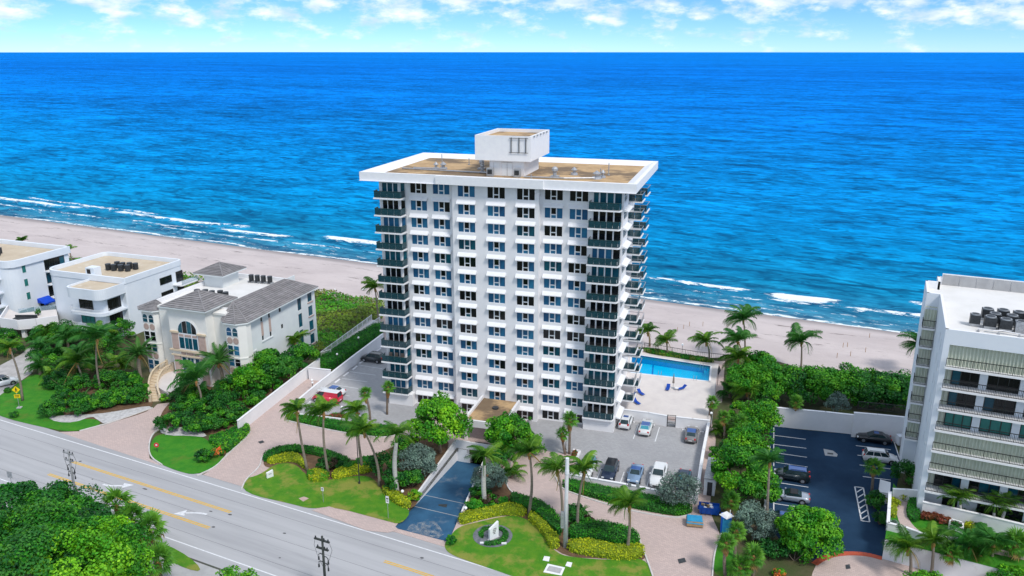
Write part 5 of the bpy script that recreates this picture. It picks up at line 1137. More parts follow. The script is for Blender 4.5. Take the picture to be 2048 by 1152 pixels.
wall_px('b', [(95, 262), (300, 285), (420, 300)], .8, 'white low wall behind the hedge in front of the red van', cap=False)
wall_px('f', [(462, 165), (600, 178), (780, 195), (955, 215)], 3.1, 'tall white wall behind the blue car park, left half with a palm in front', t=.3)
wall_px('f', [(955, 232), (1100, 245), (1320, 268)], 3.9, 'taller white wall behind the black sedan with a dark fence on top', t=.3)
wall_px('f', [(432, 330), (415, 560), (405, 900)], .9, 'low white wall down the left side of the blue car park', t=.3)
# black pool gate
gt = empty('pool_gate', (0, 0, 0), 0, 'black metal gate in the white wall of the pool deck', 'gate')
ga, gb = G('h', 716, 1042).xy, G('h', 782, 1048).xy; mb = MB()
for p in (ga, gb): mb.bar((*p, 0), (*p, 2.0), .09, .09)
mb.build('gate_post', 'rail_black', gt); mb = MB()
for z in (.15, .7, 1.3, 1.95): mb.bar((*ga, z), (*gb, z), .06, .06)
mb.build('gate_rail', 'rail_black', gt); mb = MB()
for i in range(1, 8): p = ga.lerp(gb, i / 8); mb.bar((*p, .15), (*p, 1.95), .02, .02)
mb.build('gate_bar', 'rail_black', gt)
def fence_px(sh, pts, h, label, m='rail_black', gap=.14, z0=0.0, step=2.4, cat='fence', name='fence', sheetz=0.0):
    root = empty(name, (0, 0, 0), 0, label, cat); c = [G(sh, *p, sheetz).xy.copy() for p in pts]
    for p, q in zip(c, c[1:]):
        n = max(1, int((q - p).length / step))
        for i in range(n):
            a, b = p.lerp(q, i / n), p.lerp(q, (i + 1) / n); railing(root, [a, b], z0, h, gap, m, name='fence_panel')
            MB().bar((*a, 0 if z0 < .5 else z0 - .1), (*a, z0 + h + .06), .07, .07).build('fence_post', m, root)
    return root
fence_px('h', [(530, 400), (760, 440), (960, 475), (1200, 500)], 1.2, 'thin dark fence between the pool hedge and the beach', gap=.3)
fence_px('f', [(975, 210), (1150, 228), (1330, 250)], 1.2, 'black metal fence along the top of the taller white wall', z0=3.98)
fence_px('h', [(1075, 1080), (1100, 880), (1115, 720)], 1.1, 'metal fence along the right side of the pool deck', m='metal', gap=.3)
# white boardwalk ramp with rails on the left of the tower
bw = empty('boardwalk', (0, 0, 0), 0, 'white railed boardwalk ramp running to the beach beside the clipped hedge', 'boardwalk')
L0, L1, R0, R1 = G('g', 200, 500).xy, G('g', 690, 130).xy, G('g', 300, 470).xy, G('g', 770, 150).xy
mb = MB(); mb.prism([L0, R0, R1, L1], .2, .9); mb.build('deck', 'deck_paver', bw)
for p, q in ((L0, L1), (R0.lerp(R1, .72), R1), (L0, R0)):
    n = max(1, int((q - p).length / 2.2))
    for i in range(n):
        a, b = p.lerp(q, i / n), p.lerp(q, (i + 1) / n); railing(bw, [a, b], .9, 1.0, .28, 'white_paint', name='rail_panel', t=.05)
        MB().bar((*a, .2), (*a, 2.0), .12, .12).build('post', 'white_paint', bw)
    MB().bar((*q, .2), (*q, 2.0), .12, .12).build('post', 'white_paint', bw)
# villa stairs: curved flight with balustrades
st = empty('stair', (0, 0, 0), 0, 'curved cream stone staircase with balustrades leading to the villa', 'staircase')
sl = smooth([G('c', *p).xy for p in [(965, 1100), (955, 1060), (965, 1000), (1010, 950), (1080, 925)]], 3, False); sr = smooth([G('c', *p).xy for p in [(1030, 1095), (1012, 1060), (1018, 1010), (1055, 965), (1115, 945)]], 3, False)
def along(c, f):
    L_ = [0]
    for a, b in zip(c, c[1:]): L_.append(L_[-1] + (b - a).length)
    d = f * L_[-1]
    for i in range(len(c) - 1):
        if L_[i + 1] >= d: return c[i].lerp(c[i + 1], (d - L_[i]) / max(1e-6, L_[i + 1] - L_[i]))
    return c[-1]
NS = 13
for i in range(NS):
    q = [along(sl, i / NS), along(sr, i / NS), along(sr, (i + 1) / NS), along(sl, (i + 1) / NS)]
    MB().prism(q, 0, .13 * (i + 1)).build('step', 'cream_stone', st)
for c in (sl, sr):
    mb = MB(); bl = MB()
    for i in range(20):
        p, q = along(c, i / 20), along(c, (i + 1) / 20); z0, z1 = .13 * NS * i / 20, .13 * NS * (i + 1) / 20
        mb.bar((*p, z0 + .95), (*q, z1 + .95), .28, .14)
        for f in (.25, .75): r = p.lerp(q, f); bl.cyl(r.x, r.y, z0 + .1, z0 + .9, .07, .05, 6)
    mb.build('handrail', 'cream_stone', st); bl.build('balusters', 'cream_stone', st)['kind'] = 'stuff'
    for f in (0, 1): p = along(c, f); MB().box(p.x - .22, p.y - .22, 0, p.x + .22, p.y + .22, 1.2 + f * .13 * NS).build('newel', 'cream_stone', st)
tw = [G('c', *p).xy for p in [(1020, 1090), (1000, 1040), (1020, 990), (1060, 950), (1130, 935), (1180, 980), (1150, 1060), (1080, 1090)]]
MB().prism(tw[1:], 0, 1.3).build('landing', 'deck_paver', st)
# ------------------------------------------------------------------ raised garden of the condominium
TZ = 2.6
gd = empty('garden_terrace', (0, 0, 0), 0, 'raised garden terrace with white retaining walls in front of the condominium', 'terrace')
gA, gB, gC = G('f', 1198, 660).xy, G('f', 1150, 1005).xy, G('f', 1205, 640).xy
frontR = G('s', 2290, 1262).xy; back = [CR + Vector((30, -14)), CR + Vector((26, -10)), CR + Vector((0, 0)), CR + Vector((.5, 6))]
tpoly = [gB, frontR] + [CR + Vector((27, -12.4)), CR + Vector((-.2, -.4)), gC]
sheet_g = MB(); sheet_g.prism(tpoly, 0, TZ - .05).build('retaining_wall', 'white_stucco', gd)
sheet_obj('garden_lawn', [p + (q := Vector((0, 0))) for p in tpoly], TZ, 'lawn_lush')
sheet_obj('garden_path', smooth(GP('j', [(545, 105), (705, 105), (660, 200), (665, 300), (740, 420), (830, 490), (760, 520), (600, 440), (560, 330), (540, 220)], TZ), 1), TZ + .03, 'paver_pink')
sheet_obj('garden_path', GP('j', [(700, 480), (900, 520), (1300, 600), (2200, 800), (2200, 860), (1250, 660), (820, 560)], TZ), TZ + .04, 'paver_pink')
for pts, h, lab, w_ in (([(437, 470), (640, 520), (850, 600), (1270, 655)], TZ + .9, 'low white wall along the front edge of the raised garden', .25), ([(460, 100), (448, 300), (437, 470)], TZ + .9, 'low white wall along the lot side of the raised garden', .25),
                  ([(835, 290), (1150, 360), (1500, 440), (2150, 600)], TZ + 1.7, 'white garden wall in front of the condominium ground floor', .25), ([(490, 118), (640, 125), (800, 140)], TZ + 1.5, 'white wall closing the back of the raised garden', .2)):
    wall_px('j', pts, h, lab, w_, z0=TZ - .1, sheetz=TZ)
pb_ = empty('planter_box', (0, 0, 0), 0, 'white open planter box in the raised garden', 'planter')
c4 = GP('j', [(1150, 465), (1325, 520), (1330, 440), (1165, 390)], TZ)
for p, q in zip(c4, c4[1:] + c4[:1]): mb = MB(); thickwall(mb, p, q, .18, TZ, TZ, TZ + .7, TZ + .7); mb.build('side', 'white_paint', pb_)
MB().prism([p.lerp(sum(c4, Vector((0, 0))) / 4, .08) for p in c4], TZ, TZ + .5).build('soil_bed', 'mulch', pb_)
bx_ = empty('ramp_wall', (0, 0, 0), 0, 'white wall with a blue topped gap beside the hatched bay of the blue car park', 'wall')
c4 = GP('f', [(1118, 650), (1190, 660), (1195, 590), (1128, 570)]); MB().prism(c4, 0, 1.6).build('wall', 'white_paint', bx_)
# ================================================================== VEGETATION
def leaf_mesh(name, P, Nn, size, mats, mi=None, asp=1.0, jit=.7, rg=None, core=None, tint=None):
    """P points, Nn outward directions: one rhombic leaf per point"""
    n = len(P); r = rg.normal(size=(n, 3)); nn = Nn + jit * r; nn /= np.linalg.norm(nn, axis=1)[:, None] + 1e-9
    a = np.cross(nn, rg.normal(size=(n, 3))); a /= np.linalg.norm(a, axis=1)[:, None] + 1e-9; b = np.cross(nn, a)
    s = (size * (.65 + .7 * rg.random(n)))[:, None] if np.isscalar(size) else size[:, None]
    v = np.stack([P - a * s * .5, P + b * s * .34 * asp, P + a * s * .5, P - b * s * .34 * asp], 1).reshape(-1, 3)
    f = np.arange(4 * n).reshape(-1, 4)
    vs, fs, ms = v.tolist(), f.tolist(), ([0] * n if mi is None else list(mi))
    if core:
        k = len(vs); vs += core.v; fs += [tuple(i + k for i in q) for q in core.f]; ms += [len(mats) - 1] * len(core.f)
    me = bpy.data.meshes.new(name); me.from_pydata(vs, [], fs)
    for m in mats: me.materials.append(M[m])
    me.polygons.foreach_set('material_index', ms)
    if tint is not None: me.attributes.new('tint', 'FLOAT', 'POINT').data.foreach_set('value', np.repeat(tint, 4).astype(np.float32))
    me.update(); return me
def sphere_dirs(n, rg, zmin=-.6):
    d = rg.normal(size=(n * 2, 3)); d /= np.linalg.norm(d, axis=1)[:, None]; d = d[d[:, 2] > zmin][:n]
    while len(d) < n: d = np.vstack([d, d])[:n]
    return d
def crown(name, rx, ry, rz, seed, nleaf, leaf, m, m2=None, nclump=46, parent=None, loc=(0, 0, 0), squash=.30, fill=.62, frac2=.4):
    nleaf, leaf = int(nleaf * 1.35), leaf * .84
    rg = np.random.default_rng(seed); c = sphere_dirs(nclump, rg); rad = (fill + (1 - fill) * rg.random(nclump))[:, None]
    C = c * rad * np.array([rx, ry, rz]) * .82; cr = (.15 + .20 * rg.random(nclump)) * (rx * ry * rz) ** (1 / 3); tn = rg.uniform(-.38, .38, nclump)
    k = rg.integers(0, nclump, nleaf); d = sphere_dirs(nleaf, rg, -.75); rr = cr[k] * (.55 + .45 * rg.random(nleaf) ** .5)
    P = C[k] + d * rr[:, None] * np.array([1.15, 1.15, .85])
    out = P / np.array([rx, ry, rz]); Nn = d * .6 + out * .6 + np.array([0, 0, .35])
    hi = (rg.random(nclump) < frac2)[k]
    mats = [m, m2 or m]
    return inst('crown', leaf_mesh(name, P, Nn, leaf * (.7 + .6 * rg.random(nleaf)), mats, hi.astype(int), rg=rg, tint=tn[k]), parent, loc)
def limb_tree(name, p, h, rx, ry, rz, seed, nleaf, leaf, m, m2, label, cat='tree', trunk=.2, z=0.0, group=None, nclump=46, **k):
    t = empty(name, (p.x, p.y, z), 0, label, cat, group); rg = random.Random(seed); mb = MB(); top = Vector((0, 0, h))
    mb.tube([(0, 0, -.1), (.05 * h * rg.uniform(-1, 1), .05 * h * rg.uniform(-1, 1), h * .35), (0, 0, h * .75)], [trunk * 1.25, trunk, trunk * .6], 8)
    for i in range(7):
        a = i * 2.4 + rg.random(); q = Vector((math.cos(a) * rx * .7, math.sin(a) * ry * .7, h + rz * rg.uniform(-.35, .55)))
        mb.tube([(0, 0, h * rg.uniform(.3, .6)), q * .5 + Vector((0, 0, h * .25)), q], [trunk * .55, trunk * .35, trunk * .1], 5)
    mb.build('trunk', 'bark', t); crown(name + '_crown', rx, ry, rz, seed, nleaf, leaf, m, m2, nclump, t, (0, 0, h), **k); return t
def bush(name, p, rx, ry, rz, seed, nleaf, leaf, m, m2, label, cat='shrub', z=0.0, group=None, nclump=30):
    t = empty(name, (p.x, p.y, z), 0, label, cat, group); mb = MB()
    rg = random.Random(seed)
    for i in range(5): a = i * 1.3; mb.tube([(0, 0, -.1), (math.cos(a) * rx * .3, math.sin(a) * ry * .3, rz * .5), (math.cos(a) * rx * .6, math.sin(a) * ry * .6, rz * 1.2)], [.07, .05, .02], 5)
    mb.build('stems', 'bark', t); crown(name + '_crown', rx, ry, rz, seed, nleaf, leaf, m, m2, nclump, t, (0, 0, rz * .85), fill=.55); return t
def inpoly(P, poly):
    x, y = P[:, 0], P[:, 1]; c = np.zeros(len(P), bool); n = len(poly); j = n - 1
    for i in range(n):
        xi, yi, xj, yj = poly[i][0], poly[i][1], poly[j][0], poly[j][1]
        c ^= ((yi > y) != (yj > y)) & (x < (xj - xi) * (y - yi) / (yj - yi + 1e-12) + xi); j = i
    return c
def hedge(poly, h, m, label, m2=None, leaf=.24, dens=34, seed=1, z=0.0, name='hedge', cat='hedge', lump=.18, group=None, smoothn=2, kind=None):
    if smoothn: poly = smooth(list(poly), smoothn)
    rg = np.random.default_rng(seed); A = np.array([(p[0], p[1]) for p in poly]); lo, hi = A.min(0), A.max(0); c = A.mean(0)
    area = .5 * abs(np.dot(A[:, 0], np.roll(A[:, 1], 1)) - np.dot(A[:, 1], np.roll(A[:, 0], 1)))
    per = np.linalg.norm(A - np.roll(A, 1, 0), axis=1)
    n1 = int(area * dens); P = lo + (hi - lo) * rg.random((max(8, int(n1 * ((hi - lo).prod() / max(area, .1)))), 2)); P = P[inpoly(P, A)]
    zz = h * (1 - lump + 2 * lump * fbm(P[:, 0] * .9, P[:, 1] * .9, seed)) * (.93 + .1 * rg.random(len(P)))
    top = np.column_stack([P, zz]); nt = np.tile([0, 0, 1.0], (len(P), 1))
    n2 = int(per.sum() * h * dens * .9); e = rg.choice(len(A), n2, p=per / per.sum()); f = rg.random(n2)[:, None]; B = A[e] * f + np.roll(A, 1, 0)[e] * (1 - f)
    dv = A[e] - np.roll(A, 1, 0)[e]; nv = np.column_stack([dv[:, 1], -dv[:, 0]]); nv /= np.linalg.norm(nv, axis=1)[:, None] + 1e-9
    ar = np.dot(A[:, 0], np.roll(A[:, 1], -1)) - np.dot(A[:, 1], np.roll(A[:, 0], -1)); nv *= 1 if ar > 0 else -1
    side = np.column_stack([B + nv * (.12 * rg.random(n2)[:, None] - .03), h * .95 * rg.random(n2) ** .8]); ns = np.column_stack([nv, np.full(n2, .35)])
    P3 = np.vstack([top, side]); N3 = np.vstack([nt, ns]); P3[:, :2] -= c
    hi_ = (fbm(P3[:, 0] * 1.2 + 50, P3[:, 1] * 1.2 + 50, seed + 3) > .52).astype(int)
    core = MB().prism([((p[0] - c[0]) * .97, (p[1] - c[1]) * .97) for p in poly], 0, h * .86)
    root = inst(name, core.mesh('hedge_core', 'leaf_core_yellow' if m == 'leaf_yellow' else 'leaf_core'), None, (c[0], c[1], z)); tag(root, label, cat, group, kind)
    inst('foliage', leaf_mesh('foliage', P3, N3, leaf, [m, m2 or m], hi_, rg=rg, jit=.55, tint=(fbm(P3[:, 0] * .8, P3[:, 1] * .8, seed + 9) - .5) * .9), root); return root
# ---- palms
def frond_mesh(name, L, e0, e1, nst=20, lw=.62, droop=.6, m='frond_coco', twist=0.0, blow=0.0, lean=.6, seed=0):
    """pinnate leaf along +x: stalk bends from elevation e0 to e1, leaflets on both sides, blow bends it sideways"""
    rg = random.Random(seed); mb = MB(); pts = [Vector((0, 0, 0))]; n = 12
    for i in range(n):
        f = (i + .5) / n; e = e0 + (e1 - e0) * f ** 1.2; b = blow * f * f
        pts.append(pts[-1] + Vector((math.cos(e) * math.cos(b), math.cos(e) * math.sin(b), math.sin(e))) * L / n)
    mb.tube(pts, [.035 * (1 - .85 * i / n) + .004 for i in range(n + 1)], 3, cap=False)
    for i in range(nst):
        f = .12 + .87 * (i / (nst - 1)); k = min(n - 1, int(f * n)); p = pts[k].lerp(pts[k + 1], f * n - k) if k < n else pts[-1]; d = (pts[k + 1] - pts[k]).normalized()
        side = d.cross(Vector((0, 0, 1))).normalized(); up = side.cross(d).normalized(); l = lw * (math.sin(math.pi * min(1, .18 + .82 * f)) ** .55 + .12) * rg.uniform(.88, 1.1)
        for s in (-1, 1):
            dr = droop * rg.uniform(.75, 1.25); v = (side * s * .9 + d * lean + up * .18).normalized(); m1 = p + v * l * .5 - Vector((0, 0, 1)) * dr * l * .12; tip = p + v * l * .92 - Vector((0, 0, 1)) * dr * l * .55
            wv = d * l * .036 + Vector((0, 0, .008)); mb.add([p - wv * .6, p + wv * .6, m1 + wv, tip, m1 - wv], [(0, 1, 2, 4), (4, 2, 3)])
    return mb.mesh(name, m)
def fan_mesh(name, m, r=.85, st=.8, n=15, seed=0):
    rg = random.Random(seed); mb = MB(); mb.tube([(0, 0, 0), (st * .5, 0, .03), (st, 0, 0)], [.025, .02, .015], 3, cap=False); o = Vector((st, 0, 0))
    for i in range(n):
        a = math.radians(-120 + 240 * i / (n - 1)) + rg.uniform(-.04, .04); l = r * (1 - .25 * abs(a) / 2.1) * rg.uniform(.85, 1.1)
        d = Vector((math.cos(a), math.sin(a), 0)); s = Vector((-d.y, d.x, 0)) * l * .075
        mb.add([o, o + d * l * .55 + s + Vector((0, 0, .02)), o + d * l * .95 - Vector((0, 0, l * .32)), o + d * l * .55 - s - Vector((0, 0, .03))], [(0, 1, 2, 3)])
    return mb.mesh(name, m)
D_ = math.radians
FR = {}
for key, m in (('co', 'frond_coco'), ('cd', 'frond_dark')):
    FR[key] = dict(up=[frond_mesh('frond', 1, D_(72), D_(-15), 28, .30, .9, m, blow=b, seed=s) for s, b in ((1, .25), (2, -.25))], mid=[frond_mesh('frond', 1, D_(38), D_(-55), 28, .30, 1.1, m, blow=b, seed=s) for s, b in ((3, .3), (4, -.3))],
                   low=[frond_mesh('frond', 1, D_(5), D_(-75), 26, .28, 1.1, m, blow=b, seed=s) for s, b in ((5, .15), (6, -.15))])
FR['da'] = dict(up=[frond_mesh('frond', 1, D_(75), D_(15), 26, .15, .3, 'frond_date', lean=.9, seed=s) for s in (7, 8)], mid=[frond_mesh('frond', 1, D_(45), D_(-25), 26, .15, .4, 'frond_date', lean=.9, seed=s) for s in (9, 10)],
                low=[frond_mesh('frond', 1, D_(12), D_(-60), 26, .15, .5, 'frond_date', lean=.9, seed=s) for s in (11, 12)])
FR['ro'] = dict(up=[frond_mesh('frond', 1, D_(68), D_(-15), 26, .26, .8, 'frond_coco', seed=s) for s in (13, 14)], mid=[frond_mesh('frond', 1, D_(35), D_(-45), 26, .26, .9, 'frond_coco', seed=s) for s in (15, 16)], low=[frond_mesh('frond', 1, D_(0), D_(-55), 24, .26, .9, 'frond_coco', seed=s) for s in (17, 18)])
FAN = [fan_mesh('fan_leaf', 'frond_sabal', seed=s) for s in range(3)]; FAND = fan_mesh('fan_leaf', 'frond_dead', seed=9)
DEAD = frond_mesh('frond', 1, D_(-20), D_(-80), 16, .25, .9, 'frond_dead', seed=20)
BOOT = {}
def palm(kind, base, top, L, label, seed, n=None, r=None, cat='palm tree', group=None):
    """base and top are world points; L frond length"""
    rg = random.Random(seed); root = empty({'co': 'coconut_palm', 'cd': 'coconut_palm', 'da': 'date_palm', 'ro': 'royal_palm', 'sa': 'sabal_palm'}[kind], base, 0, label, cat, group)
    tp = top - base; h = tp.z; r = r or {'co': .15, 'cd': .15, 'da': .30, 'ro': .22, 'sa': .19}[kind]
    bend = Vector((rg.uniform(-.05, .05) * h, rg.uniform(-.03, .03) * h, 0)); mb = MB(); pts = []; rad = []
    for i in range(9):
        f = i / 8; pts.append(tp * f + bend * math.sin(math.pi * f) - Vector((0, 0, .15 if i == 0 else 0)) + Vector((tp.x, tp.y, 0)) * (f * f - f) * .5)
        rad.append(r * {'co': (1.35 - .55 * f + .5 * max(0, .12 - f) * 4), 'cd': 1.3 - .5 * f, 'da': 1.0 + .15 * (f > .8), 'ro': 1.15 - .1 * f + .25 * math.sin(math.pi * f) - .25 * (f > .9), 'sa': 1.0 - .1 * f}[kind])
    mb.tube(pts, rad, 8); mb.build('trunk', {'ro': 'palm_white', 'sa': 'bark'}.get(kind, 'palm_bark'), root, True)
    if kind == 'ro': MB().tube([tp - Vector((0, 0, .1)), tp + Vector((0, 0, .5)), tp + Vector((0, 0, 1.1))], [r * .95, r * .8, r * .35], 8).build('crownshaft', 'crownshaft', root, True); c = tp + Vector((0, 0, 1.05))
    elif kind == 'sa': MB().tube([tp * .62, tp * .75, tp * .95, tp + Vector((0, 0, .2))], [r * 1.05, r * 1.75, r * 1.6, r * .7], 8).build('boot_jacket', 'palm_boot', root); c = tp
    else: MB().tube([tp - Vector((0, 0, .9)), tp - Vector((0, 0, .3)), tp + Vector((0, 0, .25))], [r * .9, r * 1.5, r * .8], 7).build('crown_base', 'palm_boot', root); c = tp
    if kind == 'sa':
        n = n or 30
        for i in range(n):
            f = (i + .5) / n; el = D_(82 - 125 * f) + rg.uniform(-.1, .1); azi = i * 2.39996 + rg.uniform(-.2, .2)
            o = inst('leaf', FAND if f > .93 else FAN[i % 3], root, c, (rg.uniform(-.4, .4), -el, azi), L * rg.uniform(.85, 1.1))
    else:
        n = n or {'co': 20, 'cd': 20, 'da': 44, 'ro': 16}[kind]
        for i in range(n):
            f = (i + .5) / n; azi = i * 2.39996 + rg.uniform(-.25, .25); k = 'up' if f < (.44 if kind in ('co', 'cd') else .33) else 'mid' if f < .82 else 'low'
            if kind in ('co', 'cd'):                       # sea wind from the right: fronds are swept towards the left and held up on the windward side
                w = math.cos(azi)
                azi += .75 * math.sin(azi)
                if w > .45 and k == 'low': k = 'mid'
                if w > .35 and k == 'mid' and rg.random() < .6: k = 'up'
            s = L * rg.uniform(.68, 1.12) * (1.0 if k != 'low' else .9)
            me = rg.choice(FR[kind][k]) if not (kind != 'ro' and f > .88 and rg.random() < .6) else DEAD
            inst('frond', me, root, c, (rg.uniform(-.5, .5), rg.uniform(-.22, .22), azi), s)
        if kind in ('co', 'cd') and seed % 2:
            for i in range(4): a = i * 1.7; MB().ball(c.x + .24 * math.cos(a), c.y + .24 * math.sin(a), c.z - .25, .13).build('coconut', 'crownshaft' if i % 2 else 'palm_boot', root)
    return root
PALMS = [
 ('cd', 'c', (650, 1040), (620, 700), 3.5, 'tallest slender coconut palm in the dense planting left of the villa'),
 ('co', 'c', (545, 1005), (490, 850), 3.0, 'leaning young coconut palm in front of the dense planting left of the villa'),
 ('da', 'c', (905, 955), (890, 800), 3.4, 'date palm left of the villa staircase'),
 ('da', 'c', (1425, 1015), (1400, 850), 3.5, 'date palm right of the villa entrance'),
 ('cd', 'c', (1290, 1145), (1255, 965), 3.7, 'coconut palm in front of the villa date palm by the pink drive'),
 ('co', 'c', (1905, 840), (1890, 725), 2.6, 'coconut palm at the rear right corner of the villa'),
 ('co', 'c', (145, 1092), (62, 760), 2.1, 'thin leaning palm beside the yellow crossing sign'),
 ('co', 'b', (210, 565), (150, 232), 2.5, 'leftmost coconut palm in the bed between lawn and pink drive'),
 ('co', 'b', (326, 577), (300, 240), 2.7, 'second coconut palm from the left in the bed by the pink drive'),
 ('co', 'b', (517, 552), (488, 235), 2.4, 'coconut palm behind the black lamp post'),
 ('co', 'b', (612, 648), (528, 345), 2.9, 'coconut palm leaning left beside the black lamp post'),
 ('sa', 'b', (560, 278), (530, 130), .80, 'left of two sabal palms at the edge of the left car park'),
 ('sa', 'b', (655, 248), (660, 98), .80, 'right of two sabal palms, against the tower left corner'),
 ('ro', 'b', (715, 688), (708, 400), 3.2, 'tall royal palm with dark plumes left of the blue ramp'),
 ('ro', 'd', (296, 692), (290, 420), 3.1, 'royal palm with white trunk right of the blue ramp'),
 ('co', 'd', (580, 752), (586, 345), 2.6, 'coconut palm beside the pink drive right of the ramp'),
 ('co', 'd', (792, 860), (768, 455), 2.7, 'coconut palm just left of the concrete pole'),
 ('co', 'd', (900, 852), (945, 460), 2.7, 'coconut palm just right of the concrete pole'),
 ('co', 'd', (1225, 980), (1240, 690), 2.5, 'coconut palm at the right end of the yellow hedge'),
 ('co', 'd', (490, 410), (480, 300), 2.6, 'low coconut palm below the entrance canopy'),
 ('sa', 'd', (846, 352), (850, 130), .95, 'thicker of two sabal palms at the car park corner'),
 ('sa', 'd', (820, 354), (798, 222), .75, 'smaller of two sabal palms at the car park corner'),
 ('co', 'o', (183, 1300), (160, 1075), 2.7, 'coconut palm against the left side of the tower by the dune'),
 ('co', 's', (1336, 709), (1334, 682), 2.3, 'left of two coconut palms behind the swimming pool'),
 ('co', 'h', (1060, 505), (1040, 345), 2.6, 'right of two coconut palms behind the swimming pool'),
 ('co', 's', (1299, 690), (1296, 664), 2.2, 'coconut palm half hidden behind the tower balconies by the pool'),
 ('cd', 'e', (283, 560), (275, 315), 2.9, 'tallest coconut palm on the beach edge right of the pool'),
 ('cd', 'e', (247, 620), (240, 450), 2.6, 'middle coconut palm of the stacked group right of the pool'),
 ('co', 'e', (232, 700), (242, 560), 2.7, 'lowest coconut palm of the stacked group right of the pool'),
 ('cd', 'e', (638, 628), (642, 455), 3.0, 'lone coconut palm on the sand behind the sea grape thicket'),
 ('cd', 'e', (1410, 640), (1390, 480), 3.0, 'coconut palm half hidden behind the condominium'),
 ('co', 'e', (310, 850), (300, 770), 2.6, 'low coconut palm in the thicket beside the pool deck path'),
 ('cd', 'f', (416, 885), (440, 395), 2.3, 'very tall thin coconut palm between the two car parks'),
 ('sa', 'f', (1086, 577), (1095, 425), .95, 'sabal palm in the island beside the hatched bay'),
 ('sa', 'f', (601, 174), (604, 20), .90, 'sabal palm against the tall white wall of the blue car park'),
 ('sa', 'f', (152, 250), (148, 110), .85, 'sabal palm at the lower corner of the pool deck'),
 ('sa', 'f', (250, 260), (250, 150), 1.05, 'bushy sabal palm beside the pool deck corner'),
 ('sa', 'f', (160, 1112), (165, 905), .85, 'sabal palm nearest the portable toilet'),
 ('sa', 'f', (222, 992), (230, 830), .85, 'sabal palm behind the row beside the portable toilet'),
 ('sa', 'f', (205, 735), (195, 640), .95, 'sabal palm behind the blue dumpster'),
 ('sa', 'f', (330, 1125), (335, 990), 1.0, 'sabal palm in front of the silver bush at the bottom edge'),
 ('sa', 'f', (262, 1150), (250, 1060), 1.0, 'low sabal palm at the bottom edge between the drives'),
 ('sa', 'f', (60, 95), (75, 20), .85, 'sabal palm growing over the pool deck path'),
 ('co', 'j', (706, 1003), (690, 690), 2.4, 'leftmost coconut palm in front of the garden retaining wall'),
 ('co', 'j', (958, 1012), (985, 620), 2.5, 'second coconut palm from the left before the garden retaining wall'),
 ('sa', 'j', (1190, 1003), (1172, 740), .95, 'sabal palm between the coconut palms before the retaining wall'),
 ('cd', 'j', (1402, 1012), (1420, 660), 2.6, 'third coconut palm from the left before the retaining wall'),
 ('co', 'j', (1500, 1030), (1530, 760), 2.4, 'fourth coconut palm before the retaining wall'),
 ('cd', 'j', (1650, 1010), (1690, 640), 2.6, 'fifth coconut palm before the retaining wall'),
 ('sa', 'j', (1935, 1040), (1950, 640), 1.25, 'big sabal palm in the bottom right corner'),
]
for i, (kind, sh, b, t, L, lab) in enumerate(PALMS):
    bp = G(sh, *b, .03); tp = GY(sh, *t, bp.y + (i % 3 - 1) * .3); palm(kind, bp, tp, L * ({'c': 1.3, 'e': 1.4, 'h': 1.35, 's': 1.3, 'o': 1.3}.get(sh, 1.12) if kind in ('co', 'cd') else 1.22 if kind == 'da' else 1.0), lab, 100 + i)
TP = [('ro', 'k', (845, 800), (855, 600), 2.4, 'dark feathery palm by the condominium corner'), ('ro', 'k', (955, 1040), (960, 880), 2.0, 'left palm of the pair before the garden wall'), ('ro', 'k', (1010, 1050), (1040, 850), 2.1, 'right palm of the pair before the garden wall'),
      ('ro', 'k', (1440, 1130), (1430, 940), 2.2, 'palm in front of the condominium balconies, left of two'), ('ro', 'k', (1500, 1135), (1560, 930), 2.2, 'palm in front of the condominium balconies, right of two')]
for i, (kind, sh, b, t, L, lab) in enumerate(TP):
    bp = G(sh, *b, TZ); tp = GY(sh, *t, bp.y); palm(kind, bp, tp, L, lab, 300 + i, r=.13, n=15)
for i, (x, y, z, L, lab) in enumerate((((620), 775, 5.0, 1.5, 'sabal palm standing highest at the edge of the foreground trees'), (705, 855, 4.6, 1.5, 'middle sabal palm at the edge of the foreground trees'), (795, 905, 4.2, 1.4, 'sabal palm at the edge of the foreground trees nearest the grass verge'), (840, 1075, 4.0, 1.3, 'sabal palm at the bottom of the frame by the near path'))):
    tp = G('a', x, y, z); palm('sa', Vector((tp.x + .2, tp.y, .02)), tp, L, lab, 330 + i)
# ---- broadleaf trees
def LT(sh, c, z, h, rx, ry, rz, seed, nl, leaf, m, m2, label, **k):
    p = G(sh, *c, z); return limb_tree(k.pop('name', 'sea_grape_tree'), Vector((p.x, p.y, 0)), h, rx, ry, rz, seed, nl, leaf, m, m2, label, **k)
LT('b', (950, 285), 5.0, 5.0, 4.7, 4.4, 4.2, 1, 9000, .42, 'leaf_green', 'leaf_bright', 'round bright green tree beside the entrance canopy')
LT('d', (450, 215), 4.0, 4.0, 3.6, 3.2, 3.0, 2, 6000, .42, 'leaf_green', 'leaf_bright', 'bright green tree right of the entrance canopy')
LT('f', (690, 825), 3.1, 3.1, 3.7, 3.6, 3.1, 3, 11000, .36, 'leaf_bright', 'leaf_green', 'round bright green tree at the mouth of the blue car park')
LT('f', (250, 440), 4.0, 4.0, 4.2, 4.0, 3.8, 4, 9000, .38, 'leaf_green', 'leaf_bright', 'large green tree between the car parks behind the dumpster')
LT('f', (300, 270), 3.2, 3.2, 3.6, 3.4, 3.0, 5, 6500, .38, 'leaf_green', 'leaf_bright', 'green tree along the left side of the blue car park')
LT('f', (380, 110), 3.0, 3.0, 3.0, 3.2, 2.9, 6, 5500, .36, 'leaf_bright', 'leaf_green', 'light green tree above the left corner of the blue car park')
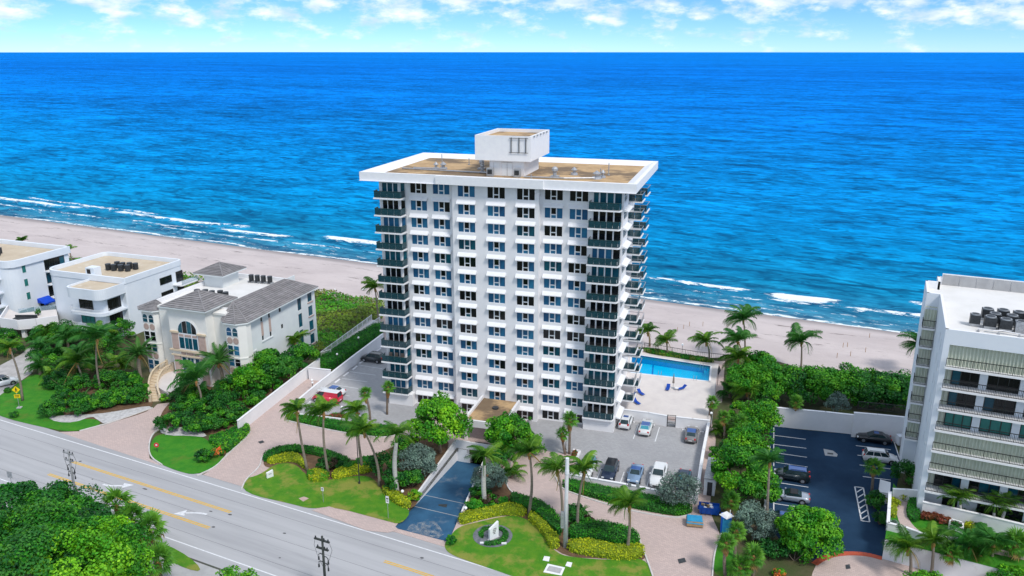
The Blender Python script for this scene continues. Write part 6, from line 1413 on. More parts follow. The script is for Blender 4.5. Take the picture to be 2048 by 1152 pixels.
LT('f', (370, 560), 3.0, 3.0, 2.8, 2.6, 3.0, 60, 5000, .36, 'leaf_green', 'leaf_dark', 'dark green tree beside the dark suv in the blue car park')
LT('c', (1760, 860), 3.5, 3.5, 4.6, 4.0, 3.4, 7, 9000, .40, 'leaf_green', 'leaf_dark', 'spreading green tree along the villa side wall', )
LT('c', (1920, 810), 3.0, 3.0, 3.6, 3.4, 2.8, 8, 6000, .40, 'leaf_dark', 'leaf_green', 'green tree at the rear of the villa side garden')
LT('c', (1600, 960), 3.0, 3.0, 3.4, 3.2, 3.0, 9, 6500, .38, 'leaf_green', 'leaf_bright', 'green tree in the middle of the villa side garden')
LT('d', (1560, 580), 2.6, 2.6, 3.1, 2.6, 2.4, 10, 4200, .24, 'leaf_silver', 'leaf_silver', 'sparse silver buttonwood in front of the white pickup', name='silver_buttonwood', nclump=60)
LT('b', (835, 500), 2.4, 2.4, 3.0, 2.8, 2.5, 11, 6500, .26, 'leaf_silver', 'leaf_silver', 'dense silver buttonwood left of the blue ramp', name='silver_buttonwood')
LT('d', (320, 500), 2.0, 2.0, 2.5, 2.2, 1.7, 12, 4500, .26, 'leaf_silver', 'leaf_silver', 'silver buttonwood right of the blue ramp', name='silver_buttonwood')
LT('f', (350, 770), 2.4, 2.4, 2.8, 2.6, 2.5, 13, 5500, .26, 'leaf_silver', 'leaf_silver', 'silver buttonwood between the drives near the portable toilet', name='silver_buttonwood')
LT('e', (870, 840), 3.0, 3.0, 1.9, 1.7, 1.7, 14, 2600, .26, 'leaf_silver', 'leaf_silver', 'silver bush hanging over the tall white wall', name='silver_buttonwood')
for i, (x, y, r, lab) in enumerate(((300, 690, 4.2, 'sea grape thicket at the pool end'), (470, 700, 4.4, 'sea grape mound second from the pool'), (640, 720, 4.6, 'sea grape mound below the lone beach palm'), (800, 720, 4.4, 'brighter sea grape mound in the middle of the thicket'), (930, 715, 4.6, 'tall dark sea grape mound above the tall wall'), (1090, 740, 4.6, 'dark sea grape mound left of the condominium bays'), (1230, 760, 4.4, 'dark sea grape mound nearest the condominium'), (1330, 790, 3.6, 'sea grape mound touching the condominium corner'), (380, 620, 3.2, 'seaward sea grape mound by the stacked palms'))):
    LT('e', (x, y), 3.4, 3.4, r, r * .95, 3.0, 20 + i, 6500, .42, 'leaf_green' if i in (0, 1, 3, 8) else 'leaf_dark', 'leaf_green', lab, trunk=.16)
# foreground trees at the bottom left
for i, (x, y, z, r, lab, m, m2) in enumerate(((90, 800, 7, 4.8, 'dark foreground tree at the left edge', 'leaf_dark', 'leaf_green'), (310, 810, 7, 4.4, 'dark foreground tree behind the near palms', 'leaf_dark', 'leaf_green'), (60, 960, 8, 5.2, 'foreground tree low on the left edge', 'leaf_dark', 'leaf_green'), (300, 940, 8, 5.0, 'foreground tree in the middle of the near canopy', 'leaf_green', 'leaf_dark'),
      (530, 1000, 7.5, 4.4, 'bright foreground tree right of the near canopy', 'leaf_bright', 'leaf_green'), (620, 1100, 6.5, 3.6, 'bright foreground tree at the bottom edge beside the near path', 'leaf_bright', 'leaf_green'), (420, 1130, 8.5, 5.4, 'foreground tree at the bottom edge of the near canopy', 'leaf_green', 'leaf_bright'), (140, 1130, 9, 5.2, 'dark foreground tree in the bottom left corner', 'leaf_dark', 'leaf_green'), (440, 900, 6.5, 3.4, 'foreground tree next to the near sabal palms', 'leaf_dark', 'leaf_green'))):
    LT('a', (x, y), z, z, r, r, r * .72, 40 + i, 9500, .36, m, m2, lab, name='foreground_tree')
LT('s', (470, 1185), 6, 6, 3.0, 3.0, 2.2, 55, 3500, .34, 'leaf_bright', 'leaf_green', 'tip of a bright tree at the bottom edge left of the wooden pole', name='foreground_tree')
LT('j', (900, 1120), 2.0, 2.0, 2.6, 2.0, 1.4, 56, 2500, .3, 'leaf_bright', 'leaf_green', 'leafy shrub at the bottom edge before the garden wall', cat='shrub', name='leafy_shrub')
LT('j', (1900, 1060), 2.0, 2.0, 3.0, 2.0, 1.5, 57, 2500, .3, 'leaf_bright', 'leaf_green', 'leafy shrub in the bottom right corner', cat='shrub', name='leafy_shrub')
# ---- shrubs
SHRUBS = [('c', (300, 680), 2.0, 3.6, 3.0, 2.6, 'leaf_dark', 'leaf_green', 'dense areca clump at the far side of the left planting'), ('c', (440, 660), 2.0, 3.2, 3.0, 2.6, 'leaf_dark', 'leaf_green', 'dense clump below the white beach house'), ('c', (300, 830), 1.6, 3.2, 2.6, 2.2, 'leaf_dark', 'leaf_green', 'dark shrub on the left side of the left planting'),
 ('c', (420, 960), 1.6, 3.4, 2.6, 2.0, 'leaf_dark', 'leaf_dark', 'dark shrub in the middle of the left planting'), ('c', (720, 960), 1.6, 3.0, 2.6, 2.0, 'leaf_dark', 'leaf_green', 'dark shrub behind the low cycads'), ('c', (860, 1010), 1.2, 2.6, 2.2, 1.6, 'leaf_green', 'leaf_dark', 'shrub along the villa staircase'), ('c', (640, 760), 2.2, 2.6, 2.4, 2.6, 'leaf_dark', 'leaf_green', 'tall shrub under the tallest palm'),
 ('c', (780, 650), 2.4, 2.6, 2.6, 3.0, 'leaf_dark', 'leaf_green', 'tall shrub between the beach house and the villa'), ('c', (860, 560), 2.4, 2.4, 2.4, 2.8, 'leaf_dark', 'leaf_green', 'shrub against the villa left corner'), ('c', (1200, 1060), 1.4, 2.6, 2.2, 1.7, 'leaf_dark', 'leaf_green', 'dark shrub right of the villa landing'), ('c', (1480, 1020), 1.8, 2.8, 2.4, 2.4, 'leaf_dark', 'leaf_green', 'conical dark shrub beside the white boundary wall'),
 ('c', (1420, 1100), 1.4, 2.6, 2.2, 1.8, 'leaf_dark', 'leaf_green', 'low dark shrub before the boundary wall'), ('c', (1050, 1070), .8, .9, .8, .8, 'leaf_bright', 'leaf_green', 'small light green shrub beside the villa stairs'), ('c', (500, 1090), .9, 2.4, 1.8, 1.1, 'leaf_dark', 'leaf_green', 'low cycad at the left end of the gravel bed'), ('c', (700, 1090), .9, 2.4, 1.8, 1.1, 'leaf_green', 'leaf_dark', 'low cycad in the middle of the gravel bed'), ('c', (800, 1080), .9, 2.0, 1.6, 1.1, 'leaf_dark', 'leaf_green', 'low cycad at the right end of the gravel bed'),
 ('c', (30, 690), 1.5, 2.4, 2.4, 2.0, 'leaf_dark', 'leaf_green', 'dark shrub on the left edge below the terrace'), ('c', (60, 760), 1.2, 2.4, 2.0, 1.7, 'leaf_dark', 'leaf_green', 'dark shrub on the left edge by the grey path'), ('b', (640, 540), 1.6, 2.4, 2.2, 2.1, 'leaf_dark', 'leaf_dark', 'dark shrub behind the leaning palms'), ('b', (700, 620), 1.2, 1.9, 1.7, 1.7, 'leaf_dark', 'leaf_dark', 'dark shrub at the foot of the tall royal palm'), ('b', (790, 610), 1.2, 1.9, 1.7, 1.6, 'leaf_dark', 'leaf_green', 'dark shrub below the dense silver buttonwood'),
 ('b', (330, 520), .8, 1.9, 1.5, .9, 'leaf_bronze', 'leaf_dark', 'bronze cordyline clump between the two left palms'), ('b', (760, 430), 1.6, 2.2, 2.0, 2.0, 'leaf_dark', 'leaf_green', 'dark shrub behind the silver buttonwood'), ('b', (430, 530), .6, 1.5, 1.0, .7, 'leaf_green', 'leaf_dark', 'low green shrub beside the second left palm'), ('b', (800, 700), .7, 1.2, 1.0, .8, 'leaf_bright', 'leaf_yellow', 'bright shrub beside the left ramp corner'), ('d', (260, 600), .8, 1.6, 1.4, 1.0, 'leaf_dark', 'leaf_green', 'dark shrub at the foot of the white trunked palm'),
 ('d', (330, 660), .7, 1.6, 1.3, .9, 'leaf_green', 'leaf_bronze', 'mixed low shrub right of the ramp'), ('d', (230, 690), .6, 1.5, 1.1, .8, 'leaf_hedge', 'leaf_green', 'clipped green shrub beside the ramp corner lamp'), ('d', (75, 915), .45, .75, .75, .55, 'leaf_hedge', 'leaf_dark', 'small round shrub on the lawn corner by the ramp'), ('d', (880, 750), 1.0, 1.6, 1.5, 1.3, 'leaf_dark', 'leaf_dark', 'dark cycad right of the concrete pole'), ('d', (960, 800), .5, 1.4, 1.0, .7, 'leaf_bronze', 'leaf_green', 'bronze shrub beside the dark cycad'),
 ('d', (600, 290), 1.6, 2.0, 2.0, 1.8, 'leaf_bright', 'leaf_green', 'bright shrub below the second tree by the canopy'), ('d', (400, 390), 1.4, 2.2, 1.8, 1.7, 'leaf_green', 'leaf_dark', 'shrub above the ramp garage mouth'), ('a', (1165, 480), .9, 1.2, 1.0, .8, 'leaf_green', 'flower', 'orange flowering shrub by the pink drive entrance'), ('a', (1090, 505), .9, 1.6, 1.3, 1.0, 'leaf_dark', 'leaf_green', 'green shrub left of the flowering shrub'),
 ('a', (75, 290), .5, .9, .8, .55, 'leaf_dark', 'leaf_green', 'small dark shrub on the left lawn by the road'), ('a', (40, 160), .5, .7, .6, .5, 'leaf_dark', 'leaf_green', 'small dark shrub beside the white car on the left'), ('k', (420, 500), 1.6, 2.3, 2.2, 1.9, 'leaf_dark', 'leaf_dark', 'dark round shrub beside the condominium corner'), ('f', (1110, 640), 1.0, 1.3, 1.7, 1.3, 'leaf_dark', 'leaf_green', 'dark planting in the island beside the hatched bay'), ('f', (1140, 740), 1.0, 1.0, 1.3, 1.1, 'leaf_dark', 'leaf_dark', 'dark planting under the garden retaining wall'),
 ('f', (600, 970), .9, 2.4, 1.4, 1.2, 'leaf_dark', 'leaf_green', 'dark shrub under the round tree by the red kerb'), ('f', (480, 940), .9, 2.2, 1.6, 1.3, 'leaf_dark', 'leaf_dark', 'dark shrub below the silver buttonwood'), ('f', (500, 1090), .5, .8, .6, .6, 'flower', 'leaf_green', 'orange flowering plant at the bottom edge'), ('f', (200, 330), 1.5, 2.2, 2.2, 1.8, 'leaf_green', 'leaf_dark', 'shrub between the tower car park wall and the green tree'), ('f', (110, 330), 1.0, 1.3, 1.8, 1.0, 'leaf_green', 'leaf_dark', 'low shrub along the tower car park side wall'),
 ('e', (250, 900), 1.6, 2.3, 2.2, 1.8, 'leaf_bright', 'leaf_green', 'light green shrub beside the pool deck corner'), ('e', (420, 800), 2.0, 2.6, 2.4, 2.4, 'leaf_green', 'leaf_dark', 'green shrub behind the left end of the tall wall'), ('e', (400, 960), 1.8, 2.0, 1.8, 2.0, 'leaf_green', 'leaf_bright', 'green shrub at the left corner of the tall wall'), ('e', (1160, 830), 1.6, 2.2, 1.8, 2.4, 'leaf_dark', 'leaf_dark', 'dark shrub behind the black fence'), ('e', (1030, 820), 1.6, 2.2, 1.8, 2.4, 'leaf_dark', 'leaf_green', 'dark shrub behind the taller white wall'),
 ('a', (900, 335), 1.2, 2.5, 2.1, 1.5, 'leaf_dark', 'leaf_green', 'dark shrub at the tip of the bed right of the pink drive'),
 ('a', (975, 310), 1.2, 2.5, 2.1, 1.5, 'leaf_dark', 'leaf_green', 'shrub second from the tip of the bed right of the pink drive'),
 ('a', (1045, 345), 1.2, 2.5, 2.1, 1.5, 'leaf_dark', 'leaf_green', 'shrub above the right gravel bed'),
 ('a', (1130, 335), 1.2, 2.5, 2.1, 1.5, 'leaf_dark', 'leaf_green', 'shrub above the right end of the right gravel bed'),
 ('a', (1195, 310), 1.2, 2.5, 2.1, 1.5, 'leaf_dark', 'leaf_green', 'shrub beside the foot of the boundary wall'),
 ('a', (985, 240), 1.2, 2.5, 2.1, 1.5, 'leaf_dark', 'leaf_green', 'shrub behind the front coconut palm'),
 ('a', (1080, 250), 1.2, 2.5, 2.1, 1.5, 'leaf_dark', 'leaf_green', 'shrub between the front palm and the boundary wall'),
 ('a', (1250, 270), 1.2, 2.5, 2.1, 1.5, 'leaf_dark', 'leaf_green', 'shrub along the lower part of the boundary wall'),
 ('a', (1350, 200), 1.2, 2.5, 2.1, 1.5, 'leaf_dark', 'leaf_green', 'shrub along the middle of the boundary wall'),
 ('a', (1450, 130), 1.2, 2.5, 2.1, 1.5, 'leaf_dark', 'leaf_green', 'shrub along the upper part of the boundary wall'),
 ('a', (280, 260), 1.2, 2.5, 2.1, 1.5, 'leaf_dark', 'leaf_green', 'shrub at the lawn end of the left bed'),
 ('a', (350, 200), 1.2, 2.5, 2.1, 1.5, 'leaf_dark', 'leaf_green', 'shrub behind the lawn end of the left bed'),
 ('a', (430, 250), 1.2, 2.5, 2.1, 1.5, 'leaf_dark', 'leaf_green', 'shrub behind the left cycads'),
 ('a', (540, 215), 1.2, 2.5, 2.1, 1.5, 'leaf_dark', 'leaf_green', 'shrub behind the middle cycads'),
 ('a', (630, 190), 1.2, 2.5, 2.1, 1.5, 'leaf_dark', 'leaf_green', 'shrub behind the right cycads'),
 ('a', (720, 190), 1.2, 2.5, 2.1, 1.5, 'leaf_dark', 'leaf_green', 'shrub nearest the stairs in the left bed'),
 ('a', (300, 110), 1.2, 2.5, 2.1, 1.5, 'leaf_dark', 'leaf_green', 'shrub above the left lawn'),
 ('a', (420, 130), 1.2, 2.5, 2.1, 1.5, 'leaf_dark', 'leaf_green', 'shrub in the heart of the left planting'),
 ('a', (560, 110), 1.2, 2.5, 2.1, 1.5, 'leaf_dark', 'leaf_green', 'shrub under the tallest palm trunk'),
 ('a', (690, 100), 1.2, 2.5, 2.1, 1.5, 'leaf_dark', 'leaf_green', 'shrub left of the date palm trunk')]
for i, (sh, c, z, rx, ry, rz, m, m2, lab) in enumerate(SHRUBS):
    if sh == 'c' and rx > 2: rx, ry, rz = rx * 1.15, ry * 1.15, rz * 1.0
    p = G(sh, *c, z); bush('shrub', p, rx, ry, rz, 500 + i, int(900 + 260 * rx * ry), .30 if rx > 1.2 else .2, m, m2, lab)
for i, (x, y, lab, m) in enumerate(((520, 150, 'yellow croton shrub by the garden path wall', 'leaf_yellow'), (600, 70, 'yellow shrub before the garden back wall', 'leaf_yellow'), (500, 410, 'blue green agave clump at the garden corner', 'leaf_silver'), (1540, 440, 'small round dark shrub on the garden lawn', 'leaf_dark'), (1400, 425, 'small yellow flowering shrub on the garden lawn', 'leaf_yellow'), (1240, 430, 'dark shrub inside the white planter box', 'leaf_dark'), (900, 310, 'red foliage row by the garden wall, left clump', 'leaf_red'), (1020, 320, 'red foliage row by the garden wall, middle clump', 'leaf_red'), (1110, 360, 'red foliage row by the garden wall, right clump', 'leaf_red'), (900, 100, 'rounded shrub on a stem by the condominium door', 'leaf_dark'))):
    p = G('j', x, y, TZ + .4); bush('shrub', p, .9, .8, .55, 600 + i, 700, .2, m, m, lab, z=TZ)
# ---- clumps of feathery palms without a clear trunk
CL = [('c', 300, 640, 2.6, 2.6, 'feathery palm clump below the white terrace'), ('c', 420, 650, 2.8, 2.8, 'feathery palm clump below the curved white wall'), ('c', 250, 720, 2.0, 2.4, 'feathery palm clump beside the grey path, upper one'), ('c', 640, 640, 3.0, 2.6, 'feathery palm clump under the beach house balconies'), ('c', 720, 700, 2.4, 2.6, 'feathery palm clump right of the tallest palm'), ('c', 245, 850, 1.6, 2.4, 'feathery palm clump beside the grey path, lower one'), ('c', 340, 910, 1.5, 2.4, 'feathery palm clump in the left planting near the lawn'), ('c', 470, 900, 1.6, 2.4, 'feathery palm clump behind the leaning young palm'),
      ('c', 600, 850, 1.6, 2.5, 'feathery palm clump at the foot of the tallest palm'), ('c', 760, 840, 1.7, 2.6, 'feathery palm clump left of the stair date palm'), ('c', 1180, 1010, 1.4, 2.4, 'feathery palm clump right of the villa stairs'), ('c', 1320, 1040, 1.4, 2.4, 'feathery palm clump under the villa date palm'), ('c', 1500, 950, 2.4, 2.5, 'feathery palm clump between the villa corner and the wall'), ('c', 520, 770, 2.0, 2.6, 'feathery palm clump left of the tallest palm'), ('c', 380, 770, 2.0, 2.6, 'feathery palm clump in the middle of the left planting'),
      ('f', 130, 180, 1.4, 2.2, 'feathery palm clump on the path beside the pool deck'), ('e', 190, 760, 1.6, 2.4, 'feathery palm clump behind the pool deck path'), ('e', 790, 640, 1.8, 2.2, 'grey green palm tuft on the seaward side of the thicket'), ('d', 470, 470, 1.2, 2.2, 'feathery palm clump left of the drive above the silver bush'), ('k', 1100, 830, 1.4, 1.8, 'feathery clump behind the garden wall, left one'), ('k', 1330, 870, 1.4, 1.8, 'feathery clump behind the garden wall, middle one'), ('k', 1650, 960, 1.4, 1.8, 'feathery clump behind the garden wall, right one')]
for i, (sh, x, y, h, L, lab) in enumerate(CL):
    if sh == 'c': h, L = h * 1.35 + .6, L * 1.2
    z0 = TZ if sh == 'k' else 0; c = G(sh, x, y, z0 + h * .8); r = empty('areca_palm', (c.x, c.y, z0), 0, lab, 'palm clump'); rg = random.Random(860 + i); MB().tube([(0, 0, 0), (0, 0, h * .5)], [.25, .18], 7).build('stems', 'bark', r)
    for j in range(24):
        k = ('up', 'up', 'mid', 'mid', 'low')[j % 5]; inst('frond', rg.choice(FR['cd' if i % 3 else 'co'][k]), r, (rg.uniform(-.6, .6), rg.uniform(-.6, .6), h * rg.uniform(.25, .8)), (rg.uniform(-.2, .2), 0, j * 2.4), L * rg.uniform(.75, 1.05))
CY = [('c', 470, 1095, 'cycad at the left end of the gravel bed'), ('c', 545, 1085, 'cycad second from the left in the gravel bed'), ('c', 650, 1080, 'cycad in the middle of the gravel bed'), ('c', 735, 1070, 'cycad right of the middle of the gravel bed'), ('c', 810, 1060, 'cycad near the villa stairs'), ('c', 1115, 1085, 'cycad at the corner of the drive before the landing'), ('c', 1380, 1130, 'cycad before the boundary wall end'), ('c', 1310, 1115, 'cycad beside the front coconut palm'), ('d', 930, 770, 'cycad right of the concrete pole beside the drive'), ('b', 330, 545, 'spiky plant between the two left palms')]
for i, (sh, x, y, lab) in enumerate(CY):
    c = G(sh, x, y); r = empty('cycad', (c.x, c.y, 0), 0, lab, 'cycad'); rg = random.Random(890 + i); MB().tube([(0, 0, 0), (0, 0, .45)], [.2, .16], 7).build('trunk', 'bark', r)
    for j in range(26): inst('frond', rg.choice(FR['da'][('up', 'mid', 'mid', 'low')[j % 4]]), r, (0, 0, .45), (rg.uniform(-.2, .2), 0, j * 2.4), 1.65 * rg.uniform(.8, 1.1))
# ---- hedges
HED = [('g', [(155, 560), (290, 590), (420, 500), (640, 350), (800, 230), (800, 170), (700, 190), (420, 360), (330, 430), (160, 530)], 1.5, 'leaf_hedge', 'leaf_hedge', 'wide clipped green hedge between the boardwalk and the left car park'),
 ('b', [(92, 282), (360, 340), (600, 378), (690, 368), (680, 325), (560, 330), (300, 290), (95, 255)], .8, 'leaf_hedge', 'leaf_hedge', 'green hedge edging the pink drive below the left car park'),
 ('b', [(330, 288), (430, 300), (440, 262), (340, 256)], .7, 'leaf_red', 'leaf_green', 'red leaved hedge in front of the red van'),
 ('b', [(-40, 520), (-30, 475), (60, 440), (180, 435), (320, 462), (460, 515), (430, 540), (300, 490), (170, 462), (60, 470), (0, 510)], .7, 'leaf_hedge', 'leaf_hedge', 'curved green hedge along the pink drive loop, left half'),
 ('b', [(475, 520), (560, 500), (600, 520), (560, 560), (480, 550)], .8, 'leaf_hedge', 'leaf_hedge', 'green hedge beside the black lamp post'),
 ('b', [(-20, 530), (0, 500), (90, 478), (160, 478), (205, 540), (190, 560), (150, 515), (60, 520)], .6, 'leaf_yellow', 'leaf_yellow', 'yellow hedge at the left end of the palm bed'),
 ('b', [(205, 590), (230, 570), (330, 580), (330, 620), (230, 635)], .7, 'leaf_yellow', 'leaf_green', 'yellow and green hedge at the feet of the left palms'),
 ('b', [(340, 595), (400, 560), (520, 540), (570, 545), (570, 575), (460, 590), (360, 620)], .7, 'leaf_yellow', 'leaf_yellow', 'yellow hedge left of the black lamp post foot'),
 ('b', [(625, 670), (660, 665), (800, 750), (770, 785), (690, 745), (640, 700)], .7, 'leaf_yellow', 'leaf_yellow', 'yellow hedge on the left of the ramp mouth'),
 ('a', [(1115, 430), (1200, 400), (1310, 355), (1335, 370), (1330, 400), (1230, 490), (1200, 500), (1120, 450)], .8, 'leaf_hedge', 'leaf_bright', 'green hedge at the end of the white boundary wall'),
 ('d', [(120, 828), (120, 770), (250, 745), (420, 705), (480, 700), (565, 735), (560, 770), (440, 750), (250, 790)], .8, 'leaf_yellow', 'leaf_yellow', 'long yellow hedge right of the ramp mouth'),
 ('d', [(570, 775), (610, 755), (690, 830), (780, 925), (780, 975), (720, 985), (690, 900), (600, 810)], .8, 'leaf_yellow', 'leaf_yellow', 'yellow hedge left of the concrete pole'),
 ('d', [(835, 1000), (835, 945), (990, 935), (1150, 985), (1330, 965), (1340, 1030), (1240, 1060), (1000, 1030)], .8, 'leaf_yellow', 'leaf_yellow', 'yellow hedge right of the concrete pole'),
 ('d', [(465, 690), (460, 635), (540, 655), (680, 700), (780, 790), (800, 900), (740, 870), (640, 770), (540, 720)], 1.0, 'leaf_hedge', 'leaf_dark', 'thick green hedge left of the concrete pole along the drive'),
 ('d', [(840, 930), (840, 860), (1010, 830), (1180, 860), (1290, 905), (1310, 960), (1200, 975), (1000, 925)], 1.2, 'leaf_hedge', 'leaf_dark', 'thick rounded green hedge right of the concrete pole'),
 ('d', [(800, 575), (815, 540), (1000, 580), (1300, 640), (1560, 690), (1650, 715), (1640, 750), (1560, 765), (1300, 722), (1000, 645), (860, 605)], .9, 'leaf_hedge', 'leaf_dark', 'long green hedge below the low wall of the parked cars'),
 ('d', [(290, 700), (440, 650), (450, 690), (300, 735)], .7, 'leaf_hedge', 'leaf_green', 'small green hedge behind the long yellow hedge'),
 ('d', [(860, 360), (890, 335), (900, 370), (880, 395)], .5, 'leaf_red', 'leaf_hedge', 'reddish groundcover in the sabal palm bed'),
 ('h', [(530, 440), (530, 405), (760, 445), (840, 465), (1060, 490), (1110, 515), (1060, 520), (800, 480)], .6, 'dune_leaf', 'leaf_hedge', 'low hedge along the beach side of the pool'),
 ('d', [(265, 905), (250, 870), (290, 835), (400, 835), (450, 870), (440, 920), (400, 950), (300, 960), (280, 940), (330, 935), (400, 920), (420, 870), (380, 850), (310, 850), (280, 870), (285, 910)], .28, 'leaf_hedge', 'leaf_dark', 'low round border of groundcover circling the white monument sign')]
for i, (sh, pts, h, m, m2, lab) in enumerate(HED): hedge(GP(sh, pts), h, m, lab, m2, seed=700 + i, leaf=.22, dens=46)
for i, (pts, m, lab) in enumerate((([(465, 330), (465, 120), (530, 118), (540, 240), (545, 330)], 'leaf_yellow', 'yellow hedge along the raised garden path'), ([(700, 110), (790, 110), (800, 290), (830, 330), (760, 400), (680, 340), (665, 240)], 'leaf_hedge', 'green clipped border on the right of the garden path'))):
    hedge(GP('j', pts, TZ), .6, m, lab, m, seed=760 + i, z=TZ, leaf=.2, dens=40)
# long condominium foliage behind the garden wall
hedge(GP('j', [(1500, 250), (1900, 330), (2150, 400), (2150, 330), (1900, 260), (1550, 200)], TZ), 1.8, 'leaf_dark', 'dark planting between the garden wall and the condominium', 'leaf_green', seed=770, z=TZ, leaf=.3, dens=26)
# ---- dune vegetation, low and uncountable
def dune(name, poly, h, m, m2, seed, dens=9, leaf=.5):
    rg = np.random.default_rng(seed); A = np.array([(p[0], p[1]) for p in poly]); lo, hi = A.min(0), A.max(0); n = int((hi - lo).prod() * dens); P = lo + (hi - lo) * rg.random((n, 2)); P = P[inpoly(P, A)]
    f = fbm(P[:, 0] * .16, P[:, 1] * .16, seed); keep = f + .15 * rg.random(len(P)) > .30; P, f = P[keep], f[keep]
    z = h * np.clip((f - .25) * 2.2, .05, 1.3) * (.4 + .6 * rg.random(len(P))); P3 = np.column_stack([P, z]); g = (fbm(P[:, 0] * .08 + 9, P[:, 1] * .08, seed + 5) > .5).astype(int)
    o = inst(name, leaf_mesh(name, P3, np.tile([0, -.2, 1.0], (len(P), 1)), leaf, [m, m2], g, rg=rg, jit=.7, tint=(fbm(P[:, 0] * .3, P[:, 1] * .3, seed + 9) - .5) * 1.0)); o['kind'] = 'stuff'; o['label'] = 'low green dune plants'; return o
dune('dune_vegetation', GP('s', [(628, 705), (632, 600), (660, 590), (762, 602), (765, 640), (740, 650), (690, 690), (640, 730)]), 1.3, 'dune_leaf', 'leaf_green', 901, 11)
dune('dune_vegetation', [shore(s, t) for s, t in ((-190, -44), (-30, -38), (-34, -33.5), (-80, -36), (-190, -37))], 1.2, 'dune_leaf', 'leaf_green', 902, 5)
dune('dune_grass', [shore(s, t) for s, t in ((-36, -37), (20, -37), (20, -32.5), (-36, -31.5))], .8, 'dune_grass', 'dune_leaf', 903, 7)
dune('dune_vegetation', [shore(s, t) for s, t in ((62, -42), (130, -42), (130, -32), (62, -35))], 1.3, 'leaf_green', 'dune_leaf', 904, 6)
dune('dune_vegetation', GP('s', [(335, 600), (340, 555), (395, 555), (395, 580)]), 1.0, 'dune_leaf', 'leaf_green', 905, 8)
for i, (x, y, lab) in enumerate(((45, 482, 'small palm behind the far left house roof, left one'), (138, 500, 'small palm behind the far left house roof, right one'), (300, 590, 'palm tuft between the beach house and the villa'))):
    tp = G('s', x, y, 4.0 if i < 2 else 4.5); palm('co', Vector((tp.x + .4, tp.y, 0)), tp, 2.4, lab, 340 + i)
# ================================================================== VEHICLES
mat('tyre', (.012, .012, .013), .85); mat('rim', (.42, .43, .45), .3, metal=.7); mat('car_glass', (.012, .03, .036), .06, (.02, .05, .055), 1.2, spec=.6); mat('car_glass_sky', (.05, .30, .38), .06, (.04, .24, .32), 1.2, spec=.6)
mat('headlight', (.75, .78, .80), .12, spec=.6); mat('taillight', (.55, .01, .012), .2); mat('plate', (.7, .7, .68), .5); mat('trim_black', (.012, .012, .014), .5)
def paint(n, c, metal=.25, c2=None): mat('paint_' + n, c, .30, c2 or tuple(q * .93 for q in c), .6, spec=.5, metal=metal, coat=.8)
paint('white', (.72, .73, .74), 0); paint('pearl', (.70, .71, .70), .1); paint('grey', (.23, .22, .215), .4); paint('navy', (.008, .022, .06), .3); paint('sky', (.24, .36, .52), .4); paint('black', (.006, .008, .012), .2); paint('dkgrey', (.045, .052, .056), .4); paint('silver', (.40, .44, .50), .5); paint('red', (.62, .02, .06), 0); paint('dkgreen', (.012, .024, .03), .3); paint('roofblue', (.02, .10, .36), .3); paint('green', (.02, .20, .12), .2)
SPEC = {   # length, width, height, hood height, belt height, [windscreen base, windscreen top, rear window top, rear window base] along x, deck height, tail height
 'sedan': (4.75, 1.84, 1.45, .92, .98, (.95, .15, -1.15, -1.75), 1.02),
 'coupe': (4.6, 1.84, 1.36, .88, .94, (.85, .15, -.75, -1.35), .98),
 'suv': (4.6, 1.88, 1.70, 1.02, 1.08, (1.15, .50, -1.75, -2.12), 1.10),
 'hatch': (4.3, 1.80, 1.55, .98, 1.04, (1.05, .35, -1.35, -2.0), 1.08),
 'van': (5.0, 1.95, 2.0, 1.10, 1.18, (1.75, .95, -2.30, -2.42), 1.2),
 'pickup': (5.6, 1.98, 1.85, 1.12, 1.2, (1.2, .55, -.85, -1.0), 1.2)}
def wheel_meshes(_c={}):
    if not _c:
        t = MB().tube([(0, -.11, 0), (0, -.10, 0), (0, .10, 0), (0, .11, 0)], [.27, .335, .335, .27], 18); _c['tyre'] = t.mesh('tyre', 'tyre')
        r = MB().tube([(0, -.118, 0), (0, .118, 0)], [.235, .235], 14)
        _c['rim'] = r.mesh('rim', 'rim')
    return _c
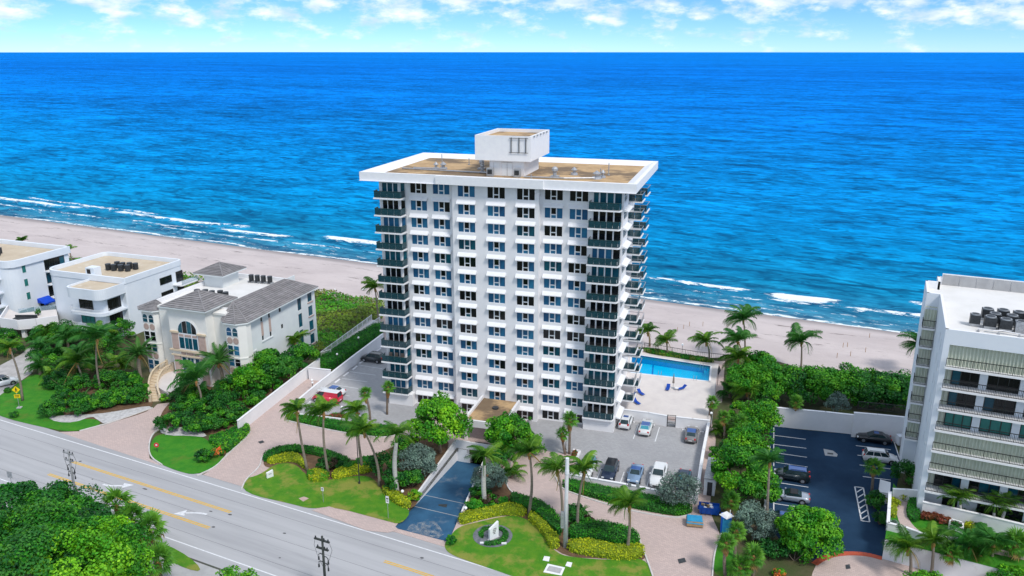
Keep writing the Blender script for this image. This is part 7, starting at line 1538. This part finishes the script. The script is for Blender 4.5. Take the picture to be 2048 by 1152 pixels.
def car(kind, p, head, col, label, roofcol=None, glass='car_glass', soft=False, cat='car', z=.045, lower=None):
    L, W, Hh, hood, belt, gx, deck = SPEC[kind]; root = empty({'van': 'parked_van', 'pickup': 'pickup_truck', 'suv': 'parked_suv'}.get(kind, 'parked_car'), (p.x, p.y, z), head, label, cat, 'cars parked on the lots')
    hw = W / 2; f, r = L / 2, -L / 2
    st = [(f, .30, .66, .52), (f - .12, .22, .74, .80), (f - .55, .20, hood - .08, .95), (gx[0] + .02, .20, hood + .02, 1.0), (0, .20, belt, 1.0), (gx[3] - .02, .20, deck, 1.0), (r + .45, .20, deck - .02, .97), (r + .10, .24, deck - .10, .86), (r, .32, .72, .62)]
    if kind in ('suv', 'hatch', 'van'): st[6] = (r + .30, .22, deck, .97); st[7] = (r + .08, .26, deck - .06, .90)
    mb = MB(); n = 10
    for x, zb, zt, k in st:
        h = hw * k
        mb.v += [(x, -h * .80, zb), (x, -h * .97, zb + .10), (x, -h, (zb + zt) * .52), (x, -h * .965, zt - .06), (x, -h * .84, zt), (x, h * .84, zt), (x, h * .965, zt - .06), (x, h, (zb + zt) * .52), (x, h * .97, zb + .10), (x, h * .80, zb)]
    for i in range(len(st) - 1):
        for j in range(n):
            q = (j + 1) % n; mb.f.append((i * n + j, i * n + q, (i + 1) * n + q, (i + 1) * n + j)); mb.m.append(0)
    mb.f += [tuple(range(n - 1, -1, -1)), tuple((len(st) - 1) * n + j for j in range(n))]; mb.m += [0, 0]
    body = mb.build('body', 'paint_' + col, root, True)
    me = body.data; me.polygons.foreach_set('use_smooth', [True] * len(me.polygons))
    bw, tw = hw * .86, hw * .70; zb, zt = belt - .03, Hh
    B = [Vector((gx[0], -bw * .93, zb)), Vector((gx[0], bw * .93, zb)), Vector((gx[3], bw * .95, zb)), Vector((gx[3], -bw * .95, zb))]
    Tt = [Vector((gx[1], -tw, zt - .05)), Vector((gx[1], tw, zt - .05)), Vector((gx[2], tw * .98, zt - .05)), Vector((gx[2], -tw * .98, zt - .05))]
    cab = MB().add(B + Tt, [(0, 1, 5, 4), (1, 2, 6, 5), (2, 3, 7, 6), (3, 0, 4, 7)]); cab.build('cabin', 'trim_black' if soft else 'paint_' + col, root)
    m_ = [(gx[1] + gx[2]) / 2, 0]
    rf_ = MB(); ro = [Tt[0] * 1, Tt[1] * 1, Tt[2] * 1, Tt[3] * 1]; cx_ = m_[0]
    top = [Vector((cx_ + (t.x - cx_) * .90, t.y * .90, zt)) for t in Tt]; rf_.add([t + Vector((0, 0, .002)) for t in Tt] + top, [(0, 1, 5, 4), (1, 2, 6, 5), (2, 3, 7, 6), (3, 0, 4, 7), (4, 5, 6, 7)])
    rf_.build('roof', ('trim_black' if soft else 'paint_' + (roofcol or col)), root)
    def pane(name, a, b, c, d, ins=.10, m=glass):
        q = [Vector(t) for t in (a, b, c, d)]; ce = sum(q, Vector((0, 0, 0))) / 4; nn = (q[1] - q[0]).cross(q[3] - q[0]).normalized()
        if nn.dot(ce - Vector((cx_, 0, belt))) < 0: nn = -nn
        MB().add([t.lerp(ce, ins) + nn * .012 for t in q], [(0, 1, 2, 3)]).build(name, m, root)
    pane('windscreen', B[0], B[1], Tt[1], Tt[0], .09); pane('rear_window', B[3], B[2], Tt[2], Tt[3], .12)
    ns = 3 if kind in ('suv', 'van') else 2
    if kind == 'van': ns = 3
    for b0, b1, t0, t1 in ((B[0], B[3], Tt[0], Tt[3]), (B[1], B[2], Tt[1], Tt[2])):
        for i in range(ns):
            if kind == 'van' and i > 0 and label.startswith('red'): continue
            pane('side_window', b0.lerp(b1, i / ns), b0.lerp(b1, (i + 1) / ns), t0.lerp(t1, (i + 1) / ns), t0.lerp(t1, i / ns), .10)
    wm = wheel_meshes()
    for sx in (f - .92, r + .95):
        for sy in (-1, 1):
            w_ = inst('wheel', wm['tyre'], root, (sx, sy * (hw - .11), .335)); inst('rim', wm['rim'], w_)
            MB().tube([(sx, sy * (hw * .94), .36), (sx, sy * (hw + .003), .36)], [.42, .42], 16).build('wheel_arch', 'trim_black', root)
    for sy in (-1, 1):
        MB().box(f - .26, sy * hw * .62 - .17, .62, f - .045, sy * hw * .62 + .17, .76).build('headlight', 'headlight', root)
        tz = (deck - .34, deck - .08) if kind not in ('suv', 'hatch', 'van') else (deck - .30, deck + .04)
        MB().box(r + .03, sy * hw * .68 - .12, tz[0] + .06, r + .20, sy * hw * .68 + .12, tz[1]).build('taillight', 'taillight', root)
        MB().box(gx[0] - .25, sy * (hw + .02) - .09, belt - .02, gx[0] - .08, sy * (hw + .02) + .09, belt + .12).build('mirror', 'paint_' + col, root)
    MB().box(f - .10, -.42, .36, f + .012, .42, .56).build('grille', 'trim_black', root); MB().box(r - .012, -.26, .55, r + .05, .26, .68).build('plate', 'plate', root)
    MB().box(r - .01, -hw * .7, .30, r + .06, hw * .7, .42).build('bumper', 'trim_black', root)
    if kind == 'pickup':
        MB().box(r + .25, -hw * .78, deck + .005, gx[3] - .12, hw * .78, deck + .02).build('bed_cover', 'paint_white', root)
    if kind == 'suv':
        for sy in (-1, 1): MB().bar((gx[1] - .2, sy * tw * .92, zt + .05), (gx[2] + .2, sy * tw * .92, zt + .05), .04, .04).build('roof_rail', 'trim_black', root)
    if kind == 'sedan' or kind == 'hatch': MB().box(cx_ - .1, -.38, zt + .001, cx_ + .55, .38, zt + .012).build('sunroof', 'car_glass' if roofcol is None else 'paint_roofblue', root)
    return root
def ang(sh, a, b): p, q = G(sh, *a), G(sh, *b); return math.atan2(q.y - p.y, q.x - p.x)
hA = ang('i', (872, 410), (926, 258)); hB = ang('i', (538, 716), (474, 868)); hG = ang('g', (725, 628), (480, 594)); hF = ang('f', (680, 425), (480, 396)); hFr = ang('f', (985, 290), (1205, 316))
car('hatch', G('i', 795, 262), hA, 'white', 'white hatchback with dark rear window parked next to the tower corner', roofcol='white')
car('sedan', G('i', 1002, 322), hA, 'pearl', 'white sedan parked by the pool wall beside the gate', 'roofblue', 'car_glass_sky')
car('sedan', G('i', 1478, 395), hA + .02, 'grey', 'grey sedan with red taillights in the right corner by the pool wall', 'roofblue')
car('suv', G('i', 628, 785), hB, 'navy', 'dark navy suv facing the low wall beside the palms', 'black')
car('coupe', G('i', 892, 815), hB, 'sky', 'light blue coupe facing the low wall', 'roofblue')
car('pickup', G('i', 1135, 830), hB, 'white', 'white pickup truck behind the silver buttonwood', cat='pickup truck')
car('sedan', G('i', 1395, 880), hB, 'navy', 'dark blue car hidden behind the silver buttonwood', glass='car_glass_sky')
car('suv', G('i', 395, 752), hB, 'pearl', 'white car half hidden behind the palm right of the concrete pole', 'green', 'car_glass_sky')
car('suv', G('g', 700, 492), hG, 'dkgrey', 'dark grey suv parked behind the left tower balconies', 'dkgrey')
car('sedan', G('g', 305, 812), hG, 'white', 'white sedan with blue glass roof in the left car park', 'roofblue')
car('van', G('g', 262, 878), hG, 'red', 'red delivery van with white front in the left car park', 'white', cat='van')
car('sedan', G('f', 1095, 262), hF, 'black', 'black sedan below the taller white wall', 'black')
car('suv', G('f', 1135, 388), hFr, 'white', 'white suv parked in the right bays of the blue car park', 'white')
car('suv', G('f', 578, 500), hF, 'dkgreen', 'dark suv with blue roof in the left bays of the blue car park', 'roofblue')
car('coupe', G('f', 572, 632), hF, 'silver', 'silver convertible with black soft top', soft=True)
car('sedan', G('f', 500, 780), hF, 'navy', 'dark blue car half hidden behind the round tree', 'navy')
car('suv', G('c', 20, 995), ang('c', (-20, 985), (80, 962)), 'white', 'white car cut by the left edge of the frame', 'black')
# ================================================================== STREET FURNITURE
def globe_lamp(sh, x, y, h, label, z=.04):
    p = G(sh, x, y, z); r = empty('globe_lamp', p, 0, label, 'lamp post', 'globe lamps'); MB().cyl(0, 0, 0, .06, .12).cyl(0, 0, .06, h, .045, .035, 8).build('post', 'dark_metal', r); MB().ball(0, 0, h + .17, .2, nu=12, nv=8).build('globe', 'globe', r); return r
for sh, x, y, h, lab in (('g', 122, 770, 1.7, 'globe lamp on the pink service drive by the white walls'), ('b', 240, 112, 1.2, 'globe lamp beside the white sedan in the left car park'), ('b', 92, 225, .9, 'globe lamp at the corner of the left car park'), ('b', 405, 262, 1.5, 'globe lamp behind the red leaved hedge'), ('g', 568, 395, 2.6, 'globe lamp on the wall of the clipped hedge, upper one'), ('g', 363, 545, 2.3, 'globe lamp on the wall of the clipped hedge, lower one'),
                   ('b', 742, 715, .8, 'low globe lamp beside the left corner of the ramp'), ('b', 1095, 818, 1.0, 'globe lamp in the yellow hedge right of the ramp'), ('i', 165, 520, 2.0, 'globe lamp behind the two sabal palms'), ('i', 1678, 285, 2.2, 'globe lamp on the corner of the car park side wall'), ('i', 1685, 150, 2.3, 'lamp post at the lower corner of the pool deck'), ('h', 836, 480, 2.6, 'lamp post at the beach side of the swimming pool'), ('i', 1512, 1010, 1.6, 'globe lamp behind the silver buttonwood'), ('d', 822, 340, 1.6, 'globe lamp next to the smaller sabal palm')):
    globe_lamp(sh, x, y, h, lab)
p = G('b', 500, 635, .05); t = HCAM - GY('b', 487, 372, p.y).z
lp = empty('lamp_post', p, 0, 'tall thin black lamp post on the lawn among the palms', 'lamp post'); hh = GY('b', 487, 372, p.y).z; MB().cyl(0, 0, 0, .3, .14).cyl(0, 0, .3, hh, .075, .05, 8).build('post', 'dark_metal', lp); MB().box(-.35, -.12, hh, .35, .12, hh + .12).build('head', 'dark_metal', lp)
p = G('s', 1130, 1094, .05); hh = GY('s', 1135, 917, p.y).z
cp = empty('concrete_pole', p, 0, 'tall pale concrete pole with a white top cylinder beside the drive', 'pole'); MB().tube([(0, 0, -.1), (.05, 0, hh * .83)], [.24, .20], 12).build('shaft', 'pole_concrete', cp, True); MB().cyl(.05, 0, hh * .83, hh * .87, .24, .24).cyl(.05, 0, hh * .87, hh, .21, .21).build('antenna', 'frame_white', cp); MB().box(-.55, -.2, 2.6, -.2, .2, 4.6).build('meter_cabinet', 'galv', cp); MB().box(-.5, -.215, 3.0, -.25, -.2, 4.2).build('cabinet_door', 'metal', cp); MB().tube([(.26, -.05, .2), (.28, -.05, 5.5)], .04, 5).build('conduit', 'galv', cp)
def utility_pole(p, hh, m, label, seed, z0=0.0):
    rg = random.Random(seed); r = empty('utility_pole', (p.x, p.y, z0), RD, label, 'utility pole'); MB().tube([(0, 0, -.1), (.06, 0, hh)], [.17, .11], 10).build('shaft', m, r, True)
    for k, z in enumerate((hh - .5, hh - 1.5)):
        MB().box(-.95 + .2 * k, -.10, z - .07, .95 - .2 * k, .10, z + .07).build('crossarm', m, r)
        for x in (-.8 + .2 * k, 0.28, .8 - .2 * k): MB().cyl(x, 0, z + .07, z + .17, .05).cyl(x, 0, z + .17, z + .32, .09, .05).build('insulator', 'dark_metal', r)
    for i, (x, z) in enumerate(((-.55, hh - 2.3), (.6, hh - 2.5), (-.6, hh - 3.2), (.55, hh - 3.3))): MB().tube([(0, 0, z + .1), (x * .6, 0, z + .15), (x, 0, z), (x * 1.05, 0, z - .35)], .05, 5).cyl(x * 1.05, 0, z - .65, z - .3, .10, .08, 8).build('fuse_switch', 'dark_metal', r)
    for s in (-1, 1): MB().tube([(s * .8, 0, hh - .25), (s * 1.15, .1, hh - 1.4), (s * .75, .05, hh - 2.6), (s * .15, 0, hh - 3.6)], .022, 4).build('jumper_wire', 'dark_metal', r)
    return r
q = rd(-22.8, -12.9); pw = Vector((q.x, q.y, 0)); tp = GY('a', 350, 478, q.y); pp_ = G('s', 152, 1005)
tp = GY('a', 350, 478, pp_.y); utility_pole(Vector((tp.x + .25, pp_.y, 0)), tp.z, 'weathered_pole', 'weathered grey utility pole with switches standing beyond the foreground trees', 1)
q = rd(16.5, -14.6); tp = GY('s', 643, 1072, q.y); utility_pole(Vector((tp.x, q.y, 0)), tp.z, 'wood_pole', 'dark wooden utility pole at the bottom edge of the road', 2)
ps = empty('stub_pole', G('s', 161, 1002), 0, 'short leaning wooden stub pole beside the weathered utility pole', 'pole'); MB().tube([(0, 0, -.1), (-.3, 0, 1.9)], [.16, .14], 8).build('shaft', 'bark', ps)
# signs
p = G('c', 125, 1138, .05); ys = empty('crossing_sign', p, math.radians(8), 'yellow diamond pedestrian crossing sign with plaque on the left lawn', 'road sign')
MB().bar((0, 0, 0), (0, 0, 3.6), .07, .07).build('post', 'galv', ys)
def plate_xz(pts, y, t, name, m, par): return slab_xz(pts, y - t, y, name, m, par)
pl_ = plate_xz([(0, 2.55), (.62, 3.17), (0, 3.79), (-.62, 3.17)], -.05, .02, 'panel', 'sign_yellow', ys)
plate_xz([(-.45, 1.75), (.45, 1.75), (.45, 2.35), (-.45, 2.35)], -.05, .02, 'plaque', 'sign_yellow', ys)
pg = MB(); pg.ball(.03, -.085, 3.50, .075); pg.tube([(.03, -.085, 3.42), (0, -.085, 3.15)], [.06, .06], 6); pg.tube([(0, -.085, 3.15), (.16, -.085, 2.88)], .045, 5); pg.tube([(0, -.085, 3.15), (-.14, -.085, 2.86)], .045, 5); pg.tube([(.02, -.085, 3.38), (.18, -.085, 3.2)], .035, 5); pg.tube([(.02, -.085, 3.38), (-.14, -.085, 3.18)], .035, 5); pg.build('walking_figure', 'sign_black', pl_)
MB().box(-.36, -.082, 2.12, .36, -.071, 2.22).box(-.30, -.082, 1.90, .30, -.071, 2.0).build('legend', 'sign_black', ys)
MB().box(-.35, -.35, 0, .35, .35, .12).build('base', 'concrete', ys)
p = G('a', 840, 490, .06); rs = empty('round_sign', p, 0, 'small round red sign with white mark on the lawn by the pink drive', 'sign'); MB().bar((0, 0, 0), (0, 0, 1.0), .05, .05).build('post', 'dark_metal', rs); slab_xz([(.36 * math.cos(t), 1.1 + .36 * math.sin(t)) for t in np.linspace(0, 2 * math.pi, 16, endpoint=False)], -.05, -.02, 'panel', 'sign_red', rs); MB().box(-.12, -.062, 1.0, .12, -.051, 1.22).build('mark', 'white_paint', rs)
p = G('s', 540, 954, .06); ws = empty('lawn_sign', p, math.radians(40), 'small white slab sign lying upright on the lawn left of the palm bed', 'sign'); slab_xz([(-.45, 0), (.45, 0), (.45, .95), (-.45, .75)], -.14, .14, 'slab', 'white_paint', ws); MB().box(-.2, -.152, .45, .2, -.141, .60).build('mark', 'concrete', ws)
for sh, a, h, lab, w_, hh_ in (('b', (299, 738), 2.1, 'small white post sign on the lawn left of the ramp', .38, .5), ('b', (662, 830), 3.1, 'tall narrow white sign on a post beside the ramp', .42, .95), ('a', (883, 402), 1.1, 'small grey post sign on the villa gravel bed', .3, .3)):
    p = G(sh, *a, .06); s_ = empty('post_sign', p, math.radians(-20), lab, 'sign'); MB().bar((0, 0, 0), (0, 0, h), .05, .05).build('post', 'galv', s_); slab_xz([(-w_ / 2, h - hh_), (w_ / 2, h - hh_), (w_ / 2, h), (-w_ / 2, h)], -.05, -.03, 'panel', 'white_paint', s_)
    MB().box(-w_ * .32, -.06, h - hh_ * .45, w_ * .32, -.051, h - hh_ * .25).box(-w_ * .25, -.06, h - hh_ * .75, w_ * .25, -.051, h - hh_ * .62).build('lettering', 'dark_metal', s_)
for sh, a, lab in (('i', (828, 1000), 'left of two thin post signs below the light blue coupe'), ('i', (915, 1005), 'right of two thin post signs below the light blue coupe'), ('a', (68, 690), 'grey backside of a road sign at the near road edge')):
    p = G(sh, *a, .05); s_ = empty('post_sign', p, math.radians(-16), lab, 'sign'); hh = 1.8 if sh == 'i' else 2.6; MB().bar((0, 0, 0), (0, 0, hh), .05, .05).build('post', 'galv', s_); slab_xz([(-.22, hh - .55), (.22, hh - .55), (.22, hh), (-.22, hh)] if sh == 'i' else [(-.4, hh - .9), (.4, hh - .9), (.4, hh), (-.4, hh)], -.05, -.03, 'panel', 'galv', s_)
# monument sign: slanted white slab with dark vertical lettering
p = G('d', 350, 905, .08); ms = empty('monument_sign', p, math.radians(38), 'white slanted monument sign with black lettering on a dark gravel circle', 'sign'); ms.scale = (.82, .82, .82)
slab_xz([(-.75, 0), (.80, 0), (.80, 2.55), (-.75, 1.75)], -.17, .17, 'slab', 'white_paint', ms)
mb = MB()
for k, (z0, x0, w_) in enumerate(((1.55, -.15, .62), (1.28, -.2, .62), (1.02, -.22, .55), (.78, -.1, .35))):
    n = int(w_ / .085)
    for i in range(n): mb.box(x0 + i * .085, -.186, z0, x0 + i * .085 + .05, -.171, z0 + (.17 if (i * 7 + k) % 3 else .12))
mb.build('lettering', 'sign_black', ms); MB().box(-.9, -.3, 0, .95, .3, .08).build('base', 'concrete', ms)
for k, (dx, dy) in enumerate(((-1.25, -1.0), (1.25, -1.1))):
    l_ = MB(); l_.box(p.x + dx - .3, p.y + dy - .1, .08, p.x + dx + .3, p.y + dy + .1, .22); o = l_.build('ground_light', 'white_paint'); tag(o, ('left', 'right')[k] + ' white ground light in the monument sign circle', 'light', 'sign circle lights')
# pool furniture
def lounger(sh, x, y, rz, label):
    p = G(sh, x, y, .046); r = empty('sun_lounger', p, rz, label, 'sun lounger', 'blue loungers on the pool deck'); r.scale = (.85, .85, .85); MB().box(-1.0, -.35, .28, .35, .35, .34).build('seat', 'blue_canvas', r)
    MB().add([(.35, -.35, .29), (.35, .35, .29), (1.0, .35, .75), (1.0, -.35, .75), (.35, -.35, .35), (.35, .35, .35), (1.0, .35, .81), (1.0, -.35, .81)], [(3, 2, 1, 0), (4, 5, 6, 7), (0, 1, 5, 4), (1, 2, 6, 5), (2, 3, 7, 6), (3, 0, 4, 7)]).build('backrest', 'blue_canvas', r)
    for sy in (-.32, .32):
        for sx in (-.85, .3): MB().box(sx - .025, sy - .025, 0, sx + .025, sy + .025, .28).build('leg', 'frame_white', r)
lounger('h', 722, 735, 1.25, 'blue lounger left of the closed umbrella by the pool'); lounger('h', 838, 735, .55, 'blue lounger right of the closed umbrella by the pool'); lounger('h', 500, 775, 2.0, 'blue lounger beside the tower balconies, upper one'); lounger('h', 465, 850, 2.0, 'blue lounger beside the tower balconies, lower one')
p = G('h', 766, 725, .046); um = empty('umbrella', p, 0, 'closed brown umbrella between two blue loungers', 'umbrella'); MB().cyl(0, 0, 0, .1, .3).cyl(0, 0, .1, 2.5, .03).build('pole', 'metal', um); MB().tube([(0, 0, .95), (0, 0, 1.2), (0, 0, 2.2), (0, 0, 2.7)], [.20, .19, .10, .02], 8).build('canopy', 'umbrella_cloth', um)
p = G('h', 770, 740, .046); tb = empty('side_table', p + Vector((.5, -.1, 0)), 0, 'small white round table beside the closed umbrella', 'table'); MB().cyl(0, 0, .42, .46, .34, n=16).build('top', 'white_paint', tb); MB().cyl(0, 0, 0, .42, .04).build('stem', 'white_paint', tb)
# pool ladder rails
for k, (x, y) in enumerate(((1000, 552), (945, 660), (655, 622))):
    p = G('h', x, y, .05); r = empty('pool_ladder', p, math.radians(-16), ('chrome ladder at the far side of the pool', 'chrome ladder at the near right side of the pool', 'white pool fitting at the near side of the pool')[k], 'ladder')
    for s in (-.25, .25): MB().tube([(s, .5, 0), (s, .5, .6), (s, .2, .8), (s, -.2, .6), (s, -.25, -.5)], .03, 6).build('rail', 'metal', r)
# service corner: dumpster, covered pallet, portable toilet, grey shed roof
p = G('f', 55, 715, .03); dm = empty('dumpster', p, math.radians(-12), 'blue open dumpster heaped with boxes beside the drive', 'dumpster'); dm.scale = (.74, .74, .74); bpy.context.view_layer.update()
mb = MB(); o8 = [(-1.5, -.75, .25), (1.5, -.75, .25), (1.5, .75, .25), (-1.5, .75, .25), (-1.7, -.9, 1.5), (1.7, -.9, 1.5), (1.7, .9, 1.5), (-1.7, .9, 1.5)]; mb.add(o8, [(0, 3, 2, 1), (0, 1, 5, 4), (1, 2, 6, 5), (2, 3, 7, 6), (3, 0, 4, 7)]); mb.add([(-1.58, -.8, 1.15), (1.58, -.8, 1.15), (1.58, .8, 1.15), (-1.58, .8, 1.15)], [(0, 1, 2, 3)]); mb.build('bin', 'dumpster_blue', dm)
for x in (-1.1, -.35, .4, 1.15): MB().box(x - .06, -.95, .3, x + .06, -.86, 1.45).build('rib', 'dumpster_blue', dm)
for s in (-1, 1): MB().box(s * 1.75 - .12, -.5, .8, s * 1.75 + .12, .5, 1.0).build('fork_pocket', 'dumpster_blue', dm); MB().cyl(s * 1.2, -.6, 0, .25, .12).build('caster', 'tyre', dm)
rg_ = random.Random(8)
for i in range(9):
    x, y = rg_.uniform(-1.2, 1.2), rg_.uniform(-.5, .5); s = rg_.uniform(.16, .28); o = MB().box(-s, -s * .7, 0, s, s * .7, s * .9).build('discarded_box', R_.choice(['cardboard', 'cardboard', 'white_paint', 'bark', 'dark_metal'])); o.location = dm.matrix_basis @ Vector((x, y, 1.16)); o.rotation_euler = (0, rg_.uniform(-.3, .3), rg_.uniform(0, 3)); tag(o, ('box at the left end', 'box near the left end', 'flattened box', 'small box', 'box in the middle', 'tilted box', 'box near the right end', 'box at the right end', 'topmost box')[i] + ' of the rubbish heap in the blue dumpster', 'box', 'rubbish in the dumpster')
p = G('d', 1665, 815, .03); pt = empty('pallet_stack', p, math.radians(-10), 'pallet load covered with a light blue tarp on the drive', 'pallet'); MB().box(-.95, -.7, .16, .95, .7, .8).build('load', 'cardboard', pt); MB().add([(-1.0, -.75, .55), (1.0, -.75, .5), (1.0, .75, .55), (-1.0, .75, .5), (-.9, -.65, .92), (.9, -.6, .88), (.85, .65, .93), (-.9, .65, .9)], [(0, 1, 5, 4), (1, 2, 6, 5), (2, 3, 7, 6), (3, 0, 4, 7), (4, 5, 6, 7)]).build('tarp', 'tarp_blue', pt)
for y in (-.6, 0, .6): MB().box(-.95, y - .06, .0, .95, y + .06, .16).build('pallet_board', 'bark', pt)
p = G('f', 160, 825, .03); po = empty('portable_toilet', p, math.radians(-14), 'blue portable toilet with white roof between the palms', 'portable toilet'); MB().box(-.6, -.6, 0, .6, .6, 2.05).build('cabin', 'dumpster_blue', po); MB().box(-.42, -.63, .1, .42, -.601, 1.9).build('door', 'tarp_blue', po); MB().tube([(0, 0, 2.05), (0, 0, 2.3)], [.88, .55], 4).build('roof', 'white_paint', po); MB().cyl(.4, .4, 2.1, 2.6, .05).build('vent', 'white_paint', po)
sh_ = empty('service_shed', (0, 0, 0), 0, 'grey flat roofed shed between the car park wall and the trees', 'shed'); c4 = GP('f', [(20, 600), (90, 610), (110, 480), (45, 470)]); MB().prism(c4, 0, 2.4).build('wall', 'cool_white', sh_); MB().prism([q.lerp(sum(c4, Vector((0, 0))) / 4, -.06) for q in c4], 2.4, 2.55).build('roof', 'galv', sh_); MB().bar((*c4[0].lerp(c4[1], .3), 1.0), (*c4[0].lerp(c4[1], .75), 1.0), .1, 1.9).build('door', 'dark_metal', sh_)
# gas grill and plant pots
p = G('k', 375, 175, .03); gp = empty('storage_tank', p, 0, 'white tank with an orange pipe beside the condominium bay', 'tank'); MB().box(-.9, -.5, .2, .9, .5, 1.6).build('tank', 'cool_white', gp); MB().cyl(-.5, -.6, 0, 2.2, .12).build('pipe', 'palm_boot', gp)
p = G('o', 1145, 1225, .04); 
for k, (sh, x, y, lab) in enumerate((('d', 585, 170, 'tall white planter with a small shrub by the tower windows'),)):
    p = G(sh, x, y, .04); r = empty('planter', p, 0, lab, 'planter'); MB().tube([(0, 0, 0), (0, 0, 1.0)], [.22, .38], 4).build('pot', 'concrete', r); bush('potted_shrub', p, .4, .4, .35, 888, 260, .14, 'leaf_hedge', 'leaf_dark', 'small clipped shrub in the tall white planter', z=1.0)
# wind sock like banner pole by the pool path and the orange stakes on the beach
p = G('h', 1130, 700, .04); bn = empty('banner', p, 0, 'dark furled banner on a pole beside the pool deck path', 'banner'); MB().cyl(0, 0, 0, 3.6, .04).build('pole', 'dark_metal', bn); MB().tube([(0, 0, 2.0), (.12, 0, 2.8), (.05, 0, 3.5)], [.10, .30, .08], 7).build('cloth', 'dark_metal', bn)
k = 0
for sh, x, y in (('e', 930, 488), ('e', 950, 545), ('e', 865, 555), ('e', 903, 490), ('e', 1045, 520), ('e', 1070, 428), ('h', 852, 240), ('h', 900, 215), ('h', 640, 385), ('h', 575, 395), ('h', 1010, 215), ('h', 800, 262)):
    p = G(sh, x, y, -.35); o = MB().bar((0, 0, 0), (0, 0, 1.0), .07, .07).build('marker_stake', 'palm_boot', None, loc=p); tag(o, 'thin orange marker stake standing in the beach sand', 'stake', 'beach marker stakes'); k += 1
# beach chairs far left of the tower
for i, (x, y) in enumerate(((655, 583), (664, 586), (730, 580))):
    p = G('s', x, y, -.35); r = empty('beach_chair', p, .6 * i, ('left', 'middle', 'right')[i] + ' white beach chair on the sand left of the tower', 'beach chair', 'white beach chairs'); MB().box(-.9, -.35, .25, .3, .35, .35).build('seat', 'white_paint', r); MB().add([(.3, -.35, .3), (.3, .35, .3), (.9, .35, .9), (.9, -.35, .9)], [(0, 1, 2, 3)]).build('backrest', 'white_paint', r)
# overhead wires from the weathered pole
# terrace items of the modern houses
p = G('n', 240, 865, 3.0); sf = empty('terrace_sofa', p, 0, 'dark sofa on the white terrace between the modern houses', 'sofa'); MB().box(-2.2, -.5, 0, 2.2, .5, .45).build('seat', 'dark_metal', sf); MB().box(-2.2, .5, 0, 2.2, .75, .9).build('backrest', 'dark_metal', sf)
p = G('n', 370, 820, 3.0); bush('shrub', p, .7, .7, .9, 890, 500, .2, 'leaf_dark', 'leaf_green', 'small tree in the corner of the white terrace', z=3.0)
